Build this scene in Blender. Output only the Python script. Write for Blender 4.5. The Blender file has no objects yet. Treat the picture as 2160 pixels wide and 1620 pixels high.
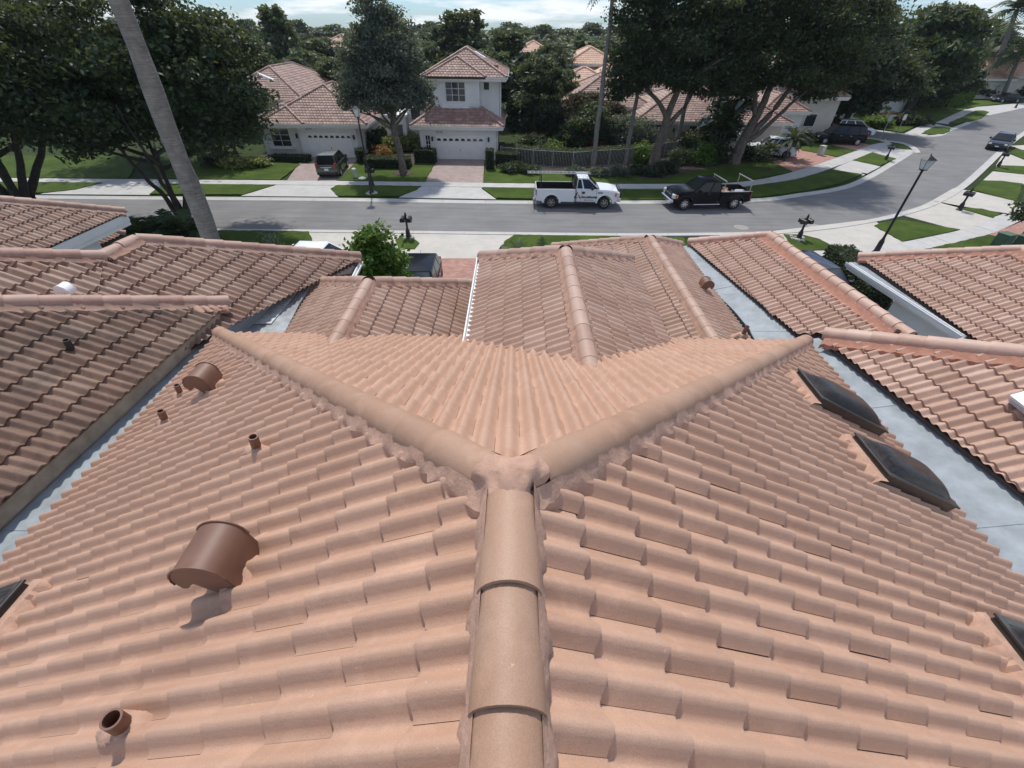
import bpy, bmesh, math, random
import numpy as np
from mathutils import Matrix, Vector
R = math.radians
random.seed(7); RNG = np.random.default_rng(7)
scene = bpy.context.scene
COL = scene.collection

# ------------------------------------------------------------------ camera
CAM_Z = 10.0
FPX, TH, ROLL = 912.27, R(39.879), R(0.778)      # focal length at 2160 px, pitch down, roll
cam_d = bpy.data.cameras.new('camera'); cam = bpy.data.objects.new('camera', cam_d); COL.objects.link(cam)
cam_d.sensor_width = 36.0; cam_d.lens = FPX / 2160 * 36.0; cam_d.clip_start = 0.05; cam_d.clip_end = 3000
_f = Vector((0, math.cos(TH), -math.sin(TH))); _r0 = Vector((1, 0, 0)); _u0 = Vector((0, math.sin(TH), math.cos(TH)))
_r = _r0 * math.cos(ROLL) + _u0 * math.sin(ROLL); _u = _u0 * math.cos(ROLL) - _r0 * math.sin(ROLL)
_m = Matrix((( _r.x, _u.x, -_f.x, 0), (_r.y, _u.y, -_f.y, 0), (_r.z, _u.z, -_f.z, CAM_Z), (0, 0, 0, 1)))
cam.matrix_world = _m
scene.camera = cam

# ------------------------------------------------------------------ sky, sun, exposure
SUN_EL, SUN_AZ = R(59), R(-13)                   # azimuth from +Y towards +X
world = bpy.data.worlds.new('World'); scene.world = world; world.use_nodes = True
wn, wl = world.node_tree.nodes, world.node_tree.links
wn.clear()
w_out = wn.new('ShaderNodeOutputWorld'); w_bg = wn.new('ShaderNodeBackground'); w_bg.inputs['Strength'].default_value = 0.135
sky = wn.new('ShaderNodeTexSky'); sky.sky_type = 'NISHITA'; sky.sun_disc = False
sky.sun_elevation = SUN_EL; sky.sun_rotation = SUN_AZ; sky.air_density = 1.0; sky.dust_density = 0.35; sky.ozone_density = 1.5
w_tc = wn.new('ShaderNodeTexCoord'); w_map = wn.new('ShaderNodeMapping'); w_map.inputs['Scale'].default_value = (1.0, 1.0, 7.0)
w_no = wn.new('ShaderNodeTexNoise'); w_no.inputs['Scale'].default_value = 5.0; w_no.inputs['Detail'].default_value = 9; w_no.inputs['Roughness'].default_value = 0.58
w_rp = wn.new('ShaderNodeValToRGB'); w_rp.color_ramp.elements[0].position = 0.44; w_rp.color_ramp.elements[1].position = 0.60
w_mx = wn.new('ShaderNodeMixRGB'); w_mx.blend_type = 'MIX'; w_mx.inputs['Color2'].default_value = (7.4, 7.7, 8.0, 1)
wl.new(w_tc.outputs['Generated'], w_map.inputs['Vector']); wl.new(w_map.outputs['Vector'], w_no.inputs['Vector'])
wl.new(w_no.outputs['Fac'], w_rp.inputs['Fac']); wl.new(w_rp.outputs['Color'], w_mx.inputs['Fac'])
w_tn = wn.new('ShaderNodeMixRGB'); w_tn.blend_type = 'MULTIPLY'; w_tn.inputs['Fac'].default_value = 1.0; w_tn.inputs['Color2'].default_value = (0.46, 0.67, 1.0, 1)
wl.new(sky.outputs['Color'], w_tn.inputs['Color1']); wl.new(w_tn.outputs['Color'], w_mx.inputs['Color1']); wl.new(w_mx.outputs['Color'], w_bg.inputs['Color'])
wl.new(w_bg.outputs['Background'], w_out.inputs['Surface'])
sun_d = bpy.data.lights.new('sun', 'SUN'); sun_d.energy = 3.9; sun_d.angle = R(2.0); sun_d.color = (1.0, 0.95, 0.87)
sun = bpy.data.objects.new('sun', sun_d); COL.objects.link(sun)
_sd = Vector((math.sin(SUN_AZ) * math.cos(SUN_EL), math.cos(SUN_AZ) * math.cos(SUN_EL), math.sin(SUN_EL)))
sun.rotation_euler = _sd.to_track_quat('Z', 'Y').to_euler()
sun.location = (0, 0, 60)
scene.view_settings.view_transform = 'Standard'; scene.view_settings.look = 'None'
scene.view_settings.exposure = 0.0; scene.view_settings.gamma = 1.0; scene.view_settings.use_curve_mapping = False
scene.cycles.max_bounces = 6; scene.cycles.transparent_max_bounces = 6

# ------------------------------------------------------------------ survey helpers (turn a bearing measured in the photo into a place)
CP = np.array([0, 0, CAM_Z])
def ray(px, py):
    X, Y = px - 1080, py - 810
    x = X * math.cos(ROLL) + Y * math.sin(ROLL); y = -X * math.sin(ROLL) + Y * math.cos(ROLL)
    return np.array([x, FPX * math.cos(TH) - y * math.sin(TH), -FPX * math.sin(TH) - y * math.cos(TH)])
def G(px, py, z=0.0):
    d = ray(px, py); return CP + d * ((z - CAM_Z) / d[2])
def GY(px, py, Y):
    d = ray(px, py); return CP + d * (Y / d[1])
def GP(px, py, n, p0):
    d = ray(px, py); n = np.array(n, float); return CP + d * (n @ (np.array(p0) - CP) / (n @ d))
def depth_px(P):
    """pixels per metre at P and whether P is in view"""
    x, y, z = P[0], P[1], P[2] - CAM_Z
    a = y * math.cos(TH) - z * math.sin(TH)
    if a < 0.2: return 0, False
    u = y * math.sin(TH) + z * math.cos(TH)
    X, Y = FPX * x / a, -FPX * u / a
    return FPX / a, abs(X) < 1130 and abs(Y) < 860

# ------------------------------------------------------------------ materials
MATS = {}
def nmat(name):
    m = bpy.data.materials.new(name); m.use_nodes = True
    nt = m.node_tree; b = nt.nodes['Principled BSDF']
    MATS[name] = m
    return m, nt.nodes, nt.links, b
def ramp(N, L, fac, stops):
    r = N.new('ShaderNodeValToRGB'); e = r.color_ramp.elements
    while len(e) < len(stops): e.new(0.5)
    for i, (p, c) in enumerate(stops): e[i].position = p; e[i].color = (*c, 1)
    L.new(fac, r.inputs['Fac']); return r.outputs['Color']
def noise(N, L, scale, detail=4, rough=0.55, vec=None, dist=0.0):
    n = N.new('ShaderNodeTexNoise'); n.inputs['Scale'].default_value = scale; n.inputs['Detail'].default_value = detail
    n.inputs['Roughness'].default_value = rough; n.inputs['Distortion'].default_value = dist
    if vec: L.new(vec, n.inputs['Vector'])
    return n.outputs['Fac']
def pos(N, L, scale=None):
    g = N.new('ShaderNodeNewGeometry')
    if scale is None: return g.outputs['Position']
    m = N.new('ShaderNodeMapping'); m.inputs['Scale'].default_value = scale; L.new(g.outputs['Position'], m.inputs['Vector'])
    return m.outputs['Vector']
def objco(N, L, scale=(1, 1, 1)):
    t = N.new('ShaderNodeTexCoord'); m = N.new('ShaderNodeMapping'); m.inputs['Scale'].default_value = scale
    L.new(t.outputs['Object'], m.inputs['Vector']); return m.outputs['Vector']
def mix(N, L, a, b, fac, mode='MIX'):
    m = N.new('ShaderNodeMixRGB'); m.blend_type = mode
    for s, k in ((a, 'Color1'), (b, 'Color2')):
        if isinstance(s, tuple): m.inputs[k].default_value = (*s, 1)
        else: L.new(s, m.inputs[k])
    if isinstance(fac, (int, float)): m.inputs['Fac'].default_value = fac
    else: L.new(fac, m.inputs['Fac'])
    return m.outputs['Color']
def mathn(N, L, op, a, b=0.0):
    m = N.new('ShaderNodeMath'); m.operation = op
    for i, s in enumerate((a, b)):
        if isinstance(s, (int, float)): m.inputs[i].default_value = s
        else: L.new(s, m.inputs[i])
    return m.outputs[0]
def bump(N, L, B, h, strength=0.2, dist=0.02):
    b = N.new('ShaderNodeBump'); b.inputs['Strength'].default_value = strength; b.inputs['Distance'].default_value = dist
    L.new(h, b.inputs['Height']); L.new(b.outputs['Normal'], B.inputs['Normal'])
def simple(name, col, rough=0.6, var=0.12, scale=6.0, metal=0.0, spec=0.5, bmp=0.0, bscale=60, coat=0.0):
    m, N, L, B = nmat(name)
    n = noise(N, L, scale, 6, 0.6, pos(N, L))
    lo = tuple(max(0, c * (1 - var)) for c in col); hi = tuple(min(1, c * (1 + var)) for c in col)
    L.new(ramp(N, L, n, [(0.3, lo), (0.7, hi)]), B.inputs['Base Color'])
    B.inputs['Roughness'].default_value = rough; B.inputs['Metallic'].default_value = metal
    B.inputs['Specular IOR Level'].default_value = spec; B.inputs['Coat Weight'].default_value = coat
    if coat: B.inputs['Coat Roughness'].default_value = 0.04
    if bmp: bump(N, L, B, noise(N, L, bscale, 3, 0.6, pos(N, L)), bmp, 0.01)
    return m
def tile_mat(name, c_lo, c_mid, c_hi, dirt, dirt_amt, rough=0.62, dirt_scale=0.9, spec=0.4):
    """concrete roof tile: tint per tile, long pale streaks, fine grit and patchy stains"""
    m, N, L, B = nmat(name)
    at = N.new('ShaderNodeAttribute'); at.attribute_name = 'tint'
    oi = N.new('ShaderNodeObjectInfo')
    t = mathn(N, L, 'FRACT', mathn(N, L, 'ADD', at.outputs['Fac'], oi.outputs['Random']))
    base = ramp(N, L, t, [(0.0, c_lo), (0.5, c_mid), (1.0, c_hi)])
    st = noise(N, L, 5.5, 5, 0.62, pos(N, L), 0.4)
    base = mix(N, L, base, tuple(min(1, c * 1.22) for c in c_hi), mathn(N, L, 'MULTIPLY', ramp(N, L, st, [(0.52, (0, 0, 0)), (0.72, (1, 1, 1))]), 0.5))
    big = noise(N, L, dirt_scale, 7, 0.66, pos(N, L), 0.6)
    k = ramp(N, L, big, [(0.42, (0, 0, 0)), (0.68, (1, 1, 1))])
    base = mix(N, L, base, dirt, mathn(N, L, 'MULTIPLY', k, dirt_amt))
    grit = noise(N, L, 160, 2, 0.7, pos(N, L))
    base = mix(N, L, base, ramp(N, L, grit, [(0.3, (0.72, 0.72, 0.72)), (0.7, (1.12, 1.10, 1.08))]), 0.5, 'MULTIPLY')
    sp = noise(N, L, 34, 3, 0.75, pos(N, L))
    base = mix(N, L, base, (0.70, 0.56, 0.47), mathn(N, L, 'MULTIPLY', mathn(N, L, 'GREATER_THAN', sp, 0.70), 0.35))
    L.new(base, B.inputs['Base Color']); B.inputs['Roughness'].default_value = rough; B.inputs['Specular IOR Level'].default_value = spec
    bump(N, L, B, mathn(N, L, 'ADD', grit, mathn(N, L, 'MULTIPLY', noise(N, L, 24, 4, 0.6, pos(N, L)), 1.4)), 0.22, 0.006)
    return m
M = {}
M['tile'] = tile_mat('clay_tile', (0.452, 0.278, 0.194), (0.472, 0.294, 0.207), (0.502, 0.321, 0.232), (0.35, 0.21, 0.148), 0.30)
M['tile_lower'] = tile_mat('lower_tile', (0.385, 0.245, 0.180), (0.425, 0.278, 0.210), (0.48, 0.335, 0.262), (0.29, 0.182, 0.135), 0.35)
M['tile_right'] = tile_mat('right_tile', (0.42, 0.268, 0.200), (0.465, 0.308, 0.236), (0.52, 0.362, 0.286), (0.33, 0.20, 0.15), 0.30)
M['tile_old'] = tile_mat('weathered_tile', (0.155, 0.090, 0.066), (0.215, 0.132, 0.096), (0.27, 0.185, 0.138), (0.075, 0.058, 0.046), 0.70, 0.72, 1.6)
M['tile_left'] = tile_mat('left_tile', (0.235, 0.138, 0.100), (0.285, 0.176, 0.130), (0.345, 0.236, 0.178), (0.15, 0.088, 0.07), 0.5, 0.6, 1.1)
M['tile_far'] = tile_mat('far_tile', (0.23, 0.135, 0.108), (0.285, 0.172, 0.14), (0.40, 0.27, 0.225), (0.16, 0.10, 0.085), 0.5, 0.6, 0.9)
M['tile_peach'] = tile_mat('peach_tile', (0.50, 0.30, 0.20), (0.55, 0.34, 0.24), (0.60, 0.40, 0.29), (0.42, 0.27, 0.20), 0.3)
M['cap'] = tile_mat('ridge_cap', (0.335, 0.200, 0.132), (0.37, 0.225, 0.150), (0.415, 0.26, 0.18), (0.44, 0.31, 0.235), 0.35, 0.55, 2.2)
M['mortar'] = simple('mortar', (0.435, 0.268, 0.195), 0.85, 0.2, 9, bmp=0.5, bscale=45)
M['mortar_red'] = simple('red_mortar', (0.36, 0.172, 0.118), 0.85, 0.2, 9, bmp=0.5, bscale=45)
M['deck_tan'] = simple('under_tile_felt', (0.17, 0.10, 0.07), 0.9)
M['deck'] = simple('roof_deck', (0.06, 0.045, 0.04), 0.9)
M['stucco'] = simple('white_stucco', (0.70, 0.70, 0.68), 0.85, 0.06, 1.2, bmp=0.25, bscale=40)
M['stucco_warm'] = simple('cream_stucco', (0.58, 0.54, 0.46), 0.85, 0.08, 1.2, bmp=0.25, bscale=40)
M['trim'] = simple('white_trim', (0.74, 0.74, 0.72), 0.45, 0.05, 2)
M['gutter_white'] = simple('white_gutter', (0.78, 0.79, 0.80), 0.35, 0.04, 2)
M['fascia_old'] = simple('stained_fascia', (0.34, 0.29, 0.22), 0.8, 0.35, 2.6)
M['flash'] = simple('grey_flat_roofing', (0.265, 0.30, 0.325), 0.65, 0.22, 3.2, bmp=0.25, bscale=20)
M['flash_dark'] = simple('dirty_flat_roofing', (0.27, 0.29, 0.30), 0.7, 0.45, 2.4, bmp=0.3, bscale=20)
M['sealant'] = simple('pale_sealant', (0.46, 0.48, 0.48), 0.6, 0.3, 9)
M['bronze'] = simple('dark_bronze', (0.030, 0.026, 0.024), 0.38, 0.3, 14)
M['vent'] = simple('brown_vent_paint', (0.165, 0.083, 0.054), 0.55, 0.12, 7)
M['black_pipe'] = simple('black_pipe', (0.03, 0.03, 0.03), 0.5)
M['acrylic'], N, L, B = nmat('smoked_acrylic')
L.new(ramp(N, L, noise(N, L, 7, 5, 0.7, pos(N, L), 2.5), [(0.35, (0.008, 0.007, 0.007)), (0.66, (0.040, 0.033, 0.031))]), B.inputs['Base Color'])
B.inputs['Roughness'].default_value = 0.28; B.inputs['Specular IOR Level'].default_value = 0.3
M['black'] = simple('black_metal', (0.012, 0.012, 0.014), 0.4, 0.2, 8)
M['rubber'] = simple('tyre_rubber', (0.014, 0.014, 0.015), 0.8)
M['alloy'] = simple('alloy_rim', (0.62, 0.62, 0.63), 0.28, 0.1, 4, metal=0.85)
M['steel_rim'] = simple('grey_rim', (0.36, 0.36, 0.36), 0.4, 0.1, 4, metal=0.6)
M['chrome'] = simple('chrome', (0.72, 0.72, 0.74), 0.16, 0.05, 4, metal=1.0)
M['aluminium'] = simple('aluminium', (0.62, 0.63, 0.64), 0.35, 0.1, 5, metal=0.7)
M['glass'] = simple('dark_car_glass', (0.012, 0.016, 0.018), 0.06, 0.1, 2, spec=0.35)
M['glass_blue'] = simple('clear_car_glass', (0.035, 0.050, 0.058), 0.05, 0.3, 3, spec=0.6)
M['win'] = simple('window_glass', (0.025, 0.030, 0.034), 0.08, 0.3, 1.5, spec=0.7)
M['win_screen'] = simple('window_screen', (0.10, 0.105, 0.11), 0.6, 0.1, 2)
M['white_paint'] = simple('white_car_paint', (0.74, 0.76, 0.78), 0.32, 0.03, 2, coat=0.6)
M['black_paint'] = simple('black_car_paint', (0.004, 0.005, 0.008), 0.25, 0.1, 2, spec=0.15, coat=0.12)
M['green_paint'] = simple('grey_green_car_paint', (0.072, 0.088, 0.085), 0.28, 0.08, 2, metal=0.35, coat=0.7)
M['navy_paint'] = simple('dark_blue_car_paint', (0.010, 0.013, 0.022), 0.25, 0.1, 2, spec=0.3, coat=0.4)
M['silver_paint'] = simple('silver_car_paint', (0.50, 0.52, 0.54), 0.3, 0.05, 2, metal=0.5, coat=0.6)
M['red_lens'] = simple('red_lens', (0.30, 0.012, 0.015), 0.2, 0.1, 3)
M['clear_lens'] = simple('clear_lens', (0.62, 0.63, 0.62), 0.12, 0.15, 20)
M['amber'] = simple('amber_lens', (0.60, 0.22, 0.06), 0.2)
M['plate'] = simple('licence_plate', (0.70, 0.72, 0.70), 0.5)
M['frost'] = simple('frosted_glass', (0.72, 0.74, 0.74), 0.4, 0.08, 6)
M['green_box'] = simple('utility_green', (0.075, 0.13, 0.085), 0.55, 0.15, 4)
M['pale_box'] = simple('utility_pale', (0.42, 0.46, 0.42), 0.55, 0.15, 4)
M['rack_grey'] = simple('rack_grey', (0.40, 0.38, 0.35), 0.45, 0.1, 4, metal=0.4)
M['sign_grey'] = simple('sign_back', (0.30, 0.31, 0.32), 0.5, 0.1, 4)
M['decal_dark'] = simple('dark_decal', (0.035, 0.05, 0.055), 0.5)
M['decal_red'] = simple('red_decal', (0.45, 0.015, 0.05), 0.5)
M['decal_grey'] = simple('grey_decal', (0.22, 0.25, 0.26), 0.5)
M['number'] = simple('house_number_grey', (0.16, 0.17, 0.17), 0.5)
M['fence_white'] = simple('fence_paint', (0.30, 0.285, 0.255), 0.5, 0.15, 4)
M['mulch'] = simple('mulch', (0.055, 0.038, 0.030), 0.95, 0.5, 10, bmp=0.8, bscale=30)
M['clutter'] = simple('roofing_material', (0.16, 0.13, 0.12), 0.8, 0.6, 12)
M['rock'] = simple('white_rock', (0.45, 0.43, 0.40), 0.9, 0.4, 18)

def grass_mat(name, a, b, c):
    m, N, L, B = nmat(name)
    n1 = noise(N, L, 0.55, 6, 0.65, pos(N, L)); n2 = noise(N, L, 18, 4, 0.75, pos(N, L)); n3 = noise(N, L, 70, 2, 0.8, pos(N, L))
    base = ramp(N, L, n1, [(0.32, a), (0.5, b), (0.70, c)])
    base = mix(N, L, base, ramp(N, L, n2, [(0.3, (0.45, 0.45, 0.4)), (0.72, (1.4, 1.35, 1.2))]), 0.7, 'MULTIPLY')
    base = mix(N, L, base, ramp(N, L, n3, [(0.35, (0.5, 0.5, 0.5)), (0.65, (1.3, 1.3, 1.2))]), 0.6, 'MULTIPLY')
    br = noise(N, L, 2.3, 5, 0.7, pos(N, L)); base = mix(N, L, base, (0.10, 0.085, 0.03), mathn(N, L, 'MULTIPLY', ramp(N, L, br, [(0.56, (0, 0, 0)), (0.70, (1, 1, 1))]), 0.45))
    L.new(base, B.inputs['Base Color']); B.inputs['Roughness'].default_value = 0.9; B.inputs['Specular IOR Level'].default_value = 0.15
    bump(N, L, B, mathn(N, L, 'ADD', n2, n3), 0.9, 0.05)
    return m
M['grass'] = grass_mat('lawn', (0.050, 0.090, 0.015), (0.072, 0.122, 0.020), (0.108, 0.165, 0.030))
M['ground'] = grass_mat('rough_ground', (0.030, 0.050, 0.018), (0.042, 0.070, 0.020), (0.060, 0.075, 0.030))
m, N, L, B = nmat('asphalt'); M['asphalt'] = m
n1 = noise(N, L, 0.35, 6, 0.62, pos(N, L)); n2 = noise(N, L, 40, 3, 0.7, pos(N, L)); n3 = noise(N, L, 1.0, 6, 0.7, pos(N, L, (0.25, 2.4, 1)), 0.5)
base = ramp(N, L, n1, [(0.3, (0.150, 0.150, 0.152)), (0.7, (0.205, 0.204, 0.202))])
base = mix(N, L, base, ramp(N, L, n2, [(0.3, (0.78, 0.78, 0.78)), (0.7, (1.16, 1.16, 1.16))]), 0.7, 'MULTIPLY')
base = mix(N, L, base, ramp(N, L, n3, [(0.35, (0.80, 0.80, 0.80)), (0.65, (1.12, 1.12, 1.12))]), 0.8, 'MULTIPLY')
n4 = noise(N, L, 0.8, 5, 0.75, pos(N, L), 1.2); base = mix(N, L, base, (0.07, 0.07, 0.07), mathn(N, L, 'MULTIPLY', ramp(N, L, n4, [(0.66, (0, 0, 0)), (0.74, (1, 1, 1))]), 0.45))
L.new(base, B.inputs['Base Color']); B.inputs['Roughness'].default_value = 0.9; bump(N, L, B, n2, 0.4, 0.01)
def concrete(name, lo, hi, stain):
    m, N, L, B = nmat(name)
    a = noise(N, L, 0.9, 7, 0.65, pos(N, L), 0.5); b = noise(N, L, 26, 3, 0.7, pos(N, L)); c = noise(N, L, 2.6, 6, 0.7, pos(N, L), 1.0)
    base = ramp(N, L, a, [(0.3, lo), (0.7, hi)])
    base = mix(N, L, base, ramp(N, L, b, [(0.3, (0.86, 0.86, 0.86)), (0.7, (1.1, 1.1, 1.1))]), 0.6, 'MULTIPLY')
    base = mix(N, L, base, stain, mathn(N, L, 'MULTIPLY', ramp(N, L, c, [(0.52, (0, 0, 0)), (0.75, (1, 1, 1))]), 0.4))
    L.new(base, B.inputs['Base Color']); B.inputs['Roughness'].default_value = 0.85; bump(N, L, B, b, 0.25, 0.01)
    return m
M['concrete'] = concrete('concrete', (0.39, 0.385, 0.37), (0.49, 0.485, 0.47), (0.27, 0.255, 0.23))
M['concrete_near'] = concrete('apron_concrete', (0.42, 0.40, 0.36), (0.51, 0.49, 0.45), (0.33, 0.27, 0.20))
M['curb'] = concrete('curb_concrete', (0.40, 0.395, 0.38), (0.48, 0.475, 0.46), (0.26, 0.25, 0.24))
def paver(name, a, b, mortar, rot=0.0, sc=4.6):
    m, N, L, B = nmat(name)
    g = N.new('ShaderNodeNewGeometry'); mp = N.new('ShaderNodeMapping'); mp.inputs['Rotation'].default_value = (0, 0, rot); mp.inputs['Scale'].default_value = (sc, sc, sc)
    L.new(g.outputs['Position'], mp.inputs['Vector'])
    br = N.new('ShaderNodeTexBrick'); br.inputs['Color1'].default_value = (*a, 1); br.inputs['Color2'].default_value = (*b, 1); br.inputs['Mortar'].default_value = (*mortar, 1)
    br.inputs['Scale'].default_value = 1.0; br.inputs['Mortar Size'].default_value = 0.03; br.inputs['Bias'].default_value = 0.0
    br.inputs['Brick Width'].default_value = 1.0; br.inputs['Row Height'].default_value = 0.5
    L.new(mp.outputs['Vector'], br.inputs['Vector'])
    n = noise(N, L, 1.4, 6, 0.7, pos(N, L))
    base = mix(N, L, br.outputs['Color'], ramp(N, L, n, [(0.3, (0.75, 0.75, 0.75)), (0.7, (1.2, 1.2, 1.2))]), 0.8, 'MULTIPLY')
    L.new(base, B.inputs['Base Color']); B.inputs['Roughness'].default_value = 0.88; bump(N, L, B, br.outputs['Fac'], -0.4, 0.01)
    return m
M['paver'] = paver('brick_paver', (0.29, 0.225, 0.205), (0.35, 0.275, 0.255), (0.19, 0.155, 0.145))
M['paver_red'] = paver('red_paver', (0.33, 0.17, 0.135), (0.43, 0.25, 0.20), (0.20, 0.12, 0.10), 0.1)
def leaf_mat(name, a, b, c, trans=0.25, rough=0.55, spec=0.3):
    m, N, L, B = nmat(name)
    at = N.new('ShaderNodeAttribute'); at.attribute_name = 'tint'
    col = ramp(N, L, at.outputs['Fac'], [(0.0, a), (0.55, b), (1.0, c)])
    L.new(col, B.inputs['Base Color']); B.inputs['Roughness'].default_value = rough; B.inputs['Specular IOR Level'].default_value = spec
    tr = N.new('ShaderNodeBsdfTranslucent'); L.new(mix(N, L, col, (0.9, 1.0, 0.25), 0.25), tr.inputs['Color'])
    ms = N.new('ShaderNodeMixShader'); ms.inputs['Fac'].default_value = trans
    L.new(B.outputs['BSDF'], ms.inputs[1]); L.new(tr.outputs['BSDF'], ms.inputs[2])
    L.new(ms.outputs['Shader'], N['Material Output'].inputs['Surface'])
    return m
M['leaf_dark'] = leaf_mat('dark_foliage', (0.011, 0.025, 0.014), (0.022, 0.046, 0.021), (0.055, 0.088, 0.032), 0.16)
M['leaf_mid'] = leaf_mat('mid_foliage', (0.022, 0.042, 0.020), (0.036, 0.068, 0.028), (0.065, 0.105, 0.040), 0.18)
M['leaf_grey'] = leaf_mat('grey_green_foliage', (0.050, 0.072, 0.064), (0.090, 0.116, 0.100), (0.15, 0.178, 0.148), 0.22)
M['leaf_bright'] = leaf_mat('bright_foliage', (0.045, 0.105, 0.014), (0.075, 0.160, 0.020), (0.125, 0.215, 0.040), 0.28)
M['leaf_yellow'] = leaf_mat('variegated_foliage', (0.10, 0.13, 0.03), (0.22, 0.25, 0.07), (0.36, 0.36, 0.15), 0.25)
M['leaf_gloss'] = leaf_mat('glossy_foliage', (0.012, 0.030, 0.013), (0.024, 0.050, 0.020), (0.055, 0.085, 0.04), 0.08, 0.28, 0.6)
M['leaf_far'] = leaf_mat('far_foliage', (0.030, 0.052, 0.030), (0.045, 0.075, 0.040), (0.075, 0.11, 0.052), 0.2)
M['flower_red'] = leaf_mat('red_flowers', (0.20, 0.015, 0.025), (0.36, 0.03, 0.06), (0.50, 0.09, 0.10), 0.2)
M['flower_mix'] = leaf_mat('mixed_flowers', (0.30, 0.04, 0.06), (0.35, 0.20, 0.04), (0.16, 0.20, 0.04), 0.2)
M['leaf_bronze'] = leaf_mat('purple_foliage', (0.035, 0.022, 0.025), (0.060, 0.035, 0.032), (0.095, 0.055, 0.045), 0.15)
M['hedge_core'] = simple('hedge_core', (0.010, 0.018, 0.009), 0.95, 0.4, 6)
M['bark'] = simple('bark', (0.135, 0.112, 0.092), 0.95, 0.45, 5, bmp=0.9, bscale=14)
M['bark_dark'] = simple('dark_bark', (0.045, 0.038, 0.032), 0.95, 0.4, 5, bmp=0.9, bscale=14)
M['bark_palm'], N, L, B = nmat('palm_bark')
n1 = noise(N, L, 3.0, 6, 0.7, pos(N, L, (1, 1, 0.7)), 0.8); n2 = noise(N, L, 5.0, 3, 0.6, pos(N, L, (0.5, 0.5, 7.0)))
base = ramp(N, L, n1, [(0.3, (0.125, 0.115, 0.10)), (0.7, (0.25, 0.235, 0.21))])
base = mix(N, L, base, ramp(N, L, n2, [(0.35, (0.72, 0.72, 0.72)), (0.65, (1.15, 1.15, 1.15))]), 0.9, 'MULTIPLY')
L.new(base, B.inputs['Base Color']); B.inputs['Roughness'].default_value = 0.9; bump(N, L, B, n2, 0.6, 0.03)

# ------------------------------------------------------------------ object helpers
def link(o): COL.objects.link(o); return o
def tag(o, label=None, cat=None, group=None, kind=None):
    if label: o['label'] = label
    if cat: o['category'] = cat
    if group: o['group'] = group
    if kind: o['kind'] = kind
    return o
def thing(name, label, cat, loc=(0, 0, 0), rz=0.0, group=None):
    o = bpy.data.objects.new(name, None); link(o); o.empty_display_size = 0.2
    o.location = loc; o.rotation_euler = (0, 0, rz)
    return tag(o, label, cat, group)
def mesh_from(name, V, F, smooth=False, tint=None):
    me = bpy.data.meshes.new(name)
    V = np.asarray(V, np.float32).reshape(-1, 3)
    if isinstance(F, np.ndarray):
        k = F.shape[1]; nf = len(F)
        me.vertices.add(len(V)); me.vertices.foreach_set('co', V.ravel())
        me.loops.add(nf * k); me.loops.foreach_set('vertex_index', F.astype(np.int32).ravel())
        me.polygons.add(nf); me.polygons.foreach_set('loop_start', np.arange(0, nf * k, k, dtype=np.int32))
        me.update(calc_edges=True)
    else:
        me.from_pydata(V.tolist(), [], [list(f) for f in F]); me.update()
    if smooth: me.polygons.foreach_set('use_smooth', np.ones(len(me.polygons), bool))
    if tint is not None:
        a = me.attributes.new('tint', 'FLOAT', 'FACE'); a.data.foreach_set('value', np.asarray(tint, np.float32))
    return me
def place(name, me, mat, parent=None, world_space=True):
    if mat is not None and len(me.materials) == 0: me.materials.append(mat)
    o = bpy.data.objects.new(name, me); link(o)
    if parent is not None:
        o.parent = parent
        if world_space: o.matrix_parent_inverse = PINV(parent)
    return o
def PINV(p): return world_matrix(p).inverted()
def world_matrix(o):
    m = Matrix.Translation(o.location) @ o.rotation_euler.to_matrix().to_4x4() @ Matrix.Diagonal((*o.scale, 1))
    return world_matrix(o.parent) @ o.matrix_parent_inverse @ m if o.parent else m
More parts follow.
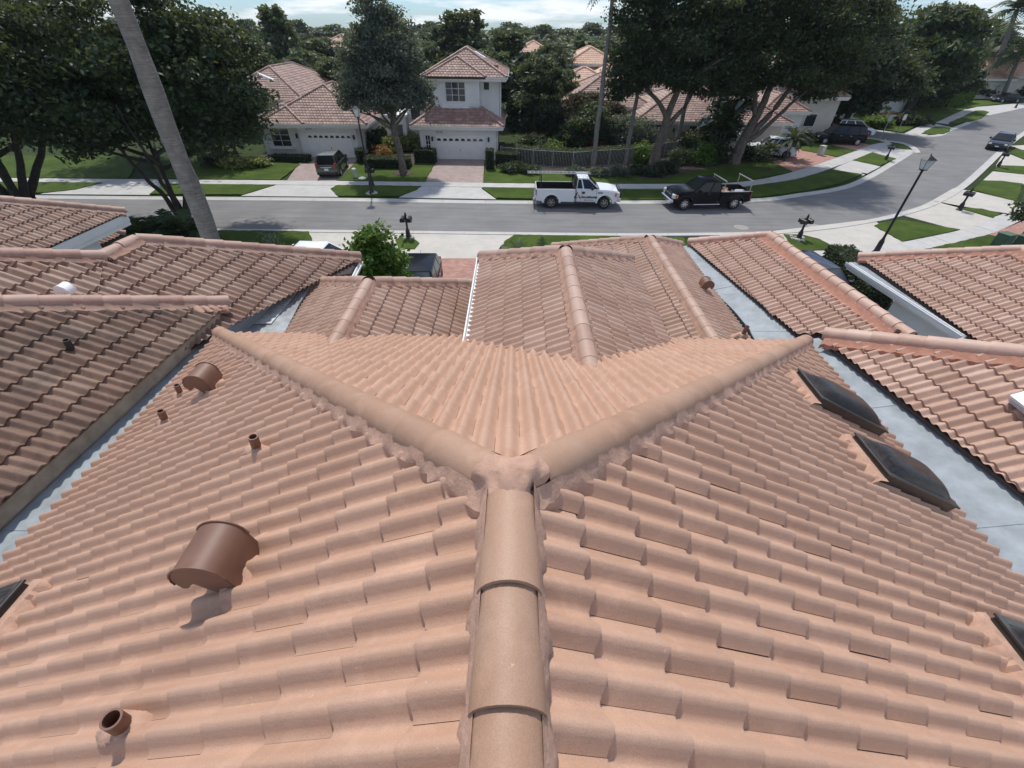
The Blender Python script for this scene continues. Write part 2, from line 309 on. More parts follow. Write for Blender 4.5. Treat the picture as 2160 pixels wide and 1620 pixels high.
class MB:
    """collects simple shapes into one mesh"""
    def __init__(s): s.V, s.F = [], []
    def add(s, V, F):
        b = len(s.V); s.V += [tuple(map(float, v)) for v in V]; s.F += [tuple(i + b for i in f) for f in F]; return s
    def box(s, x0, y0, z0, x1, y1, z1):
        return s.add([(x0, y0, z0), (x1, y0, z0), (x1, y1, z0), (x0, y1, z0), (x0, y0, z1), (x1, y0, z1), (x1, y1, z1), (x0, y1, z1)],
                     [(0, 3, 2, 1), (4, 5, 6, 7), (0, 1, 5, 4), (1, 2, 6, 5), (2, 3, 7, 6), (3, 0, 4, 7)])
    def poly(s, P): return s.add(P, [tuple(range(len(P)))])
    def slab(s, P, t):
        """closed plate below polygon P"""
        n = len(P); Q = [(p[0], p[1], p[2] - t) for p in P]
        return s.add(list(P) + Q, [tuple(range(n)), tuple(range(2 * n - 1, n - 1, -1))] + [(i, i + n, (i + 1) % n + n, (i + 1) % n) for i in range(n)])
    def prism(s, P2, y0, y1):
        """extrude (x,z) outline along y"""
        n = len(P2); V = [(x, y0, z) for x, z in P2] + [(x, y1, z) for x, z in P2]
        return s.add(V, [tuple(range(n)), tuple(range(2 * n - 1, n - 1, -1))] + [((i + 1) % n, i, i + n, (i + 1) % n + n) for i in range(n)])
    def tube(s, path, rad, seg=8, cap=True):
        path = [Vector(p) for p in path]; n = len(path); b = len(s.V); V = []; F = []
        up = Vector((0.31, 0.17, 0.93)).normalized()
        for i, p in enumerate(path):
            d = (path[min(i + 1, n - 1)] - path[max(i - 1, 0)]).normalized()
            if abs(d.dot(up)) > 0.96: a = d.cross(Vector((1, 0, 0))).normalized()
            else: a = d.cross(up).normalized()
            c = d.cross(a); r = rad[i] if isinstance(rad, (list, tuple)) else rad
            V += [p + (a * math.cos(t) + c * math.sin(t)) * r for t in [2 * math.pi * k / seg for k in range(seg)]]
        for i in range(n - 1):
            F += [(i * seg + k, i * seg + (k + 1) % seg, (i + 1) * seg + (k + 1) % seg, (i + 1) * seg + k) for k in range(seg)]
        if cap: F += [tuple(range(seg))[::-1], tuple(range((n - 1) * seg, n * seg))]
        return s.add(V, F)
    def lathe(s, prof, seg=16, cx=0, cy=0):
        V, F = [], []; n = len(prof)
        for r, z in prof: V += [(cx + r * math.cos(2 * math.pi * k / seg), cy + r * math.sin(2 * math.pi * k / seg), z) for k in range(seg)]
        for i in range(n - 1): F += [(i * seg + k, i * seg + (k + 1) % seg, (i + 1) * seg + (k + 1) % seg, (i + 1) * seg + k) for k in range(seg)]
        F += [tuple(range(seg))[::-1], tuple(range((n - 1) * seg, n * seg))]
        return s.add(V, F)
    def build(s, name, mat, parent=None, smooth=False, world=False, bevel=0.0, bseg=2):
        me = mesh_from(name, s.V, s.F)
        if bevel:
            bm = bmesh.new(); bm.from_mesh(me)
            es = [e for e in bm.edges if len(e.link_faces) == 2 and e.calc_face_angle(0) > 0.45]
            bmesh.ops.bevel(bm, geom=es, offset=bevel, segments=bseg, affect='EDGES', clamp_overlap=True)
            bm.to_mesh(me); bm.free()
        if smooth:
            me.polygons.foreach_set('use_smooth', np.ones(len(me.polygons), bool))
            me.set_sharp_from_angle(angle=R(38))
        return place(name, me, mat, parent, world)
def copy_tree(o, parent=None):
    c = o.copy(); COL.objects.link(c)
    if parent is not None: c.parent = parent
    for ch in list(o.children): copy_tree(ch, c)
    return c
# ------------------------------------------------------------------ tiled roofs
SL = 0.51
def wave(t, A): return A * (0.5 - 0.5 * np.cos(2 * np.pi * t))
def frame_of(poly, down):
    """plane frame: origin, u along the eave, v up the slope, n normal"""
    P = [np.array(p, float) for p in poly]
    n = np.zeros(3)
    for i in range(len(P)): n += np.cross(P[i] - P[0], P[(i + 1) % len(P)] - P[0])
    n /= np.linalg.norm(n)
    if n[2] < 0: n = -n
    if down is not None:
        d = np.array([down[0], down[1], 0.0]); v = -d
        v = v - n * (v @ n); v /= np.linalg.norm(v)
    else:
        z = np.array([0, 0, 1.0]); v = z - n * n[2]; v /= np.linalg.norm(v)
    u = np.cross(v, n)
    o = min(P, key=lambda p: p @ v)
    return o, u, v, n
def hull2(Q):
    P = sorted(set(map(tuple, np.round(Q, 5).tolist())))
    def half(P):
        h = []
        for p in P:
            while len(h) > 1 and (h[-1][0] - h[-2][0]) * (p[1] - h[-2][1]) - (h[-1][1] - h[-2][1]) * (p[0] - h[-2][0]) <= 0: h.pop()
            h.append(p)
        return h
    return np.array(half(P)[:-1] + half(P[::-1])[:-1])
class RoofSet:
    """gathers the tiles of one house so that the largest in view become objects of their own"""
    def __init__(s): s.items = []; s.fields = []
    def plane(s, roof, poly, mat, tw=0.333, ex=0.38, K=12, A=0.066, down=None, keep_eave=True, jit=1.0, single=True, seed=1, v_off=0.0, step=0.036, ph=0.0, nose=0.0):
        rng = np.random.default_rng(seed)
        o, u, v, n = frame_of(poly, down)
        Q = np.array([[(np.array(p) - o) @ u, (np.array(p) - o) @ v] for p in poly])
        Q = hull2(Q)
        area = 0.5 * sum(Q[i, 0] * Q[(i + 1) % len(Q), 1] - Q[(i + 1) % len(Q), 0] * Q[i, 1] for i in range(len(Q)))
        if area < 0: Q = Q[::-1]
        vmin, vmax = Q[:, 1].min(), Q[:, 1].max(); umin, umax = Q[:, 0].min(), Q[:, 0].max()
        edges = []
        for i in range(len(Q)):
            a, b = Q[i], Q[(i + 1) % len(Q)]; e = b - a; l = np.hypot(*e)
            if l < 1e-6: continue
            if keep_eave and abs(a[1] - vmin) < 0.03 and abs(b[1] - vmin) < 0.03: continue
            nn = np.array([-e[1], e[0]]) / l; edges.append((nn, nn @ a))
        t0, drop, lap, thick = 0.016 + step, step, 0.05, step + 0.006
        kk = np.arange(K + 1) / K
        def local(j):
            """tile mesh in its own (u, v, h) frame; j = small height step between neighbours"""
            us = 0.0009 + kk * (tw - 0.0018); h = wave(kk * 2 + ph, A) + j * (1 - kk)
            nv = -nose * wave(kk * 2 + ph, 1.0); r0 = np.stack([us, nv, h + t0 - thick], 1); r1 = np.stack([us, nv, h + t0 - 0.003], 1); r1b = np.stack([us, nv + 0.012, h + t0], 1)
            r2 = np.stack([us, np.full(K + 1, ex + lap), h + t0 - drop * (ex + lap) / ex], 1)
            V = np.concatenate([r0, r1, r1, r1b, r2]); F = []
            for k in range(K):
                F.append((k, k + 1, K + 2 + k, K + 1 + k))
                for b in (2 * (K + 1), 3 * (K + 1)): F.append((b + k, b + k + 1, b + K + 2 + k, b + K + 1 + k))
            return V, np.array(F)
        LV, LF = local(0.002)
        if not hasattr(s, 'shared'): s.shared = {}
        key = (tw, ex, K, A, step, ph, nose)
        nrow = int(math.ceil((vmax - vmin) / ex)) + 1
        for r in range(nrow):
            v0 = vmin - 0.04 + v_off + r * ex
            if v0 > vmax: break
            off = (tw / 2 if r % 2 else 0.0)
            c0 = math.floor((umin - off) / tw) - 1; c1 = math.ceil((umax - off) / tw) + 1
            for c in range(c0, c1):
                u0 = off + c * tw
                C = np.array([[u0, v0 + 0.05], [u0 + tw, v0 + 0.05], [u0 + tw, v0 + ex + lap], [u0, v0 + ex + lap]])
                inside = True; out = False
                for nn, dd in edges:
                    q = C @ nn - dd
                    if q.max() <= 0.0: out = True; break
                    if q.min() < 0: inside = False
                if out: continue
                cen = o + u * (u0 + tw / 2) + v * (v0 + ex / 2)
                ppm, vis = depth_px(cen)
                dirv = CP - cen; dist = np.linalg.norm(dirv); facing = abs(dirv @ n) / dist
                s.items.append(dict(roof=roof, o=o, u=u, v=v, n=n, u0=u0, v0=v0, inside=inside, edges=edges, LV=LV, LF=LF, key=key, mat=mat,
                                    size=(ppm * ppm * tw * ex * facing if vis and single else 0.0), ppm=ppm, vis=vis,
                                    jit=(rng.normal(0, 0.0016 * jit), rng.normal(0, 0.004 * jit), rng.normal(0, 0.004 * jit)), tint=rng.random()))
    def _clip(s, it):
        me = mesh_from('roof_tile', it['LV'] + np.array([it['u0'], it['v0'] + it['jit'][1], it['jit'][0]]), it['LF'], True)
        bm = bmesh.new(); bm.from_mesh(me); bpy.data.meshes.remove(me)
        for nn, dd in it['edges']:
            g = bm.verts[:] + bm.edges[:] + bm.faces[:]
            if not g: break
            bmesh.ops.bisect_plane(bm, geom=g, plane_co=(nn[0] * dd, nn[1] * dd, 0), plane_no=(-nn[0], -nn[1], 0), clear_outer=True, dist=1e-5)
        return bm
    def finish(s, limit=300, min_px=150):
        order = sorted(range(len(s.items)), key=lambda i: -s.items[i]['size'])
        pick = set(i for i in order[:limit] if s.items[i]['size'] > min_px)
        acc = {}
        for i, it in enumerate(s.items):
            Mx = Matrix(((*[it['u'][0], it['v'][0], it['n'][0]], it['o'][0]), (it['u'][1], it['v'][1], it['n'][1], it['o'][1]), (it['u'][2], it['v'][2], it['n'][2], it['o'][2]), (0, 0, 0, 1)))
            if i in pick:
                if it['inside']:
                    me = s.shared.get((it['key'], it['mat'].name))
                    if me is None:
                        me = mesh_from('roof_tile', it['LV'], it['LF'], True); me.materials.append(it['mat']); s.shared[(it['key'], it['mat'].name)] = me
                    T = Mx @ Matrix.Translation((it['u0'], it['v0'] + it['jit'][1], it['jit'][0]))
                else:
                    bm = s._clip(it)
                    if not bm.faces: bm.free(); continue
                    me = bpy.data.meshes.new('roof_tile'); bm.to_mesh(me); bm.free(); me.materials.append(it['mat'])
                    T = Mx
                ob = bpy.data.objects.new('roof_tile', me); link(ob); ob.matrix_world = T; ob.parent = it['roof']
            else:
                k = (it['roof'].name, it['mat'].name); L_ = acc.setdefault(k, dict(V=[], F=[], T=[], n=0, roof=it['roof'], mat=it['mat']))
                if it['inside']:
                    V = it['LV'] + np.array([it['u0'], it['v0'] + it['jit'][1], it['jit'][0]]); F = it['LF']
                else:
                    bm = s._clip(it); bm.verts.index_update()
                    bmesh.ops.triangulate(bm, faces=[f for f in bm.faces if len(f.verts) > 4])
                    bm.verts.index_update()
                    V = np.array([v.co[:] for v in bm.verts]).reshape(-1, 3)
                    F = [tuple(v.index for v in f.verts) for f in bm.faces]; bm.free()
                    F = np.array([f if len(f) == 4 else (f[0], f[1], f[2], f[2]) for f in F], int).reshape(-1, 4)
                    if not len(F): continue
                W = it['o'] + V[:, :1] * it['u'] + V[:, 1:2] * it['v'] + V[:, 2:3] * it['n']
                L_['V'].append(W); L_['F'].append(F + L_['n']); L_['n'] += len(W); L_['T'].append(np.full(len(F), it['tint']))
        for L_ in acc.values():
            F = np.concatenate(L_['F']); V = np.concatenate(L_['V']); T = np.concatenate(L_['T'])
            quads = F[:, 2] != F[:, 3]
            faces = [tuple(f) if q else tuple(f[:3]) for f, q in zip(F.tolist(), quads)]
            me = bpy.data.meshes.new('tile_field'); me.from_pydata(V.tolist(), [], faces)
            me.polygons.foreach_set('use_smooth', np.ones(len(faces), bool))
            a = me.attributes.new('tint', 'FLOAT', 'FACE'); a.data.foreach_set('value', T.astype(np.float32))
            me.update()
            ob = place('tile_field', me, L_['mat'], L_['roof']); tag(ob, kind='stuff')

_cap = {}
def cap_mesh(r, h, L, mat, seg=12, tp=0.94):
    k = (r, h, L, mat.name, seg, tp)
    if k in _cap: return _cap[k]
    th = 0.022; V = []; F = []
    def arc(x, rr, hh, drop):
        return [(x, -rr * math.cos(math.pi * i / seg), hh * math.sin(math.pi * i / seg) + drop) for i in range(seg + 1)]
    rows = [arc(0, r - th, h - th, 0), arc(0, r, h, 0), arc(0, r, h, 0), arc(L * 0.5, r * (1 + tp) / 2, h * (1 + tp) / 2, 0), arc(L, r * tp, h * (tp - 0.01), 0)]
    for rw in rows: V += rw
    n = seg + 1
    for a in (0, 2, 3):
        F += [(a * n + i, a * n + i + 1, (a + 1) * n + i + 1, (a + 1) * n + i) for i in range(seg)]
    # skirts down the sides
    b = len(V); V += [(0, -r, -0.05), (L, -r * tp, -0.05), (0, r, -0.05), (L, r * tp, -0.05)]
    F += [(2 * n, 4 * n, b + 1, b), (b + 2, b + 3, 4 * n + seg, 2 * n + seg)]
    b = len(V); V += [(0.035, y, z) for _, y, z in rows[0]]; F.append(tuple(range(b, b + n)))
    me = mesh_from('ridge_tile', V, F, True); me.materials.append(mat); _cap[k] = me
    return me
def caps(p0, p1, parent, mat, r=0.135, h=0.13, L=0.46, ex=0.40, lift=0.055, name='ridge_tile', step_up=0.012, tp=0.94):
    """row of barrel tiles from the low end p0 to the high end p1, each lapping the one below"""
    a, b = Vector(p0), Vector(p1); d = (b - a); n = max(1, round(d.length / ex)); step = d.length / n; d.normalize()
    y = Vector((0, 0, 1)).cross(d).normalized(); z = d.cross(y)
    rng = random.Random(int(abs(a.x * 100 + b.y * 37)))
    for i in range(n):
        o = bpy.data.objects.new(name, cap_mesh(r, h, L, mat, 12, tp)); link(o)
        p = a + d * (i * step - 0.03) + z * lift
        tilt = step_up / L
        d2 = (d - z * tilt).normalized(); z2 = d2.cross(y)
        rot = rng.gauss(0, 0.012)
        y2 = (y * math.cos(rot) + z2 * math.sin(rot)); z3 = d2.cross(y2)
        p = p + z * step_up
        o.matrix_world = Matrix(((d2.x, y2.x, z3.x, p.x), (d2.y, y2.y, z3.y, p.y), (d2.z, y2.z, z3.z, p.z), (0, 0, 0, 1)))
        o.parent = parent
def mortar_bed(p0, p1, parent, mat, planes, w=0.125, out=0.182, seed=0):
    """uneven bed of mortar along both flanks of a row of ridge tiles; planes = the two outward drops per metre"""
    a, b = Vector(p0), Vector(p1); d = b - a; n = max(2, int(d.length / 0.055)); 
    hd = Vector((d.x, d.y, 0)).normalized(); y = Vector((0, 0, 1)).cross(hd)
    rng = random.Random(seed); m = MB()
    for sgn, drop in ((1, planes[0]), (-1, planes[1])):
        V = []; ph = rng.random() * 6
        for i in range(n + 1):
            p = a + d * (i / n)
            o = out + 0.012 * math.sin(i * 0.9 + ph) + 0.008 * math.sin(i * 2.3 + 2 * ph) + rng.uniform(-0.013, 0.013)
            zt = 0.125 + rng.uniform(-0.006, 0.006)
            V.append(p + y * sgn * (w - 0.01) + Vector((0, 0, zt)))
            V.append(p + y * sgn * (w + 0.022 + rng.uniform(-0.004, 0.004)) + Vector((0, 0, zt - 0.012 - w * drop)))
            V.append(p + y * sgn * o + Vector((0, 0, 0.098 + rng.uniform(-0.006, 0.006) - o * drop)))
            V.append(p + y * sgn * (o + 0.012) + Vector((0, 0, 0.02 - (o + 0.012) * drop)))
        F = []
        for i in range(n):
            for k in range(3):
                q = (i * 4 + k, i * 4 + k + 1, (i + 1) * 4 + k + 1, (i + 1) * 4 + k)
                F.append(q if sgn < 0 else q[::-1])
        m.add(V, F)
    m.build('mortar', mat, parent, smooth=True, world=True)
def deck(name, polys, parent, mat=None, t=0.14):
    m = MB()
    for p in polys: m.slab([tuple(q) for q in p], t)
    return m.build(name, mat or M['deck'], parent, world=True)
def gutter(name, p0, p1, out, parent, mat, drop=0.0, w=0.13, h=0.13, fascia=0.20):
    """fascia board with an open gutter hung along it; out = unit vector pointing away from the house"""
    a, b = Vector(p0), Vector(p1); o = Vector((*out, 0)).normalized(); up = Vector((0, 0, 1)); m = MB()
    prof = [(0.0, 0.0), (0.0, -fascia), (0.02, -fascia), (0.02, -h), (w * 0.75, -h), (w, -h * 0.45), (w, 0.0), (w + 0.012, 0.0), (w + 0.012, 0.012), (w - 0.012, 0.012), (w - 0.012, -h * 0.42), (w * 0.7, -h + 0.015), (0.035, -h + 0.015), (0.035, 0.0)]
    n = len(prof); V = [a + o * x + up * z for x, z in prof] + [b + o * x + up * z for x, z in prof]
    F = [(i, (i + 1) % n, (i + 1) % n + n, i + n) for i in range(n)] + [tuple(range(n))[::-1], tuple(range(n, 2 * n))]
    m.add(V, F)
    return m.build(name, mat, parent, world=True)
def sheet_strip(name, L_pts, R_pts, parent, mat, t=0.03):
    """flat sheets laid in a row between two edges, each a piece lapping the last"""
    for i in range(len(L_pts) - 1):
        P = [Vector(L_pts[i]), Vector(R_pts[i]), Vector(R_pts[i + 1]), Vector(L_pts[i + 1])]
        d = (P[3] - P[0]).normalized() * 0.05
        P[2] += d; P[3] += d
        dz = 0.006 if i % 2 else 0.0
        P = [(p.x, p.y, p.z + dz) for p in P]
        MB().slab(P, t).build(name, mat, parent, world=True)

# ------------------------------------------------------------------ the house under the camera
ZR, YN, W = 8.12, 1.357, 5.72
ZE = ZR - SL * W
YB_ = -2.0
own = thing('tiled_house', 'two storey house with peach tiles and a Y of ridge rows, nearest the camera', 'house', (0, 0, 0))
MB().box(-5.25, -9, 0, 5.25, YN + W - 0.45, ZE - 0.1).build('wall', M['stucco'], own, world=True)
N0 = (0, YN, ZR); Lc = (-W, YN + W, ZE); Rc = (W, YN + W, ZE)
pl_left = [(0, YB_, ZR), N0, Lc, (-W, YB_, ZE)]
pl_right = [N0, (0, YB_, ZR), (W, YB_, ZE), Rc]
pl_front = [N0, Rc, Lc]
main_roof = deck('main_roof', [pl_left[::-1], pl_right[::-1], pl_front[::-1]], own, M['deck_tan'])
own_tiles = RoofSet()
own_tiles.plane(main_roof, pl_left, M['tile'], seed=11, K=16, step=0.024, A=0.068, ph=0.05, nose=0.006)
own_tiles.plane(main_roof, pl_right, M['tile'], seed=12, K=16, step=0.024, A=0.068, ph=0.05, nose=0.006)
own_tiles.plane(main_roof, pl_front, M['tile'], seed=13, K=16, step=0.024, A=0.068, ph=0.05, nose=0.006)
DH = SL / math.sqrt(2)
caps((0, YB_, ZR), (0, YN - 0.12, ZR), main_roof, M['cap'], step_up=0.022)
caps(Lc, (-0.12, YN + 0.12, ZR - 0.06), main_roof, M['cap'], ex=0.41)
caps(Rc, (0.12, YN + 0.12, ZR - 0.06), main_roof, M['cap'], ex=0.41)
mortar_bed((0, YB_, ZR), (0, YN, ZR), main_roof, M['mortar'], (SL, SL), seed=1, out=0.152)
mortar_bed(Lc, N0, main_roof, M['mortar'], (DH, DH), seed=2)
mortar_bed(Rc, N0, main_roof, M['mortar'], (DH, DH), seed=3)
# lump of mortar where the three rows meet
bm = bmesh.new(); bmesh.ops.create_icosphere(bm, subdivisions=4, radius=1.0)
from mathutils import noise as mnoise
for v in bm.verts:
    c = v.co.copy(); k = 1 + 0.16 * mnoise.noise(c * 1.9) + 0.06 * mnoise.noise(c * 5.0)
    ang = math.atan2(c.y, c.x); lobe = 1.0 + 0.20 * math.cos(3 * (ang + math.pi / 2))
    v.co = Vector((c.x * 0.18 * k * lobe, c.y * 0.16 * k * lobe, c.z * 0.128 * k))
me = bpy.data.meshes.new('mortar_patch'); bm.to_mesh(me); bm.free(); me.polygons.foreach_set('use_smooth', np.ones(len(me.polygons), bool))
o = place('mortar_patch', me, M['mortar'], main_roof, False); o.location = (0, YN + 0.02, ZR + 0.075); 

# lower roofs on the street side
def hip_end(parent_house, name, xr, y0, y1, zr, wl, wr, mat, seed, tiles, back=True, sl=SL, capmat=None, mort=None):
    """roof with a ridge running to the street that ends in a hip"""
    zl, zrr = zr - sl * wl, zr - sl * wr
    wf = max(wl, wr); zf = zr - sl * wf
    Lp = [(xr, y0, zr), (xr, y1, zr), (xr - wl, y1 + wl, zl), (xr - wl, y0, zl)]
    Rp = [(xr, y1, zr), (xr, y0, zr), (xr + wr, y0, zrr), (xr + wr, y1 + wr, zrr)]
    Fp = [(xr, y1, zr), (xr + wr, y1 + wr, zrr), (xr + wr, y1 + wf, zf), (xr - wl, y1 + wf, zf), (xr - wl, y1 + wl, zl)]
    Fp = [(xr, y1, zr), (xr + wr, y1 + wr, zrr), (xr - wl, y1 + wl, zl)] if abs(wl - wr) < 1e-6 else Fp
    r = deck(name, [Lp[::-1], Rp[::-1], Fp[::-1]], parent_house)
    tiles.plane(r, Lp, mat, seed=seed, step=0.032, A=0.06); tiles.plane(r, Rp, mat, seed=seed + 1, step=0.032, A=0.06)
    tiles.plane(r, Fp, mat, seed=seed + 2, single=False)
    cm = capmat or M['cap']; mo = mort or M['mortar']
    caps((xr, y0, zr), (xr, y1 - 0.08, zr), r, cm, step_up=0.004, tp=0.985)
    caps((xr - wl, y1 + wl, zl), (xr - 0.08, y1 + 0.08, zr - 0.04), r, cm); caps((xr + wr, y1 + wr, zrr), (xr + 0.08, y1 + 0.08, zr - 0.04), r, cm)
    mortar_bed((xr, y0, zr), (xr, y1, zr), r, mo, (sl, sl), seed=seed)
    mortar_bed((xr - wl, y1 + wl, zl), (xr, y1, zr), r, mo, (sl * 0.7, sl * 0.7), seed=seed + 1); mortar_bed((xr + wr, y1 + wr, zrr), (xr, y1, zr), r, mo, (sl * 0.7, sl * 0.7), seed=seed + 2)
    return r
M['cap_low'] = tile_mat('lower_ridge_cap', (0.37, 0.238, 0.178), (0.41, 0.27, 0.205), (0.46, 0.32, 0.25), (0.42, 0.29, 0.22), 0.3, 0.42, 2.2)
# left-hand low roof
rB = hip_end(own, 'porch_roof', -3.15, 6.1, 8.65, 5.56, 2.37, 2.36, M['tile_lower'], 20, own_tiles, capmat=M['cap_low'])
# bump-out with the white gutter
rC = hip_end(own, 'upper_bay_roof', 1.04, 4.3, 8.41, 6.42, 1.81, 1.81, M['tile_lower'], 30, own_tiles, capmat=M['cap_low'])
# low roof beside the grey strip
rD = hip_end(own, 'garage_roof', 4.06, 6.9, 12.71, 5.04, 2.6, 1.50, M['tile_lower'], 40, own_tiles, capmat=M['cap_low'])
zc = 6.42 - SL * 1.81
gutter('gutter', (-0.80, 6.3, zc + 0.05), (-0.80, 10.22, zc + 0.05), (-1, 0), rC, M['gutter_white'], w=0.10, h=0.10, fascia=0.16)
MB().box(-0.62, 5.5, 0, 2.70, 9.95, zc - 0.06).build('wall', M['stucco'], own, world=True)
MB().box(-5.2, 6.0, 0, -0.95, 10.7, 4.22).build('wall', M['stucco'], own, world=True)
MB().box(1.75, 6.5, 0, 5.3, 14.7, 3.55).build('wall', M['stucco'], own, world=True)
own_tiles.finish(300)

# vents, pipes and skylights of the same house: placed in the plane frame of the roof they pierce
def roof_frame(sx, x, y, zr=ZR):
    """matrix with X pointing up the slope and Z away from the roof; sx = +1 right slope, -1 left slope"""
    z = zr - SL * abs(x); L_ = math.hypot(1, SL)
    up = Vector((-sx / L_, 0, SL / L_)); n = Vector((sx * SL / L_, 0, 1 / L_)); y_ = n.cross(up)
    return Matrix(((up.x, y_.x, n.x, x), (up.y, y_.y, n.y, y), (up.z, y_.z, n.z, z), (0, 0, 0, 1)))
def mortar_splat(parent, Mx, r, seed, ax=1.0, ay=1.0, z=0.105):
    rng = random.Random(seed); n = 26; V = [(0, 0, z + 0.012)]; ring1, ring2 = [], []
    for i in range(n):
        t = 2 * math.pi * i / n; k = 1 + 0.28 * math.sin(2 * t + seed) + 0.15 * math.sin(5 * t + seed * 2) + rng.uniform(-0.1, 0.1)
        ring1.append((r * 0.6 * ax * math.cos(t), r * 0.6 * ay * math.sin(t), z + 0.004 + rng.uniform(-0.008, 0.008)))
        ring2.append((r * k * ax * math.cos(t), r * k * ay * math.sin(t), z - 0.095 + rng.uniform(-0.008, 0.008)))
    V += ring1 + ring2; F = [(0, 1 + i, 1 + (i + 1) % n) for i in range(n)] + [(1 + i, 1 + n + i, 1 + n + (i + 1) % n, 1 + (i + 1) % n) for i in range(n)]
    me = mesh_from('mortar', V, F, True); o = place('mortar', me, M['mortar'], None, False); o.matrix_world = Mx; o.parent = parent; o.matrix_parent_inverse = PINV(parent)
    return o
def gooseneck(parent, Mx, s=1.0, mat=None, mort=True, seed=3, wid=0.30):
    """hooded exhaust vent: outline in (along slope, away from roof), mouth facing down the slope"""
    pr = [(0.075, -0.13)]
    pr += [(0.10 + 0.012 * k, -0.02 + 0.05 * k) for k in range(3)]
    for k in range(13):
        t = R(0 + k * 14.2); pr.append((-0.035 + 0.165 * math.cos(t), 0.135 + 0.145 * math.sin(t)))
    pr += [(-0.205, 0.105), (-0.175, 0.090), (-0.13, 0.112), (-0.095, 0.115), (-0.035, -0.13)]
    pr = [(x * s, z * s) for x, z in pr]
    m = MB(); h = wid / 2 * s; m.prism(pr, -h, h)
    e = bpy.data.objects.new('gooseneck_vent', None); link(e); e.matrix_world = Mx @ Matrix.Translation((0, 0, 0.11)); e.parent = parent; e.matrix_parent_inverse = PINV(parent)
    o = m.build('hood', mat or M['vent'], None, smooth=True, bevel=0.004 * s, bseg=2); o.parent = e
    for yy in (-h, h):   # rolled rims along the curved edges
        o2 = MB().tube([(x * 1.012, yy, z * 1.012 + 0.002) for x, z in pr[3:17]], 0.007 * s, 6).build('rolled_rim', mat or M['vent'], None, smooth=True); o2.parent = e
    if mort: mortar_splat(parent, Mx, 0.20 * s, seed, 0.8, 1.25)
    return e
def pipe(parent, Mx, r=0.045, h=0.20, mat=None, seed=1, mort=True, tilt=True):
    m = MB(); seg = 18; prof = [(r, -0.05), (r, h), (r * 0.78, h), (r * 0.74, 0.0)]
    V, F = [], []
    for q, z in prof: V += [(q * math.cos(2 * math.pi * k / seg), q * math.sin(2 * math.pi * k / seg), z + 0.10) for k in range(seg)]
    for i in range(3): F += [(i * seg + k, i * seg + (k + 1) % seg, (i + 1) * seg + (k + 1) % seg, (i + 1) * seg + k) for k in range(seg)]
    m.add(V, F); o = m.build('vent_pipe', mat or M['vent'], None, smooth=True)
    t = Mx.translation; o.matrix_world = Matrix.Translation(t) @ Matrix.Rotation(0.12, 4, 'Y') if tilt else Mx; o.parent = parent; o.matrix_parent_inverse = PINV(parent)
    if mort: mortar_splat(parent, Mx, r * 2.9, seed, 1.35, 0.9)
def on_slope(px, py, sx, zr=ZR, up=0.08):
    p = GP(px, py, (sx * SL, 0, 1), (0, 0, zr + up)); return roof_frame(sx, p[0], p[1], zr)
gooseneck(own, on_slope(512, 1196, -1), 1.0, seed=4)
gooseneck(own, on_slope(456, 812, -1), 1.0, seed=7)
for k, (px, py, rr, hh) in enumerate(((262, 1535, 0.046, 0.15), (541, 948, 0.040, 0.15), (348, 888, 0.045, 0.17), (380, 831, 0.040, 0.16))):
    pipe(own, on_slope(px, py, -1), rr, hh, seed=k + 2)
pf = GP(1566, 706, (0, SL, 1), (0, YN, ZR + 0.08))
pipe(own, Matrix.Translation(pf - np.array([0, 0, 0.08])), 0.045, 0.20, seed=9)
pD = GP(1478, 606, (SL, 0, 1), (4.06, 0, 5.04 + 0.08))
Lq = math.hypot(1, SL)
gooseneck(own, Matrix(((-1 / Lq, 0, SL / Lq, pD[0]), (0, 1, 0, pD[1]), (SL / Lq, 0, 1 / Lq, pD[2] - 0.08), (0, 0, 0, 1))) @ Matrix.Rotation(0, 4, 'Z'), 0.9, seed=12)
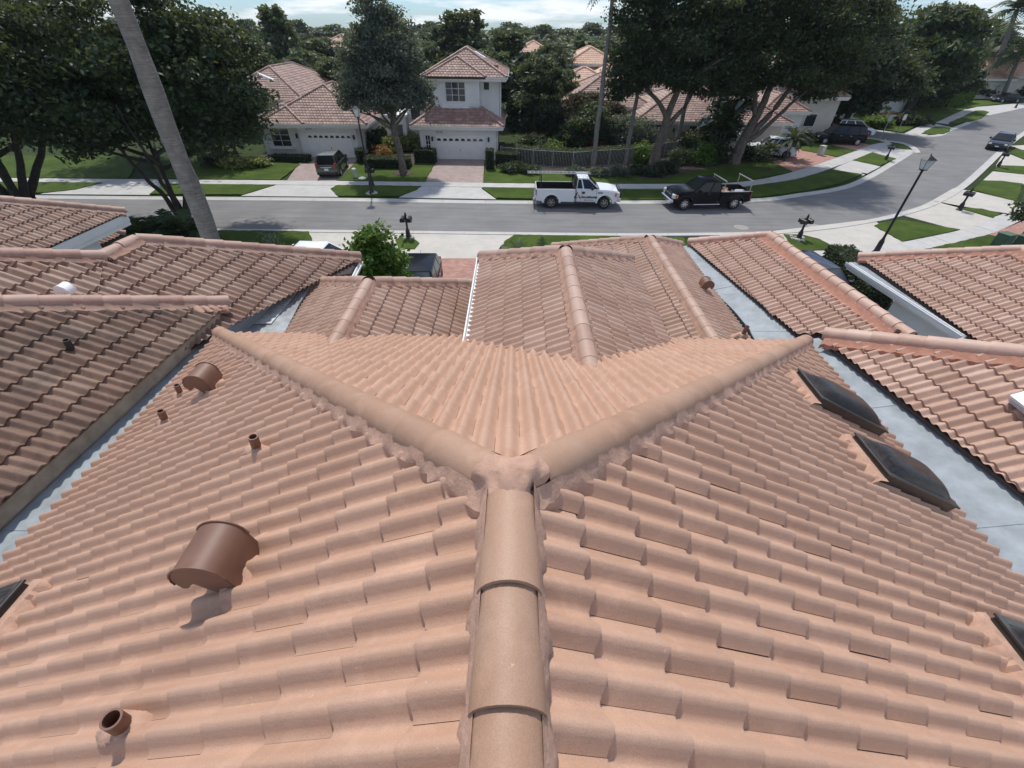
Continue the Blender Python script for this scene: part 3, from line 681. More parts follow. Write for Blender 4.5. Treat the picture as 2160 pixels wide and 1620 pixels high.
def skylight(parent, Mx, w, l, seed=1, mort_side=-1):
    """domed unit on a dark curb: w along the slope (X), l along the ridge direction (Y)"""
    e = bpy.data.objects.new('skylight', None); link(e); e.matrix_world = Mx; e.parent = parent
    a, b = w / 2, l / 2; m = MB(); t = 0.055
    for (x0, y0, x1, y1) in ((-a, -b, -a + t, b), (a - t, -b, a, b), (-a + t, -b, a - t, -b + t), (-a + t, b - t, a - t, b)): m.box(x0, y0, 0.02, x1, y1, 0.19)
    for (x0, y0, x1, y1) in ((-a - 0.02, -b - 0.02, -a + t + 0.01, b + 0.02), (a - t - 0.01, -b - 0.02, a + 0.02, b + 0.02), (-a + t + 0.012, -b - 0.02, a - t - 0.012, -b + t), (-a + t + 0.012, b - t, a - t - 0.012, b + 0.02)): m.box(x0, y0, 0.192, x1, y1, 0.215)
    o = m.build('frame', M['bronze'], None, bevel=0.004, bseg=1); o.parent = e
    n = 20; V, F = [], []; a2, b2 = a - t + 0.01, b - t + 0.01
    for i in range(n + 1):
        for j in range(n + 1):
            x, y = -1 + 2 * i / n, -1 + 2 * j / n
            V.append((a2 * x, b2 * y, 0.205 + 0.13 * (1 - x ** 4) ** 0.7 * (1 - y ** 4) ** 0.7))
    F = [(i * (n + 1) + j, (i + 1) * (n + 1) + j, (i + 1) * (n + 1) + j + 1, i * (n + 1) + j + 1) for i in range(n) for j in range(n)]
    o = place('dome', mesh_from('dome', V, F, True), M['acrylic'], None); o.parent = e
    rng = random.Random(seed); mm = MB(); n = 20; V = []
    for i in range(n + 1):
        y = -b - 0.05 + (l + 0.1) * i / n
        V += [(a - 0.01, y, 0.15), (a + 0.05 + rng.uniform(0, 0.04), y, 0.125), (a + 0.11 + rng.uniform(0, 0.05), y, 0.01)]
    mm.add(V, [(i * 3 + k, i * 3 + k + 1, i * 3 + k + 4, i * 3 + k + 3) for i in range(n) for k in range(2)])
    o = mm.build('mortar', M['mortar'], None, smooth=True); o.parent = e
def sky_from(px0, px1, px2, w=None, l=None):
    """corner nearest the camera plus the far corner along the ridge and the low corner"""
    n_ = (SL, 0, 1); p0 = (0, 0, ZR + 0.2)
    A, Bq, C = GP(*px0, n_, p0), GP(*px1, n_, p0), GP(*px2, n_, p0)
    ll = abs(Bq[1] - A[1]); ww = abs(C[0] - A[0]) * Lq
    cx, cy = (A[0] + C[0]) / 2, (A[1] + Bq[1]) / 2
    print('skylight', round(ww, 2), round(ll, 2), A.round(2)); return roof_frame(1, cx, cy), w or ww, l or ll
Mx, w_, l_ = sky_from((1862, 1000), (1793, 914), (2008, 1070)); skylight(own, Mx, w_, l_, 1)
Mx, w_, l_ = sky_from((1722, 838), (1671, 776), (1848, 897)); skylight(own, Mx, w_, l_, 2)
q = GP(2085, 1280, (SL, 0, 1), (0, 0, ZR + 0.2)); skylight(own, roof_frame(1, q[0] + 0.45, q[1] - 0.40), w_, l_, 3)
q = GP(52, 1232, (-SL, 0, 1), (0, 0, ZR + 0.2)); skylight(own, roof_frame(-1, q[0] - 0.50, q[1] - 0.30), w_, l_, 4)

# ------------------------------------------------------------------ neighbours on both sides
def rotn(sx, deg):
    r = R(deg); return np.array([sx * SL * math.cos(r), -sx * SL * math.sin(r), 1.0])
def dirn(sx, deg):
    r = R(deg); return (sx * math.cos(r), -sx * math.sin(r))
rt = thing('tiled_house', 'right hand neighbouring house with pale peach tiles, white gutter over its side wall', 'house', (9, 4, 0))
lt = thing('tiled_house', 'neighbouring house on the left with dark weathered brown tiles', 'house', (-9, 4, 0))
rtiles, ltiles = RoofSet(), RoofSet()
def far(p, d, k): return tuple(np.array(p) + np.array(d) * k)
# --- right: main roof, slope facing the camera
nF = rotn(-1, -3); p0 = np.array([*G(1750, 731, 5.30)[:2], 5.30])
c1 = GP(1742, 712, nF, p0); h1 = GP(2330, 771, nF, p0); e1 = GP(2230, 1100, nF, p0); e2 = GP(1750, 731, nF, p0)
top = np.array(h1) + (np.array(e1) - np.array(h1)) * 0.02
polyF = [e2, e1, h1, c1]
upF = np.array([math.cos(R(3)), -0.0, 0]); 
hipd = (h1 - c1); front_dir = np.array([0.05, 1.0, 0]); front_dir /= np.linalg.norm(front_dir)
fr = front_dir * 1.0 + np.array([0, 0, -SL])
polyFf = [h1, c1, tuple(c1 + np.array([3.0, 0.15, 0.0])), ]
k = (h1[2] - c1[2]) / SL
q1 = h1 + fr * k; polyFf = [c1, h1, q1]
rF = deck('main_roof', [polyF], rt, t=0.05)
rtiles.plane(rF, polyF, M['tile_right'], tw=0.315, ex=0.36, down=dirn(-1, -3), seed=51)
rtiles.plane(rF, [c1, q1, h1], M['tile_right'], tw=0.315, ex=0.36, seed=52, single=False)
M['cap_right'] = tile_mat('right_ridge_cap', (0.45, 0.29, 0.22), (0.49, 0.33, 0.26), (0.54, 0.385, 0.31), (0.38, 0.23, 0.18), 0.3, 0.55, 2.2)
caps(c1, h1, rF, M['cap_right'], r=0.15, h=0.145, ex=0.385); mortar_bed(c1, h1, rF, M['mortar_red'], (DH, DH), out=0.31, seed=52)
zs = 4.98
# --- right: front projection beside our garage roof
nE = rotn(-1, -3); p0 = np.array([*G(1463, 520, 4.26)[:2], 4.26])
E_ = [GP(1463, 522, nE, p0), GP(1680, 707, nE, p0), GP(1915, 716, nE, p0), GP(1621, 501, nE, p0), GP(1452, 516, nE, p0)]
rE = deck('front_roof', [E_], rt, t=0.05)
rtiles.plane(rE, E_, M['tile_right'], tw=0.305, ex=0.37, down=dirn(-1, -3), seed=53)
rd = np.array(E_[3]) - np.array(E_[2]); rd /= np.linalg.norm(rd)
ed = np.array([rd[1], -rd[0], 0]) * 1.0
E2 = [E_[2], E_[2] + ed * 1.3 + np.array([0, 0, -SL * 1.3]), E_[3] + ed * 1.3 + rd * 1.3 + np.array([0, 0, -SL * 1.3]), E_[3]]
hl = E_[3] - ed * 1.6 + rd * 1.6 + np.array([0, 0, -SL * 1.6]); hr = E2[2]
rE2 = deck('side_roof', [E2[::-1], [E_[3], hr, hl]], rt)
rtiles.plane(rE2, E2, M['tile_right'], tw=0.305, ex=0.37, seed=54, single=False)
for a_, b_ in ((E_[2], E_[3] - rd * 0.05), (hl, E_[3]), (hr, E_[3])):
    caps(a_, b_, rE, M['cap_right'], r=0.14, h=0.14, ex=0.36); 
mortar_bed(E_[2], E_[3], rE, M['mortar_red'], (SL, SL), out=0.29, seed=55); mortar_bed(hl, E_[3], rE, M['mortar_red'], (DH, DH), seed=56); mortar_bed(hr, E_[3], rE, M['mortar_red'], (DH, DH), seed=57)
# --- right: roof over the white gutter
nG = rotn(-1, -3); p0 = np.array([*G(1815, 560, 3.9)[:2], 3.9])
G_ = [GP(1812, 545, nG, p0), GP(2062, 722, nG, p0), GP(2330, 790, nG, p0), GP(2330, 640, nG, p0), GP(2150, 531, nG, p0)]
rG = deck('garage_roof', [G_], rt)
rtiles.plane(rG, G_, M['tile_right'], tw=0.305, ex=0.37, down=dirn(-1, -3), seed=58, keep_eave=False)
caps(G_[0], G_[4], rG, M['cap_right'], r=0.14, h=0.14, ex=0.37); caps(G_[3], G_[4], rG, M['cap_right'], r=0.14, h=0.14, ex=0.37)
mortar_bed(G_[0], G_[4], rG, M['mortar_red'], (DH, DH), out=0.27, seed=59); mortar_bed(G_[3], G_[4], rG, M['mortar_red'], (SL, SL), out=0.27, seed=60)
g0 = G(1793, 553, 3.88); g1 = G(2040, 709, 3.88)
gd = (g1 - g0) / np.linalg.norm(g1 - g0); go = np.array([gd[1], -gd[0], 0]); go = go if go[0] < 0 else -go
gutter('gutter', g0, g1, go[:2], rG, M['gutter_white'], w=0.15, h=0.15, fascia=0.24)
# soffit sheet between gutter and tiles, wall below
sf = [g0 - go * 0.0 + [0, 0, -0.01], g1 - go * 0.0 + [0, 0, -0.01], g1 - go * 0.42 + [0, 0, 0.0], g0 - go * 0.30 + [0, 0, 0.0]]
MB().slab([tuple(p) for p in sf], 0.03).build('drip_edge', M['flash'], rG, world=True)
wa, wb = g0 - go * 0.35 + gd * 1.9, g1 - go * 0.35 - gd * 0.1
MB().slab([(*(wa - go * 3 )[:2], 3.62), (*wa[:2], 3.62), (*wb[:2], 3.62), (*(wb - go * 3)[:2], 3.62)], 3.62).build('wall', M['stucco'], rt, world=True)
# flat roof between the front projection and that wall
fl = [G(1700, 590, 2.9), G(1862, 640, 2.9), G(2075, 735, 2.9), G(1900, 740, 2.9)]
fl = [(*(wa + go * 0.02)[:2], 2.75), (*(wb + go * 0.02)[:2], 2.75), (*(wb + go * 1.9)[:2], 2.75), (*(wa + go * 1.2)[:2], 2.75)]
MB().slab(fl, 0.2).build('flat_roof', M['flash_dark'], rt, world=True)
MB().box(6.3, -8, 0, 14, 5.5, 4.9).build('wall', M['stucco'], rt, world=True)
MB().slab([(6.55, 8.0, 3.9), (8.3, 8.0, 3.9), (8.9, 12.6, 3.9), (6.9, 12.9, 3.9)][::1], 3.9).build('wall', M['stucco'], rt, world=True)
# pipe and vent seen over the main roof's hip
q = h1 * 0 + GP(1882, 712, nE, E_[2] + np.array([0, 0, 0.1])); pipe(rt, Matrix.Translation(q - np.array([0, 0, 0.12])), 0.05, 0.2, seed=21)
# white louvred roof vent at the picture's right edge
q = GP(2150, 862, nF, e2 + np.array([0, 0, 0.15])); vb = MB(); vb.box(-0.02, -0.16, 0.0, 0.34, 0.16, 0.14)
for i in range(5): vb.box(-0.03, -0.14, 0.02 + i * 0.022, -0.018, 0.14, 0.03 + i * 0.022)
o = vb.build('roof_vent', M['gutter_white'], None, bevel=0.006); o.matrix_world = Matrix.Translation(q) @ Matrix.Rotation(R(-27), 4, 'Y'); o.parent = rt; o.matrix_parent_inverse = PINV(rt)
rtiles.finish(300)

# --- left: main roof, slope facing the camera
nL = rotn(1, 3.3); p0 = np.array([*G(455, 655, 5.34)[:2], 5.34])
L1 = [GP(478, 643, nL, p0), GP(-260, 648, nL, p0), GP(-420, 1424, nL, p0), GP(455, 655, nL, p0)]
rL = deck('main_roof', [L1], lt)
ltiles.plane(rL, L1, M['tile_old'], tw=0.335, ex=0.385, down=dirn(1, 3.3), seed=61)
M['cap_old'] = tile_mat('weathered_cap', (0.25, 0.135, 0.095), (0.31, 0.18, 0.13), (0.38, 0.25, 0.19), (0.16, 0.11, 0.09), 0.5, 0.65, 2.2)
M['cap_left'] = tile_mat('left_cap', (0.32, 0.19, 0.145), (0.37, 0.23, 0.18), (0.43, 0.295, 0.235), (0.21, 0.14, 0.11), 0.4, 0.6, 2.0)
caps(L1[0], L1[1], rL, M['cap_left'], r=0.14, h=0.14, ex=0.40); mortar_bed(L1[0], L1[1], rL, M['cap_old'], (DH, DH), out=0.25, seed=62)
q = L1[0] + (L1[1] - L1[0]) * 0.16
for kk, tpos in enumerate((0.01, 0.035, 0.065, 0.095, 0.12)):
    p_ = L1[0] + (L1[1] - L1[0]) * tpos; mortar_splat(lt, Matrix.Translation(p_ + np.array([0.03, -0.17, -0.06])), 0.15, 30 + kk, 1.3, 0.7, z=0.12)
# fascia over the grey strip
fa, fb = np.array(L1[3]), np.array(L1[2]); fd = (fb - fa) / np.linalg.norm(fb - fa); fo = np.array([-fd[1], fd[0], 0]); fo = fo if fo[0] > 0 else -fo
m = MB(); 
pr = [(0.0, -0.02), (0.05, -0.03), (0.06, -0.06), (0.045, -0.26), (0.01, -0.27), (0.01, -0.36), (-0.05, -0.36)]
V = []; 
for base_ in (fa - fd * 0.02, fb): V += [tuple(base_ + fo * x + np.array([0, 0, z])) for x, z in pr]
n_ = len(pr); m.add(V, [(i, i + n_, i + 1 + n_, i + 1) for i in range(n_ - 1)] + [tuple(range(n_)), tuple(range(n_, 2 * n_))[::-1]])
m.build('fascia', M['fascia_old'], rL, world=True)
MB().slab([tuple(fa + fo * 0.10 + np.array([0, 0, 0.0])), tuple(fa - fd * 0.26 + fo * 0.17 + np.array([0, 0, 0.02])), tuple(fa - fd * 0.26 - fo * 0.22 + np.array([0, 0, 0.06])), tuple(fa + fo * -0.18 + np.array([0, 0, 0.04]))][::-1], 0.05).build('metal_cap', M['trim'], rL, world=True)
# --- left: front projection
p0 = np.array([*G(748, 560, 4.5)[:2], 4.5]); p0L2 = p0.copy()
L2 = [GP(756, 545, nL, p0), GP(293, 511, nL, p0), GP(221, 549, nL, p0), GP(-240, 541, nL, p0), GP(-200, 760, nL, p0), GP(470, 690, nL, p0), GP(510, 668, nL, p0), GP(640, 594, nL, p0), GP(738, 578, nL, p0)]
L2a = [L2[0], L2[1], L2[2], L2[5], L2[6], L2[7], L2[8]]
pa = [L2[0], L2[1], L2[2], GP(400, 800, nL, p0), GP(640, 594, nL, p0), GP(738, 578, nL, p0)]
hull1 = [GP(756, 545, nL, p0), GP(293, 511, nL, p0), GP(221, 549, nL, p0), GP(330, 780, nL, p0), GP(500, 672, nL, p0), GP(641, 592, nL, p0)]
rL2 = deck('front_roof', [[L2[0], L2[1], L2[2], GP(330, 780, nL, p0), GP(500, 672, nL, p0), GP(641, 592, nL, p0), GP(740, 577, nL, p0)]], lt, t=0.05)
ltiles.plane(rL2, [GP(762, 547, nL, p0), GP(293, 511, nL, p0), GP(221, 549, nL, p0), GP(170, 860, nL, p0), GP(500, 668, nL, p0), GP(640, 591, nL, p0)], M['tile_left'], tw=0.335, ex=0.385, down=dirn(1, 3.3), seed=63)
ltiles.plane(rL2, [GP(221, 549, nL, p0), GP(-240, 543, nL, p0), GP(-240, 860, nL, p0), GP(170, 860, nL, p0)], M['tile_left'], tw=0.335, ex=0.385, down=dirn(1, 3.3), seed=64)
deck('side_roof', [[GP(221, 549, nL, p0), GP(-240, 543, nL, p0), GP(-240, 860, nL, p0), GP(170, 860, nL, p0)]], lt)
for a_, b_ in ((L2[0], L2[1]), (L2[2], L2[1]), (L2[2], L2[3])): 
    caps(a_, b_, rL2, M['cap_left'], r=0.14, h=0.14, ex=0.385)
    mortar_bed(a_, b_, rL2, M['cap_old'], (DH, DH), out=0.22, seed=65)
# hidden street-facing hips so the caps do not float
hd = L2[1] - L2[0]; fwd = np.array([math.sin(R(3.3)), math.cos(R(3.3)), 0])
deck('hip_roof', [[L2[1], L2[0], tuple(L2[0] + np.array([-3.6, 0.3, 0])), ], [L2[2], L2[1], tuple(L2[1] + np.array([-1.6, 0.2, -0.8])), tuple(L2[2] + np.array([-1.6, 0, -0.8]))]], lt)
g0 = G(757, 552, 4.42); g1 = G(741, 584, 4.42)
gutter('gutter', g0, g1, (1, 0.05), rL2, M['gutter_white'], w=0.12, h=0.12, fascia=0.2)
MB().box(-16, -6, 0, -7.0, 7.0, 4.8).build('wall', M['stucco'], lt, world=True)
MB().box(-12, 6.5, 0, -5.6, 12.6, 3.9).build('wall', M['stucco'], lt, world=True)
# white and black vents
def white_hood(px, py, n_, p0_, s, mat, parent):
    q = GP(px, py, n_, p0_); Lq_ = math.hypot(1, SL)
    Mx_ = Matrix(((-1 / Lq_, 0, SL / Lq_, q[0]), (0, -1, 0, q[1]), (SL / Lq_, 0, 1 / Lq_, q[2] - 0.06), (0, 0, 0, 1)))
    e = gooseneck(parent, Mx_ @ Matrix.Translation((0, 0, 0.10)), s, mat, mort=False, wid=0.24); return e
white_hood(134, 632, nL, p0, 0.72, M['gutter_white'], lt)
p0L1 = np.array(L1[3]); q = GP(146, 731, nL, p0L1 + np.array([0, 0, 0.1])); pipe(lt, Matrix.Translation(q - np.array([0, 0, 0.1])), 0.05, 0.13, M['black_pipe'], seed=41, mort=False)
ltiles.finish(300)

# --- third house, far left
l3 = thing('tiled_house', 'house at the left edge with a white fascia and white side wall under reddish tiles', 'house', (-19, 16, 0))
t3 = RoofSet()
p0 = np.array([*G(262, 452, 4.0)[:2], 4.0])
L3 = [GP(263, 449, nL, p0), GP(-330, 396, nL, p0), GP(-330, 690, nL, p0), GP(70, 535, nL, p0)]
L3[2] = L3[3] + (L3[3] - L3[0]) * 1.2 + (L3[1] - L3[0]) * 0.4
L3q = [L3[0], L3[1], GP(-330, 700, nL, p0), GP(-60, 595, nL, p0)]
r3 = deck('main_roof', [L3q], l3)
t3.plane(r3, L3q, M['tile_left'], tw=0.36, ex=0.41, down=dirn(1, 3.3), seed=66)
caps(L3[0], L3[1], r3, M['cap_left'], r=0.16, h=0.16, ex=0.42); mortar_bed(L3[0], L3[1], r3, M['cap_old'], (DH, DH), out=0.26, seed=66)
ea, eb = np.array(L3q[0]), np.array(L3q[3]); dd_ = (eb - ea) / np.linalg.norm(eb - ea); oo = np.array([-dd_[1], dd_[0], 0]); oo = oo if oo[0] > 0 else -oo
m = MB(); 
for z0, z1, off in ((-0.30, -0.03, 0.06), (-0.46, -0.30, 0.02)):
    A_ = [ea + oo * off + [0, 0, z1], eb + oo * off + [0, 0, z1], eb - oo * 0.1 + [0, 0, z1], ea - oo * 0.1 + [0, 0, z1]]
    m.slab([tuple(p) for p in A_], z1 - z0)
m.build('fascia', M['trim'], l3, world=True)
wA, wB = ea - oo * 0.55 + dd_ * 1.2, eb - oo * 0.55
MB().slab([(*wA[:2], 3.45), (*wB[:2], 3.45), (*(wB - oo * 4)[:2], 3.45), (*(wA - oo * 4)[:2], 3.45)], 3.45).build('wall', M['stucco'], l3, world=True)
# little entry roof with white beams
nS = nL; p0s = np.array([*G(262, 505, 3.0)[:2], 3.0])
S_ = [GP(263, 493, nS, p0s), GP(215, 487, nS, p0s), GP(222, 514, nS, p0s), GP(268, 495, nS, p0s)]
S_ = [GP(264, 495, nS, p0s), GP(200, 484, nS, p0s), GP(200, 525, nS, p0s)]
rs = deck('entry_roof', [S_], l3); t3.plane(rs, S_, M['tile_left'], tw=0.36, ex=0.41, down=dirn(1, 3.3), seed=67)
caps(S_[0], S_[1], rs, M['cap_left'], r=0.13, h=0.12)
b0, b1 = G(262, 500, 2.9), G(205, 527, 2.9); MB().tube([b0, b1], 0.10, 4).build('beam', M['trim'], l3, world=True)
b0, b1 = G(285, 500, 2.6), G(225, 530, 2.6); MB().tube([b0, b1], 0.07, 4).build('beam', M['trim'], l3, world=True)
t3.finish(120)

# ------------------------------------------------------------------ grey flat strips between the houses
strips = own
ys = [7.30, 6.4, 5.3, 4.2, 3.1, 2.0, 0.8, -0.6]
Lp_, Rp_ = [], []
for y in ys:
    t_ = (e2[1] - y) / (e2[1] - e1[1]); xr_ = e2[0] + (e1[0] - e2[0]) * t_
    Lp_.append((W - 0.30, y, ZE - 0.10)); Rp_.append((max(xr_ + 0.12, W + 0.1), y, e2[2] + (e1[2] - e2[2]) * t_ - 0.07))
sheet_strip('flat_roof_sheet', Rp_, Lp_, strips, M['flash'])
Lp_, Rp_ = [], []
for y in (7.25, 6.4, 5.6, 4.3, 3.0, 1.6, 0.2):
    t_ = (fa[1] - y) / (fa[1] - fb[1]); xl_ = fa[0] + (fb[0] - fa[0]) * t_
    Lp_.append((xl_ - 0.1, y, zs + 0.03)); Rp_.append((-W + 0.35, y, zs + 0.03))
sheet_strip('flat_roof_sheet', Rp_, Lp_, strips, M['flash'])
zz = 4.20
ptsR = [(1459, 517), (1500, 560), (1548, 600), (1605, 650), (1668, 697), (1690, 718)]
ptsL = [(1440, 520), (1470, 560), (1515, 610), (1560, 655), (1594, 697), (1604, 718)]
sheet_strip('flat_roof_sheet', [tuple(GP(x + 5, y, nE, E_[0] - np.array([0, 0, 0.08]))) for x, y in ptsR], [tuple(G(x - 12, y, 4.16)) for x, y in ptsL], strips, M['flash'])
zz = 4.22
zz = 4.66
SR = [G(664, 584, zz), G(632, 640, zz), G(600, 702, zz)]; SLf = [np.array([*(GP(x, y, nL, p0L2)[:2] - np.array([0.06, 0.0])), zz]) for x, y in ((640, 588), (560, 634), (480, 690))]
sheet_strip('flat_roof_sheet', [tuple(p) for p in SR], [tuple(p) for p in SLf], strips, M['flash_dark'])
for k, q_ in enumerate((((628, 594), (642, 594), (612, 634), (585, 634)), ((586, 633), (613, 633), (572, 682), (535, 682)))): MB().slab([tuple(G(x, y, zz + 0.03 + 0.004 * k)) for x, y in q_], 0.012).build('sealant_patch', M['sealant'], strips, world=True)
# ------------------------------------------------------------------ ground, road, pavements
def S(o, **k): o['kind'] = 'structure'; return o
S(MB().slab([(-400, -38, -0.03), (400, -38, -0.03), (400, 415, -0.03), (-400, 415, -0.03)], 0.5).build('ground', M['ground']))
def smooth_line(P, n=4):
    """Catmull-Rom through the surveyed points"""
    P = [np.array(p, float)[:2] for p in P]; P = [2 * P[0] - P[1]] + P + [2 * P[-1] - P[-2]]; out = []
    for i in range(1, len(P) - 2):
        for k in range(n):
            t = k / n; a, b, c, d = P[i - 1], P[i], P[i + 1], P[i + 2]
            out.append(0.5 * (2 * b + (c - a) * t + (2 * a - 5 * b + 4 * c - d) * t * t + (3 * b - 3 * c + d - a) * t ** 3))
    out.append(P[-2]); return out
def gpts(P): return [G(x, y)[:2] for x, y in P]
far_edge = [(-95.0, 31.6)] + gpts([(0, 418), (700, 424), (1100, 430), (1560, 427), (1700, 413), (1780, 400), (1830, 381), (1890, 346), (1928, 322)])
near_edge = [(-95.0, 25.4)] + gpts([(0, 477), (450, 482), (890, 487), (1300, 492), (1560, 490), (1643, 487), (1727, 479), (1810, 467), (1886, 451), (1958, 428), (2020, 393), (2068, 352), (2096, 326), (2122, 303), (2162, 275), (2240, 222)])
FE, NE = smooth_line(far_edge), smooth_line(near_edge)
def resample(P, n):
    P = np.array(P); s_ = np.concatenate([[0], np.cumsum(np.hypot(*np.diff(P, axis=0).T))]); t = np.linspace(0, s_[-1], n)
    return np.stack([np.interp(t, s_, P[:, 0]), np.interp(t, s_, P[:, 1])], 1)
# main road up to the junction, then the two arms
def sheet(name, loops, z, mat, parent=None, t=0.0):
    m = MB()
    for P in loops:
        P = [(p[0], p[1], z) for p in P]
        if t: m.slab(P, t)
        else: m.poly(P)
    me = mesh_from(name, m.V, m.F); bm = bmesh.new(); bm.from_mesh(me); bmesh.ops.triangulate(bm, faces=bm.faces[:])
    for f in bm.faces:
        if f.normal.z < -0.5 and not t: f.normal_flip()
    bm.to_mesh(me); bm.free()
    return place(name, me, mat, parent)
FE_far = gpts([(2004, 277), (2046, 261), (2082, 243), (2115, 233), (2160, 226), (2260, 214), (2400, 200)])
side_far = gpts([(1640, 262), (1740, 268), (1829, 275), (1877, 280), (1902, 284), (1943, 288), (1985, 287), (2004, 277)])
side_near = gpts([(1600, 277), (1815, 291), (1866, 299), (1893, 301), (1918, 310), (1928, 322)])
road_loop = [tuple(p) for p in FE] + [tuple(p) for p in smooth_line(side_near)[::-1]] + [tuple(p) for p in smooth_line(side_far)] + [tuple(p) for p in FE_far] + [tuple(G(2600, 215)[:2])] + [tuple(p) for p in NE[::-1]]
S(sheet('road', [road_loop], 0.0, M['asphalt']))
# concrete verge bands on both sides, with curb sections along the road
def offset_line(P, d):
    P = np.array(P); T = np.gradient(P, axis=0); T /= np.linalg.norm(T, axis=1)[:, None]
    return P + np.stack([-T[:, 1], T[:, 0]], 1) * d
def curb(name, P, side, w=0.55, h=0.06, step=3.1, n_min=1):
    """low sloped gutter and curb, cast in sections"""
    Lg = np.sum(np.hypot(*np.diff(np.array(P), axis=0).T)); n = max(n_min, int(Lg / step)); Q = resample(P, n * 4 + 1)
    A, Bm, C = Q, offset_line(Q, side * w * 0.55), offset_line(Q, side * w)
    root = MB(); 
    root.poly([(*A[0], -0.02), (*A[1], -0.02), (*C[1], -0.02), (*C[0], -0.02)]); rt_ = S(root.build(name, M['curb']))
    for i in range(n):
        V = []; 
        for k in range(5):
            j = i * 4 + k; f = 0.006 if k == 0 else (-0.006 if k == 4 else 0)
            t_ = Q[min(j + 1, len(Q) - 1)] - Q[max(j - 1, 0)]; t_ = t_ / np.linalg.norm(t_) * f
            V += [(*(A[j] + t_), 0.006), (*(Bm[j] + t_), 0.012), (*(C[j] + t_), h), (*(C[j] + t_), -0.05)]
        F = [(k * 4 + q, k * 4 + q + 1, (k + 1) * 4 + q + 1, (k + 1) * 4 + q) for k in range(4) for q in range(3)]
        if side > 0: F = [f[::-1] for f in F]
        MB().add(V, F).build('curb_section', M['curb'], rt_)
    return rt_
curb('far_curb', [p for p in FE if -60 < p[0]], 1)
curb('near_curb', [p for p in NE if -60 < p[0] < 68], -1)
curb('junction_curb', smooth_line(side_near)[::-1], -1)
curb('side_street_curb', smooth_line(side_far), 1)
curb('corner_curb', smooth_line(FE_far), 1)
# pavements of separate slabs
def pavement(name, up, lo, step=1.52, mat=None, z=0.045):
    n = int(np.sum(np.hypot(*np.diff(np.array(up), axis=0).T)) / step); U, L_ = resample(up, n + 1), resample(lo, n + 1)
    rt_ = S(sheet(name, [[tuple(U[0]), tuple(U[1]), tuple(L_[1]), tuple(L_[0])]], 0.005, M['concrete']))
    rng = random.Random(3)
    for i in range(n):
        g = 0.010 / step; a, b = U[i] + (U[i + 1] - U[i]) * g, U[i] + (U[i + 1] - U[i]) * (1 - g); c, d = L_[i] + (L_[i + 1] - L_[i]) * (1 - g), L_[i] + (L_[i + 1] - L_[i]) * g
        zz = z + rng.uniform(-0.003, 0.003)
        MB().slab([(*a, zz), (*d, zz), (*c, zz), (*b, zz)], 0.06).build('slab', mat or M['concrete'], rt_)
    return rt_
sw_up = smooth_line([(-70.0, 36.4)] + gpts([(60, 377), (520, 381), (900, 385), (1120, 388), (1400, 389), (1560, 385), (1671, 364), (1766, 333), (1835, 307), (1868, 294)]))
sw_lo = smooth_line([(-70.0, 34.7)] + gpts([(60, 386), (520, 390), (900, 394), (1120, 397), (1400, 399), (1560, 395), (1679, 378), (1774, 348), (1844, 320), (1880, 304)]))
pavement('far_pavement', sw_up, sw_lo)
pavement('corner_pavement', gpts([(1974, 259), (2036, 231)]), gpts([(1999, 262), (2056, 234)]))
near_up = smooth_line(gpts([(1650, 533), (1768, 529), (1850, 522), (1902, 512), (2024, 487), (2093, 462), (2115, 452)]))
near_lo = smooth_line(gpts([(1680, 560), (1790, 552), (1870, 543), (1946, 530), (2082, 497), (2140, 472), (2160, 462)]))
pavement('near_pavement', near_up, near_lo)
# concrete driveway aprons between pavement and curb, each with a joint or two
def apron(P, mat='concrete', z=0.030, name='driveway_apron'):
    S(sheet(name, [[tuple(p) for p in gpts(P)]], z, M[mat], t=0.05))
apron([(205, 386), (352, 388), (316, 412), (85, 410)])
apron([(583, 391), (714, 392), (697, 399), (714, 416), (508, 414)])
apron([(890, 394), (1018, 396), (1016, 399), (1047, 421), (842, 417)])
apron([(1754, 359), (1774, 349), (1800, 338), (1857, 352), (1820, 371)])
apron([(1840, 322), (1880, 303), (1930, 319), (1893, 336)])
apron([(1902, 285), (1946, 263), (1975, 262), (2010, 270), (1945, 288)])
apron([(2036, 232), (2060, 226), (2200, 214), (2170, 226), (2085, 244)])
# near aprons
apron([(648, 488), (852, 491), (850, 525), (655, 545), (640, 520)], 'concrete_near')
apron([(846, 491), (1092, 494), (1056, 520), (1040, 548), (846, 548)], 'concrete_near')
apron([(1600, 492), (1840, 463), (1912, 515), (1770, 530), (1660, 532)], 'concrete_near')
apron([(1904, 455), (1965, 424), (2036, 437), (2130, 452), (2030, 489)], 'concrete_near')
apron([(2010, 398), (2052, 404), (2145, 426), (2200, 440), (2110, 455), (2030, 441), (1965, 424)], 'concrete_near')
apron([(2094, 362), (2160, 369), (2240, 378), (2240, 395), (2157, 389), (2072, 382)], 'concrete_near')
apron([(2118, 321), (2160, 338), (2260, 350), (2250, 362), (2160, 352), (2100, 350)], 'concrete_near')
apron([(2132, 308), (2300, 300), (2300, 325), (2160, 318)], 'concrete_near')
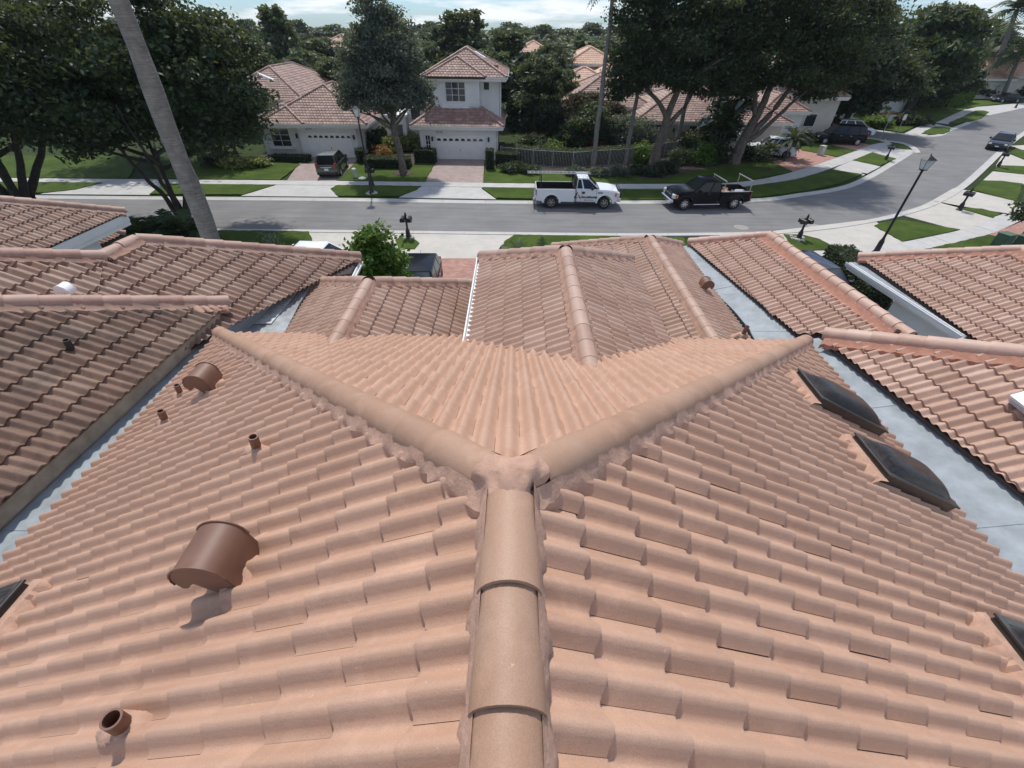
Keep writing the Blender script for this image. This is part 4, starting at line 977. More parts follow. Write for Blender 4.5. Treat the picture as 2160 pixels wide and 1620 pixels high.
# paved drives
def drive(P, mat, z=0.034, name='brick_drive'):
    S(sheet(name, [[tuple(p) for p in gpts(P)]], z, M[mat], t=0.06))
drive([(606, 381), (716, 383), (757, 334), (640, 332)], 'paver')
drive([(896, 385), (1019, 388), (1022, 336), (923, 336)], 'paver')
drive([(1672, 364), (1767, 333), (1700, 318), (1640, 308), (1585, 322)], 'paver_red')
drive([(1806, 319), (1836, 306), (1770, 288), (1720, 296)], 'paver_red')
drive([(850, 546), (1040, 546), (1060, 720), (850, 720)], 'paver_red')
drive([(1655, 556), (1800, 550), (2060, 690), (1960, 760), (1860, 700)], 'paver_red')
drive([(2082, 498), (2160, 466), (2240, 480), (2160, 520)], 'paver_red')
# lawns: turf stands a little proud of the concrete, with an uneven edge
def lawn(P, z=0.075, name='lawn'):
    Q = np.array([tuple(p) for p in gpts(P)]); out = []
    rng = random.Random(int(abs(P[0][0] * 7 + P[0][1])))
    for i in range(len(Q)):
        a, b = Q[i], Q[(i + 1) % len(Q)]; L_ = np.hypot(*(b - a)); n = max(1, min(80, int(L_ / 0.30)))
        nn = np.array([-(b - a)[1], (b - a)[0]]) / max(L_, 1e-6)
        for k in range(n): out.append(tuple(a + (b - a) * k / n + nn * (rng.uniform(-0.05, 0.05) if k else 0)))
    m = MB(); m.slab([(p[0], p[1], z) for p in out], 0.08)
    me = mesh_from(name, m.V, m.F); bm = bmesh.new(); bm.from_mesh(me); bmesh.ops.triangulate(bm, faces=[f for f in bm.faces if len(f.verts) > 4]); bm.to_mesh(me); bm.free()
    o = S(place(name, me, M['grass'])); LAWNS.append(np.array(out)); return o
LAWNS = []
lawn([(-300, 383), (30, 385), (217, 387), (160, 401), (98, 408), (-300, 404)])
lawn([(345, 389), (581, 391), (514, 412), (316, 411)])
lawn([(698, 399), (713, 392), (888, 394), (880, 401), (844, 415), (713, 415)])
lawn([(1016, 398), (1120, 399), (1400, 402), (1560, 397), (1680, 380), (1754, 359), (1818, 369), (1771, 388), (1693, 405), (1579, 419), (1300, 424), (1046, 419)])
lawn([(1798, 339), (1836, 324), (1890, 336), (1855, 351)])
lawn([(1870, 309), (1884, 304), (1904, 305), (1922, 316), (1905, 316)])
lawn([(-300, 376), (100, 377), (270, 378), (300, 330), (-300, 330)])
lawn([(390, 379), (590, 381), (634, 348), (520, 338), (300, 336), (340, 378)])
lawn([(713, 382), (897, 385), (917, 347), (860, 340), (752, 342)])
lawn([(1019, 387), (1120, 388), (1400, 389), (1560, 384), (1671, 363), (1590, 325), (1400, 345), (1200, 352), (1025, 345)])
lawn([(1690, 318), (1766, 332), (1808, 318), (1727, 304), (1690, 300)])
lawn([(1790, 297), (1815, 292), (1866, 301), (1835, 306)])
lawn([(1943, 283), (1953, 276), (1971, 268), (1990, 268), (2004, 271), (2003, 277), (1990, 283), (1965, 285)])
lawn([(2000, 260), (2030, 247), (2057, 234), (2075, 234), (2086, 237), (2070, 250), (2049, 257), (2020, 261)])
lawn([(1700, 250), (1975, 258), (2035, 231), (1960, 222), (1700, 228)])
lawn([(1830, 262), (1850, 272), (1902, 280), (1942, 262), (1930, 250), (1850, 252)])
lawn([(2052, 403), (2072, 382), (2110, 383), (2157, 389), (2143, 426)])
lawn([(2094, 361), (2103, 350), (2160, 352), (2240, 360), (2240, 376), (2160, 369)])
lawn([(2119, 320), (2133, 316), (2160, 318), (2260, 326), (2260, 345), (2160, 337)])
lawn([(2026, 442), (2036, 440), (2070, 442), (2110, 452), (2094, 461)])
lawn([(1843, 478), (1862, 470), (1904, 466), (2024, 486), (1960, 500), (1902, 511)])
lawn([(1900, 552), (1946, 529), (2020, 512), (2082, 497), (2104, 501), (2104, 512), (2088, 540), (1960, 570)])
lawn([(1652, 496), (1690, 497), (1727, 506), (1768, 527), (1700, 531), (1680, 531)])
lawn([(400, 487), (652, 490), (659, 509), (640, 518), (560, 545), (400, 560)])
lawn([(834, 508), (846, 500), (866, 498), (885, 515), (875, 527), (842, 527)])
lawn([(1058, 520), (1068, 508), (1085, 497), (1300, 500), (1440, 503), (1455, 530), (1300, 560), (1040, 560)])
lawn([(2060, 226), (2160, 213), (2160, 206), (2040, 214), (2030, 226)])
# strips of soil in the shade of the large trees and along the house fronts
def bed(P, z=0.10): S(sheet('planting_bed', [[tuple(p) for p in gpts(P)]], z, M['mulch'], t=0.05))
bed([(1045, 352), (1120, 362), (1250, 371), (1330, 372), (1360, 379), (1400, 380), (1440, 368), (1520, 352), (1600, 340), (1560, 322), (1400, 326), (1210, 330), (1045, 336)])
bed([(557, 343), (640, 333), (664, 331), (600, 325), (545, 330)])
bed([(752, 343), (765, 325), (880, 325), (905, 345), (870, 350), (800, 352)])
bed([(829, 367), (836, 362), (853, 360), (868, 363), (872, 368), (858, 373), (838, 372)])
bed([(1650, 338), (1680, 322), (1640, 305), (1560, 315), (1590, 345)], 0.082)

# ------------------------------------------------------------------ houses across the street
def window(parent, x0, x1, z0, z1, y, cols=2, rows=2, frame=0.05, mat=None, screen=False, sill=False):
    """facing -Y at depth y"""
    m = MB(); f = frame
    m.box(x0 - f, y - 0.05, z1, x1 + f, y + 0.02, z1 + f); m.box(x0 - f, y - 0.05, z0 - f, x1 + f, y + 0.02, z0)
    m.box(x0 - f, y - 0.05, z0 + 0.001, x0, y + 0.02, z1 - 0.001); m.box(x1, y - 0.05, z0 + 0.001, x1 + f, y + 0.02, z1 - 0.001)
    w = m.build('window', M['trim'], parent, world=True)
    for i in range(cols):
        for j in range(rows):
            a, b = x0 + (x1 - x0) * i / cols, x0 + (x1 - x0) * (i + 1) / cols; c, d = z0 + (z1 - z0) * j / rows, z0 + (z1 - z0) * (j + 1) / rows
            g = 0.016
            MB().box(a + g, y - 0.012, c + g, b - g, y + 0.004, d - g).build('pane', mat or (M['win_screen'] if screen and i == 0 else M['win']), w, world=True)
    bars = MB()
    for i in range(1, cols): bars.box(x0 + (x1 - x0) * i / cols - 0.02, y - 0.03, z0 + 0.001, x0 + (x1 - x0) * i / cols + 0.02, y + 0.006, z1 - 0.001)
    for j in range(1, rows): bars.box(x0 + 0.001, y - 0.027, z0 + (z1 - z0) * j / rows - 0.015, x1 - 0.001, y + 0.004, z0 + (z1 - z0) * j / rows + 0.015)
    bars.build('frame', M['trim'], w, world=True)
    if sill: MB().box(x0 - 0.25, y - 0.30, z0 - 0.20, x1 + 0.25, y, z0 - 0.06).build('sill', M['trim'], w, world=True)
def garage_door(parent, x0, x1, z1, y, nwin=8):
    d = MB().box(x0, y, 0.04, x1, y + 0.05, z1 - 0.02).build('garage_door', M['trim'], parent, world=True)
    for j in range(4): MB().box(x0 + 0.03, y - 0.018, 0.06 + j * (z1 - 0.06) / 4, x1 - 0.03, y - 0.001, 0.06 + (j + 1) * (z1 - 0.06) / 4 - 0.018).build('panel', M['trim'], d, world=True)
    w = (x1 - x0) / nwin
    for i in range(nwin):
        cx = x0 + (i + 0.5) * w; r = w * 0.34; zb = z1 - 0.45
        P = [(cx - r, zb), (cx + r, zb)] + [(cx + r * math.cos(t), zb + 0.06 + r * 0.85 * math.sin(t)) for t in np.linspace(0, math.pi, 9)]
        MB().prism(P, y - 0.026, y - 0.019).build('pane', M['win'], d, world=True)
    MB().box((x0 + x1) / 2 - 0.02, y - 0.06, 0.75, (x0 + x1) / 2 + 0.02, y - 0.02, 0.92).build('handle', M['black'], d, world=True)
    return d
def wall_lamp(parent, x, z, y):
    m = MB(); m.box(x - 0.07, y - 0.17, z - 0.16, x + 0.07, y - 0.04, z + 0.10); m.add([(x - 0.1, y - 0.2, z + 0.11), (x + 0.1, y - 0.2, z + 0.11), (x + 0.1, y - 0.01, z + 0.11), (x - 0.1, y - 0.01, z + 0.11), (x, y - 0.1, z + 0.24)], [(0, 1, 4), (1, 2, 4), (2, 3, 4), (3, 0, 4), (3, 2, 1, 0)]); m.box(x - 0.04, y - 0.05, z - 0.05, x + 0.04, y, z + 0.05)
    m.build('wall_lamp', M['black'], parent, world=True)
def text(parent, s, loc, size, mat, rot=(R(90), 0, 0), name='lettering', bold=0.0, sx=1.0, shear=0.0, align='LEFT', world=True):
    cu = bpy.data.curves.new(name, 'FONT'); cu.body = s; cu.size = size; cu.extrude = 0.004; cu.offset = bold; cu.align_x = align; cu.shear = shear
    t = bpy.data.objects.new(name, cu); dg = None
    link(t); bpy.context.view_layer.update()
    me = bpy.data.meshes.new_from_object(t.evaluated_get(bpy.context.evaluated_depsgraph_get())); bpy.data.objects.remove(t)
    o = place(name, me, None, None); me.materials.clear(); me.materials.append(mat)
    o.location = loc; o.rotation_euler = rot; o.scale = (sx, 1, 1); o.parent = parent
    if world: o.matrix_parent_inverse = PINV(parent)
    return o
def hip_roof(house, tiles, x0, x1, y0, y1, z, pitch=0.42, mat=None, over=0.55, seed=1, name='roof', K=6, capmat=None, sc=1.0, top=None, fascia=True, front_gable=False):
    """hip roof over the rectangle; top = height at which the hips are cut off (a skirt roof)"""
    mat = mat or M['tile_far']; a, b, c, d = x0 - over, x1 + over, y0 - over, y1 + over
    w, l = b - a, d - c; hw = min(w, l) / 2
    if top: hw = min(hw, top / pitch)
    zt = z + hw * pitch
    T = [(a + hw, c + hw, zt), (b - hw, c + hw, zt), (b - hw, d - hw, zt), (a + hw, d - hw, zt)]
    E4 = [(a, c, z), (b, c, z), (b, d, z), (a, d, z)]
    P = []
    for i in range(4):
        j = (i + 1) % 4; q = [E4[i], E4[j], T[j], T[i]]
        u = [q[0]]
        for p in q[1:]:
            if np.linalg.norm(np.array(p) - np.array(u[-1])) > 1e-3: u.append(p)
        P.append(u)
    r = deck(name, P, house)
    for k, q in enumerate(P):
        if k == 2: continue
        tiles.plane(r, q, mat, tw=0.305 * sc, ex=0.36 * sc, K=K, A=0.055 * sc, seed=seed + k, single=False)
    cm = capmat or mat
    for i in (0, 1, 2, 3):
        if np.linalg.norm(np.array(E4[i]) - np.array(T[i])) > 0.4: caps(E4[i], T[i], r, cm, r=0.13 * sc, h=0.12 * sc, ex=0.40 * sc, L=0.46 * sc)
    ln = [(T[0], T[1])] if w > l + 1e-3 else [(T[0], T[3])]
    if not top and np.linalg.norm(np.array(ln[0][0]) - np.array(ln[0][1])) > 0.4: caps(*ln[0], r, cm, r=0.13 * sc, h=0.12 * sc, ex=0.40 * sc, L=0.46 * sc)
    if fascia:
        m = MB(); e = 0.04
        for (p, q, o_) in ((E4[0], E4[1], (0, -1)), (E4[1], E4[2], (1, 0)), (E4[3], E4[0], (-1, 0))):
            gutter('gutter', (p[0], p[1], z + 0.01), (q[0], q[1], z + 0.01), o_, house, M['trim'], w=0.12, h=0.13, fascia=0.24)
        MB().box(a + 0.02, c + 0.02, z - 0.30, b - 0.02, d - 0.02, z - 0.155).build('soffit', M['trim'], house, world=True)
    return r, zt
# house with the parked grey green car
hA = thing('white_house', 'low white house numbered 8554 with a hip roof behind the parked grey green car', 'house', (-18, 48, 0))
tA = RoofSet(); ya = 45.0
MB().box(-19.9, ya, 0, -14.6, ya + 9, 2.75).build('wall', M['stucco'], hA, world=True)
MB().box(-23.6, ya + 0.5, 0, -19.95, ya + 9, 2.75).build('wall', M['stucco'], hA, world=True)
hip_roof(hA, tA, -22.4, -13.9, ya, ya + 11, 2.85, pitch=0.50, seed=70, over=0.6)
hip_roof(hA, tA, -23.2, -19.5, ya - 0.12, ya + 7, 2.83, pitch=0.50, seed=74, over=0.55, name='bay_roof')
MB().box(-31, 53.5, 0, -22.5, 68, 3.5).build('wall', M['stucco'], hA, world=True)
r_, zt_ = hip_roof(hA, tA, -31, -22.5, 53.5, 68, 3.6, pitch=0.50, seed=78, over=0.6, name='rear_roof')
garage_door(hA, -19.15, -15.1, 2.12, ya - 0.03)
wall_lamp(hA, -14.85, 1.75, ya); wall_lamp(hA, -20.3, 1.7, ya + 0.5)
text(hA, '8554', (-19.15, ya - 0.012, 2.30), 0.30, M['number'])
window(hA, -22.7, -21.0, 0.85, 2.25, ya + 0.48, 2, 3, sill=True)
MB().box(-20.35, ya - 0.72, 2.62, -19.75, ya - 0.5, 2.86).build('gutter_end', M['trim'], hA, world=True)
# skylight tube and small white pipes on the rear roof
q = GP(560, 164, (0.5, 0, 1), (-21.9, 0, 3.75)); vb = MB()
for k in range(10):
    t0, t1 = R(18 * k), R(18 * (k + 1))
    vb.add([(-0.7, 0.28 * math.cos(t0), 0.2 * math.sin(t0)), (0.7, 0.28 * math.cos(t0), 0.2 * math.sin(t0)), (0.7, 0.28 * math.cos(t1), 0.2 * math.sin(t1)), (-0.7, 0.28 * math.cos(t1), 0.2 * math.sin(t1))], [(0, 1, 2, 3)])
o = vb.build('skylight', M['trim'], None, smooth=True); o.matrix_world = Matrix.Translation(q) @ Matrix.Rotation(R(25), 4, 'Y') @ Matrix.Rotation(R(20), 4, 'Z'); o.parent = hA; o.matrix_parent_inverse = PINV(hA)
tA.finish(0)
# two storey house in the middle
hB = thing('white_house', 'two storey white house numbered 8538 with a skirt roof over its garage', 'house', (-5, 48, 0))
tB = RoofSet(); yb = 44.95
MB().box(-8.75, yb, 0, -1.75, yb + 7, 2.75).build('wall', M['stucco'], hB, world=True)
hip_roof(hB, tB, -8.8, -1.7, yb, yb + 8, 2.83, pitch=0.52, seed=80, over=0.6, top=1.12, name='skirt_roof')
MB().box(-7.45, yb + 2.0, 2.9, -3.30, yb + 10, 6.10).build('upper_wall', M['stucco'], hB, world=True)
MB().box(-7.9, yb + 2.7, 2.9, -1.55, yb + 10, 6.099).build('upper_wall', M['stucco'], hB, world=True)
hip_roof(hB, tB, -7.85, -1.45, yb + 2.3, yb + 10, 6.25, pitch=0.50, seed=84, over=0.6, name='upper_roof')
# shallow front hip lying on the upper roof
zf = 6.27; a_, b_, c_ = -8.1, -2.7, yb + 1.55; tp = ((a_ + b_) / 2, c_ + 2.7, zf + 1.28)
rf_ = deck('front_hip', [[(a_, c_, zf), (b_, c_, zf), tp], [(b_, c_, zf), (b_, c_ + 2.7, zf), tp], [(a_, c_ + 2.7, zf), (a_, c_, zf), tp]], hB)
tB.plane(rf_, [(a_, c_, zf), (b_, c_, zf), tp], M['tile_far'], tw=0.305, ex=0.36, K=6, A=0.055, seed=89, single=False)
caps((a_, c_, zf), tp, rf_, M['tile_far'], r=0.12, h=0.11); caps((b_, c_, zf), tp, rf_, M['tile_far'], r=0.12, h=0.11)
garage_door(hB, -7.30, -2.90, 2.02, yb - 0.03)
window(hB, -8.25, -7.85, 0.85, 2.0, yb - 0.005, 2, 3)
wall_lamp(hB, -7.62, 1.72, yb); wall_lamp(hB, -2.45, 1.72, yb)
text(hB, '8538', (-7.25, yb - 0.012, 2.17), 0.30, M['number'])
window(hB, -6.35, -4.62, 4.42, 5.86, yb + 1.98, 3, 3, screen=True)
MB().box(-6.75, yb + 1.45, 3.72, -4.25, yb + 1.995, 4.06).build('window_box', M['trim'], hB, world=True)
window(hB, -2.95, -2.45, 5.25, 5.83, yb + 2.68, 1, 1)
MB().box(-3.0, yb + 1.60, 6.0, -2.4, yb + 1.78, 6.20).build('gutter_end', M['trim'], hB, world=True)
MB().tube([(-1.42, yb + 2.55, 6.0), (-1.42, yb + 2.62, 2.9)], 0.05, 6).build('downpipe', M['trim'], hB, world=True)
MB().tube([(-1.66, yb - 0.06, 2.6), (-1.66, yb - 0.06, 0.1)], 0.045, 6).build('downpipe', M['trim'], hB, world=True)
q = GY(1012, 116, yb + 5.2); vb = MB(); vb.box(-0.55, -0.5, -0.05, 0.55, 0.5, 0.08)
o = vb.build('skylight', M['trim'], None, bevel=0.03); o.matrix_world = Matrix.Translation(q) @ Matrix.Rotation(R(26), 4, 'Y'); o.parent = hB; o.matrix_parent_inverse = PINV(hB)
for px, py in ((1032, 137), (1046, 141)):
    q = GY(px, py, yb + 4.4); o = MB().box(-0.22, -0.2, -0.1, 0.22, 0.2, 0.16).build('roof_vent', M['tile_far'], hB, world=True, bevel=0.03); o.location = q - np.array(hB.location)*0; 
# entrance wing left of the garage
MB().box(-10.6, yb + 4.2, 0, -8.76, yb + 9, 4.6).build('wall', M['stucco'], hB, world=True)
MB().box(-12.6, yb + 3.4, 0, -10.65, yb + 8, 2.9).build('wall', M['stucco'], hB, world=True)
MB().box(-12.7, yb + 3.3, 2.9, -10.5, yb + 8, 3.1).build('parapet', M['trim'], hB, world=True)
window(hB, -12.2, -11.0, 0.9, 2.3, yb + 3.38, 1, 1, screen=True); window(hB, -10.2, -9.3, 2.6, 3.6, yb + 4.18, 1, 1)
tB.finish(0)
# house behind the fence and tall palms
hC = thing('cream_house', 'cream house with a wide tiled roof behind the picket fence and palm trunks', 'house', (15, 58, 0))
tC = RoofSet()
MB().box(12.6, 51.5, 0, 27.5, 62, 2.3).build('wall', M['stucco_warm'], hC, world=True)
MB().box(6.5, 56.5, 0, 14.0, 66, 3.0).build('wall', M['stucco_warm'], hC, world=True)
hip_roof(hC, tC, 12.9, 27.5, 51.7, 62, 2.45, pitch=0.46, seed=90, over=0.7, K=5)
hip_roof(hC, tC, 5.6, 14.2, 55.8, 66, 3.1, pitch=0.50, seed=94, over=0.7, name='rear_roof', K=5)
window(hC, 13.6, 15.2, 0.5, 2.1, 51.48, 2, 1); window(hC, 18.0, 20.0, 0.7, 2.0, 51.48, 2, 2)
wall_lamp(hC, 16.4, 1.6, 51.5)
tC.finish(0)
# peach houses and roofs further back
def far_house(label, blocks, mat, wallmat='stucco_warm', sc=1.5, K=4, name='peach_house'):
    h = thing(name, label, 'house', (blocks[0][0], blocks[0][2], 0)); t = RoofSet()
    for k, (x0, x1, y0, y1, z, pt) in enumerate(blocks):
        MB().box(x0, y0, 0, x1, y1, z - 0.06 - 0.01 * k).build('wall', M[wallmat], h, world=True)
        hip_roof(h, t, x0, x1, y0, y1, z, pitch=pt, mat=M[mat], sc=sc, K=K, seed=100 + k * 5, over=0.7, name='roof' )
        if y0 < 140: window(h, x0 + 1.2, x0 + 2.8, z - 1.9, z - 0.7, y0 - 0.01, 2, 2)
    t.finish(0); return h
far_house('distant peach house with stepped roofs left of the slim palm trunk', [(8.2, 15, 82, 92, 5.3, 0.45), (11.5, 21, 76, 86, 4.0, 0.45), (6.5, 13, 74, 80, 3.6, 0.4)], 'tile_peach')
far_house('distant grey roofed house just right of the stepped peach house', [(14.5, 22, 70, 76, 3.3, 0.4)], 'tile_far', name='grey_house')
far_house('distant cream gable peeking over trees at the far left', [(-56, -50, 108, 118, 5.6, 0.4)], 'tile_peach')
far_house('distant pinkish house behind the grey green street tree', [(-40, -33, 112, 122, 5.8, 0.45)], 'tile_peach')
far_house('distant peach roof between trees above the middle house', [(-12, -6, 112, 122, 5.4, 0.45)], 'tile_peach')
far_house('distant pale roof behind the feathery tree right of the middle house', [(0.5, 6.5, 112, 122, 5.4, 0.45)], 'tile_peach')
# houses down the street on the right
hD = thing('cream_house', 'cream house with small hipped tower roof beside the dark parked car', 'house', (33, 56, 0)); tD = RoofSet()
MB().box(31.5, 57.5, 0, 36.2, 64, 4.0).build('wall', M['stucco_warm'], hD, world=True)
hip_roof(hD, tD, 31.6, 36.0, 57.4, 62, 4.1, pitch=0.5, seed=120, over=0.6, K=5)
MB().box(27.2, 55.0, 0, 31.2, 62, 2.9).build('wall', M['stucco'], hD, world=True)
hip_roof(hD, tD, 27.0, 31.0, 55, 62, 3.0, pitch=0.5, seed=124, over=0.6, K=5, name='garage_roof')
MB().box(33, 66, 0, 44, 74, 6.2).build('upper_wall', M['stucco_warm'], hD, world=True)
hip_roof(hD, tD, 33, 44, 66, 74, 6.3, pitch=0.45, seed=128, over=0.6, K=5, name='rear_roof')
window(hD, 37.0, 38.2, 4.2, 5.4, 65.98, 1, 2); window(hD, 33.0, 34.2, 1.2, 2.4, 57.48, 1, 1); tD.finish(0)
hE = thing('white_house', 'white house in deep shade of the big trees beyond the side street', 'house', (48, 80, 0)); tE = RoofSet()
MB().box(42, 76, 0, 58, 88, 3.0).build('wall', M['stucco'], hE, world=True); hip_roof(hE, tE, 42, 58, 76, 88, 3.1, pitch=0.45, seed=132, over=0.6, K=4, sc=1.3)
window(hE, 45, 47, 0.9, 2.3, 75.98, 2, 2); window(hE, 51, 52.5, 0.9, 2.3, 75.98, 1, 2); tE.finish(0)
hF = thing('tan_house', 'house with a broad pinkish roof behind the leaning palms at the far right', 'house', (92, 108, 0)); tF = RoofSet()
MB().box(82, 100, 0, 112, 116, 3.2).build('wall', M['stucco_warm'], hF, world=True); hip_roof(hF, tF, 82, 112, 100, 116, 3.3, pitch=0.48, seed=136, over=0.8, K=3, sc=1.6, mat=M['tile_peach'])
MB().box(79, 97, 0, 90, 106, 3.0).build('wall', M['stucco_warm'], hF, world=True); hip_roof(hF, tF, 79, 90, 97, 106, 3.1, pitch=0.42, seed=140, over=0.8, K=3, sc=1.6, mat=M['tile_peach'], name='front_roof'); tF.finish(0)

# ------------------------------------------------------------------ street furniture
def picket_fence():
    f = thing('picket_fence', 'long pale metal picket fence along the hedge behind the palms', 'fence', (5, 42.3, 0))
    pts = [np.array(p) for p in ((-1.3, 43.6), (1.6, 42.5), (5.1, 41.9), (10.2, 43.6), (15.7, 47.2), (18.6, 49.0))]
    Hf = 1.45; pm = None; first = True
    pk = MB().box(-0.014, -0.014, 0.06, 0.014, 0.014, Hf - 0.08); pk_me = mesh_from('picket', pk.V, pk.F); pk_me.materials.append(M['fence_white'])
    po = MB().box(-0.035, -0.035, 0, 0.035, 0.035, Hf + 0.04); po_me = mesh_from('post', po.V, po.F); po_me.materials.append(M['fence_white'])
    for a, b in zip(pts[:-1], pts[1:]):
        L_ = np.hypot(*(b - a)); ang = math.atan2(*(b - a)[::-1]); n = max(1, round(L_ / 1.85))
        for z0 in (0.12, Hf - 0.08):
            d = (b - a) / L_; nn = np.array([-d[1], d[0]]) * 0.02
            MB().slab([(*(a + nn), z0 + 0.04), (*(a - nn), z0 + 0.04), (*(b - nn), z0 + 0.04), (*(b + nn), z0 + 0.04)], 0.04).build('rail', M['fence_white'], f, world=True)
        for i in range(n):
            p = a + (b - a) * i / n; o = place('post', po_me, None, f); o.location = (*p, 0); o.rotation_euler = (0, 0, ang)
            k = int(L_ / n / 0.135)
            for j in range(1, k):
                q = p + (b - a) / n * j / k; o = place('picket', pk_me, None, f); o.location = (*q, 0); o.rotation_euler = (0, 0, ang)
picket_fence()
def lamp_post(name, label, loc, H):
    t = thing(name, label, 'street lamp', (*loc[:2], 0.0), group='street lamps')
    MB().lathe([(0.20, 0), (0.20, 0.12), (0.15, 0.2), (0.13, 0.75), (0.09, 0.85), (0.065, 1.0), (0.052, H - 0.75), (0.075, H - 0.74), (0.075, H - 0.70), (0.05, H - 0.66)], 12).build('post', M['black'], t, smooth=True)
    m = MB()
    z0, z1 = H - 0.66, H - 0.20; a, b = 0.11, 0.21
    for sx, sy in ((1, 1), (1, -1), (-1, 1), (-1, -1)): m.tube([(a * sx, a * sy, z0), (b * sx, b * sy, z1)], 0.013, 5)
    m.box(-0.13, -0.13, z0 - 0.03, 0.13, 0.13, z0)
    c = 0.27; m.add([(-c, -c, z1), (c, -c, z1), (c, c, z1), (-c, c, z1), (-0.05, -0.05, z1 + 0.17), (0.05, -0.05, z1 + 0.17), (0.05, 0.05, z1 + 0.17), (-0.05, 0.05, z1 + 0.17)], [(3, 2, 1, 0), (0, 1, 5, 4), (1, 2, 6, 5), (2, 3, 7, 6), (3, 0, 4, 7), (4, 5, 6, 7)])
    m.lathe([(0.02, z1 + 0.172), (0.035, z1 + 0.2), (0.02, z1 + 0.24), (0.004, z1 + 0.28)], 8); m.build('lantern', M['black'], t)
    for k in range(4):
        an = k * math.pi / 2; ca, sa = math.cos(an), math.sin(an); rot = lambda x, y, z: (x * ca - y * sa, x * sa + y * ca, z)
        MB().add([rot(a - 0.02, -a + 0.02, z0 + 0.01), rot(a - 0.02, a - 0.02, z0 + 0.01), rot(b - 0.02, b - 0.02, z1 - 0.01), rot(b - 0.02, -b + 0.02, z1 - 0.01)], [(0, 1, 2, 3)]).build('pane', M['frost'], t)
    MB().lathe([(0.035, z0), (0.045, z0 + 0.1), (0.03, z0 + 0.2)], 8).build('bulb', M['frost'], t, smooth=True)
    return t
lamp_post('street_lamp', 'tall black lantern lamp on the grass strip between the two white garages', G(785, 409), 5.65)
lamp_post('street_lamp', 'black lantern lamp standing on the near lawn at the bend', G(1845, 536), 5.15)
def stones(p, r, n, seed):
    rng = random.Random(seed); m = MB()
    for i in range(n):
        t, q = rng.uniform(0, 6.28), r * rng.uniform(0.55, 1.1); s = rng.uniform(0.05, 0.11); x, y = p[0] + q * math.cos(t), p[1] + q * math.sin(t)
        m.lathe([(s, 0.06), (s * 0.9, 0.06 + s * 0.6), (s * 0.4, 0.06 + s)], 6, x, y)
    o = m.build('edging_stones', M['rock'], None); tag(o, kind='stuff'); return o
stones(G(785, 409), 0.42, 26, 4)
def mailbox(label, loc, two=True, rz=0.0, s=1.0, group='black roadside mailboxes'):
    t = thing('mailbox', label, 'mailbox', (*loc[:2], 0.03), rz, group)
    MB().lathe([(0.19, 0), (0.19, 0.06), (0.15, 0.10), (0.13, 0.42), (0.085, 0.52), (0.065, 0.62), (0.055, 1.28), (0.075, 1.30), (0.06, 1.40), (0.02, 1.52)], 10).build('post', M['black'], t, smooth=True)
    for sx in ((-1, 1) if two else (0,)):
        cx = sx * 0.20; m = MB(); w = 0.115
        P = [(cx - w, 1.0), (cx + w, 1.0), (cx + w, 1.14)] + [(cx + w * math.cos(q), 1.14 + 0.10 * math.sin(q)) for q in np.linspace(0.2, math.pi - 0.2, 7)] + [(cx - w, 1.14)]
        if not two: P = [(x, z + 0.26) for x, z in P]
        m.prism(P, -0.27, 0.27); b = m.build('box', M['black'], t, bevel=0.008, bseg=1)
        zz = 1.0 if two else 1.26
        MB().box(cx - w * 0.85, 0.271, zz + 0.02, cx + w * 0.85, 0.285, zz + 0.2).build('door', M['black'], b)
        MB().box(cx + w + 0.002, 0.05, zz + 0.1, cx + w + 0.012, 0.09, zz + 0.28).build('flag', M['black'], b)
    if two: MB().box(-0.33, -0.05, 0.95, 0.33, 0.05, 0.985).build('arm', M['black'], t)
    return t
mailbox('black double mailbox on a small grass island by the near driveway', G(862, 503))
mailbox('black double mailbox with white stones around its foot near the manhole', G(1683, 506), rz=0.2)
mailbox('black mailbox pair leaning over the curb beside the square lawn', G(2022, 444), rz=0.7)
mailbox('black mailbox far up the right kerb near the moving car', G(2103, 354), True, 0.8)
mailbox('black mailbox on the lawn wedge by the side street corner', G(1867, 339), True, 0.9)
mailbox('black double mailbox in front of the lamp post across the street', G(786, 393), True, 0.0)
mailbox('small dark mailbox on the farthest curb at the right edge', G(2141, 228), False, 0.9)
stones(G(862, 503), 0.3, 14, 5); stones(G(1683, 506), 0.42, 22, 6)
def sign(label, loc, H, w, h, front, rz=0.0, lean=0.0):
    t = thing('street_sign', label, 'sign', (*loc[:2], 0), rz)
    MB().box(-0.03, -0.03, 0, 0.03, 0.03, H).build('post', M['sign_grey'], t)
    MB().box(-w / 2, -0.055, H - h, w / 2, -0.035, H).build('plate', M[front], t, bevel=0.004)
sign('grey backed traffic sign on the wedge of grass at the side street', G(1855, 295), 2.5, 0.62, 0.62, 'sign_grey', 0.3)
sign('small white sign on a post in front of the round shrub bed', G(1891, 281), 2.0, 0.45, 0.6, 'plate', 0.2)
sign('tall white sign on the verge behind the white car', G(1829, 254), 2.3, 0.35, 1.1, 'plate', 0.5)
def box_thing(name, label, cat, loc, w, d, h, mat, rz=0.0, lid=True):
    t = thing(name, label, cat, (*loc[:2], 0.05), rz)
    MB().box(-w / 2, -d / 2, 0, w / 2, d / 2, h).build('case', M[mat], t, bevel=0.02)
    if lid: MB().box(-w / 2 - 0.02, -d / 2 - 0.02, h + 0.001, w / 2 + 0.02, d / 2 + 0.02, h + 0.05).build('lid', M[mat], t, bevel=0.01)
box_thing('utility_box', 'green utility cabinet on the near right lawn, left of the pair', 'utility box', G(2105, 522), 0.7, 0.6, 0.75, 'green_box', 0.3)
box_thing('utility_box', 'greyish green utility cabinet under the tree at the right edge', 'utility box', G(2148, 522), 0.6, 0.6, 0.6, 'green_box', 0.5)
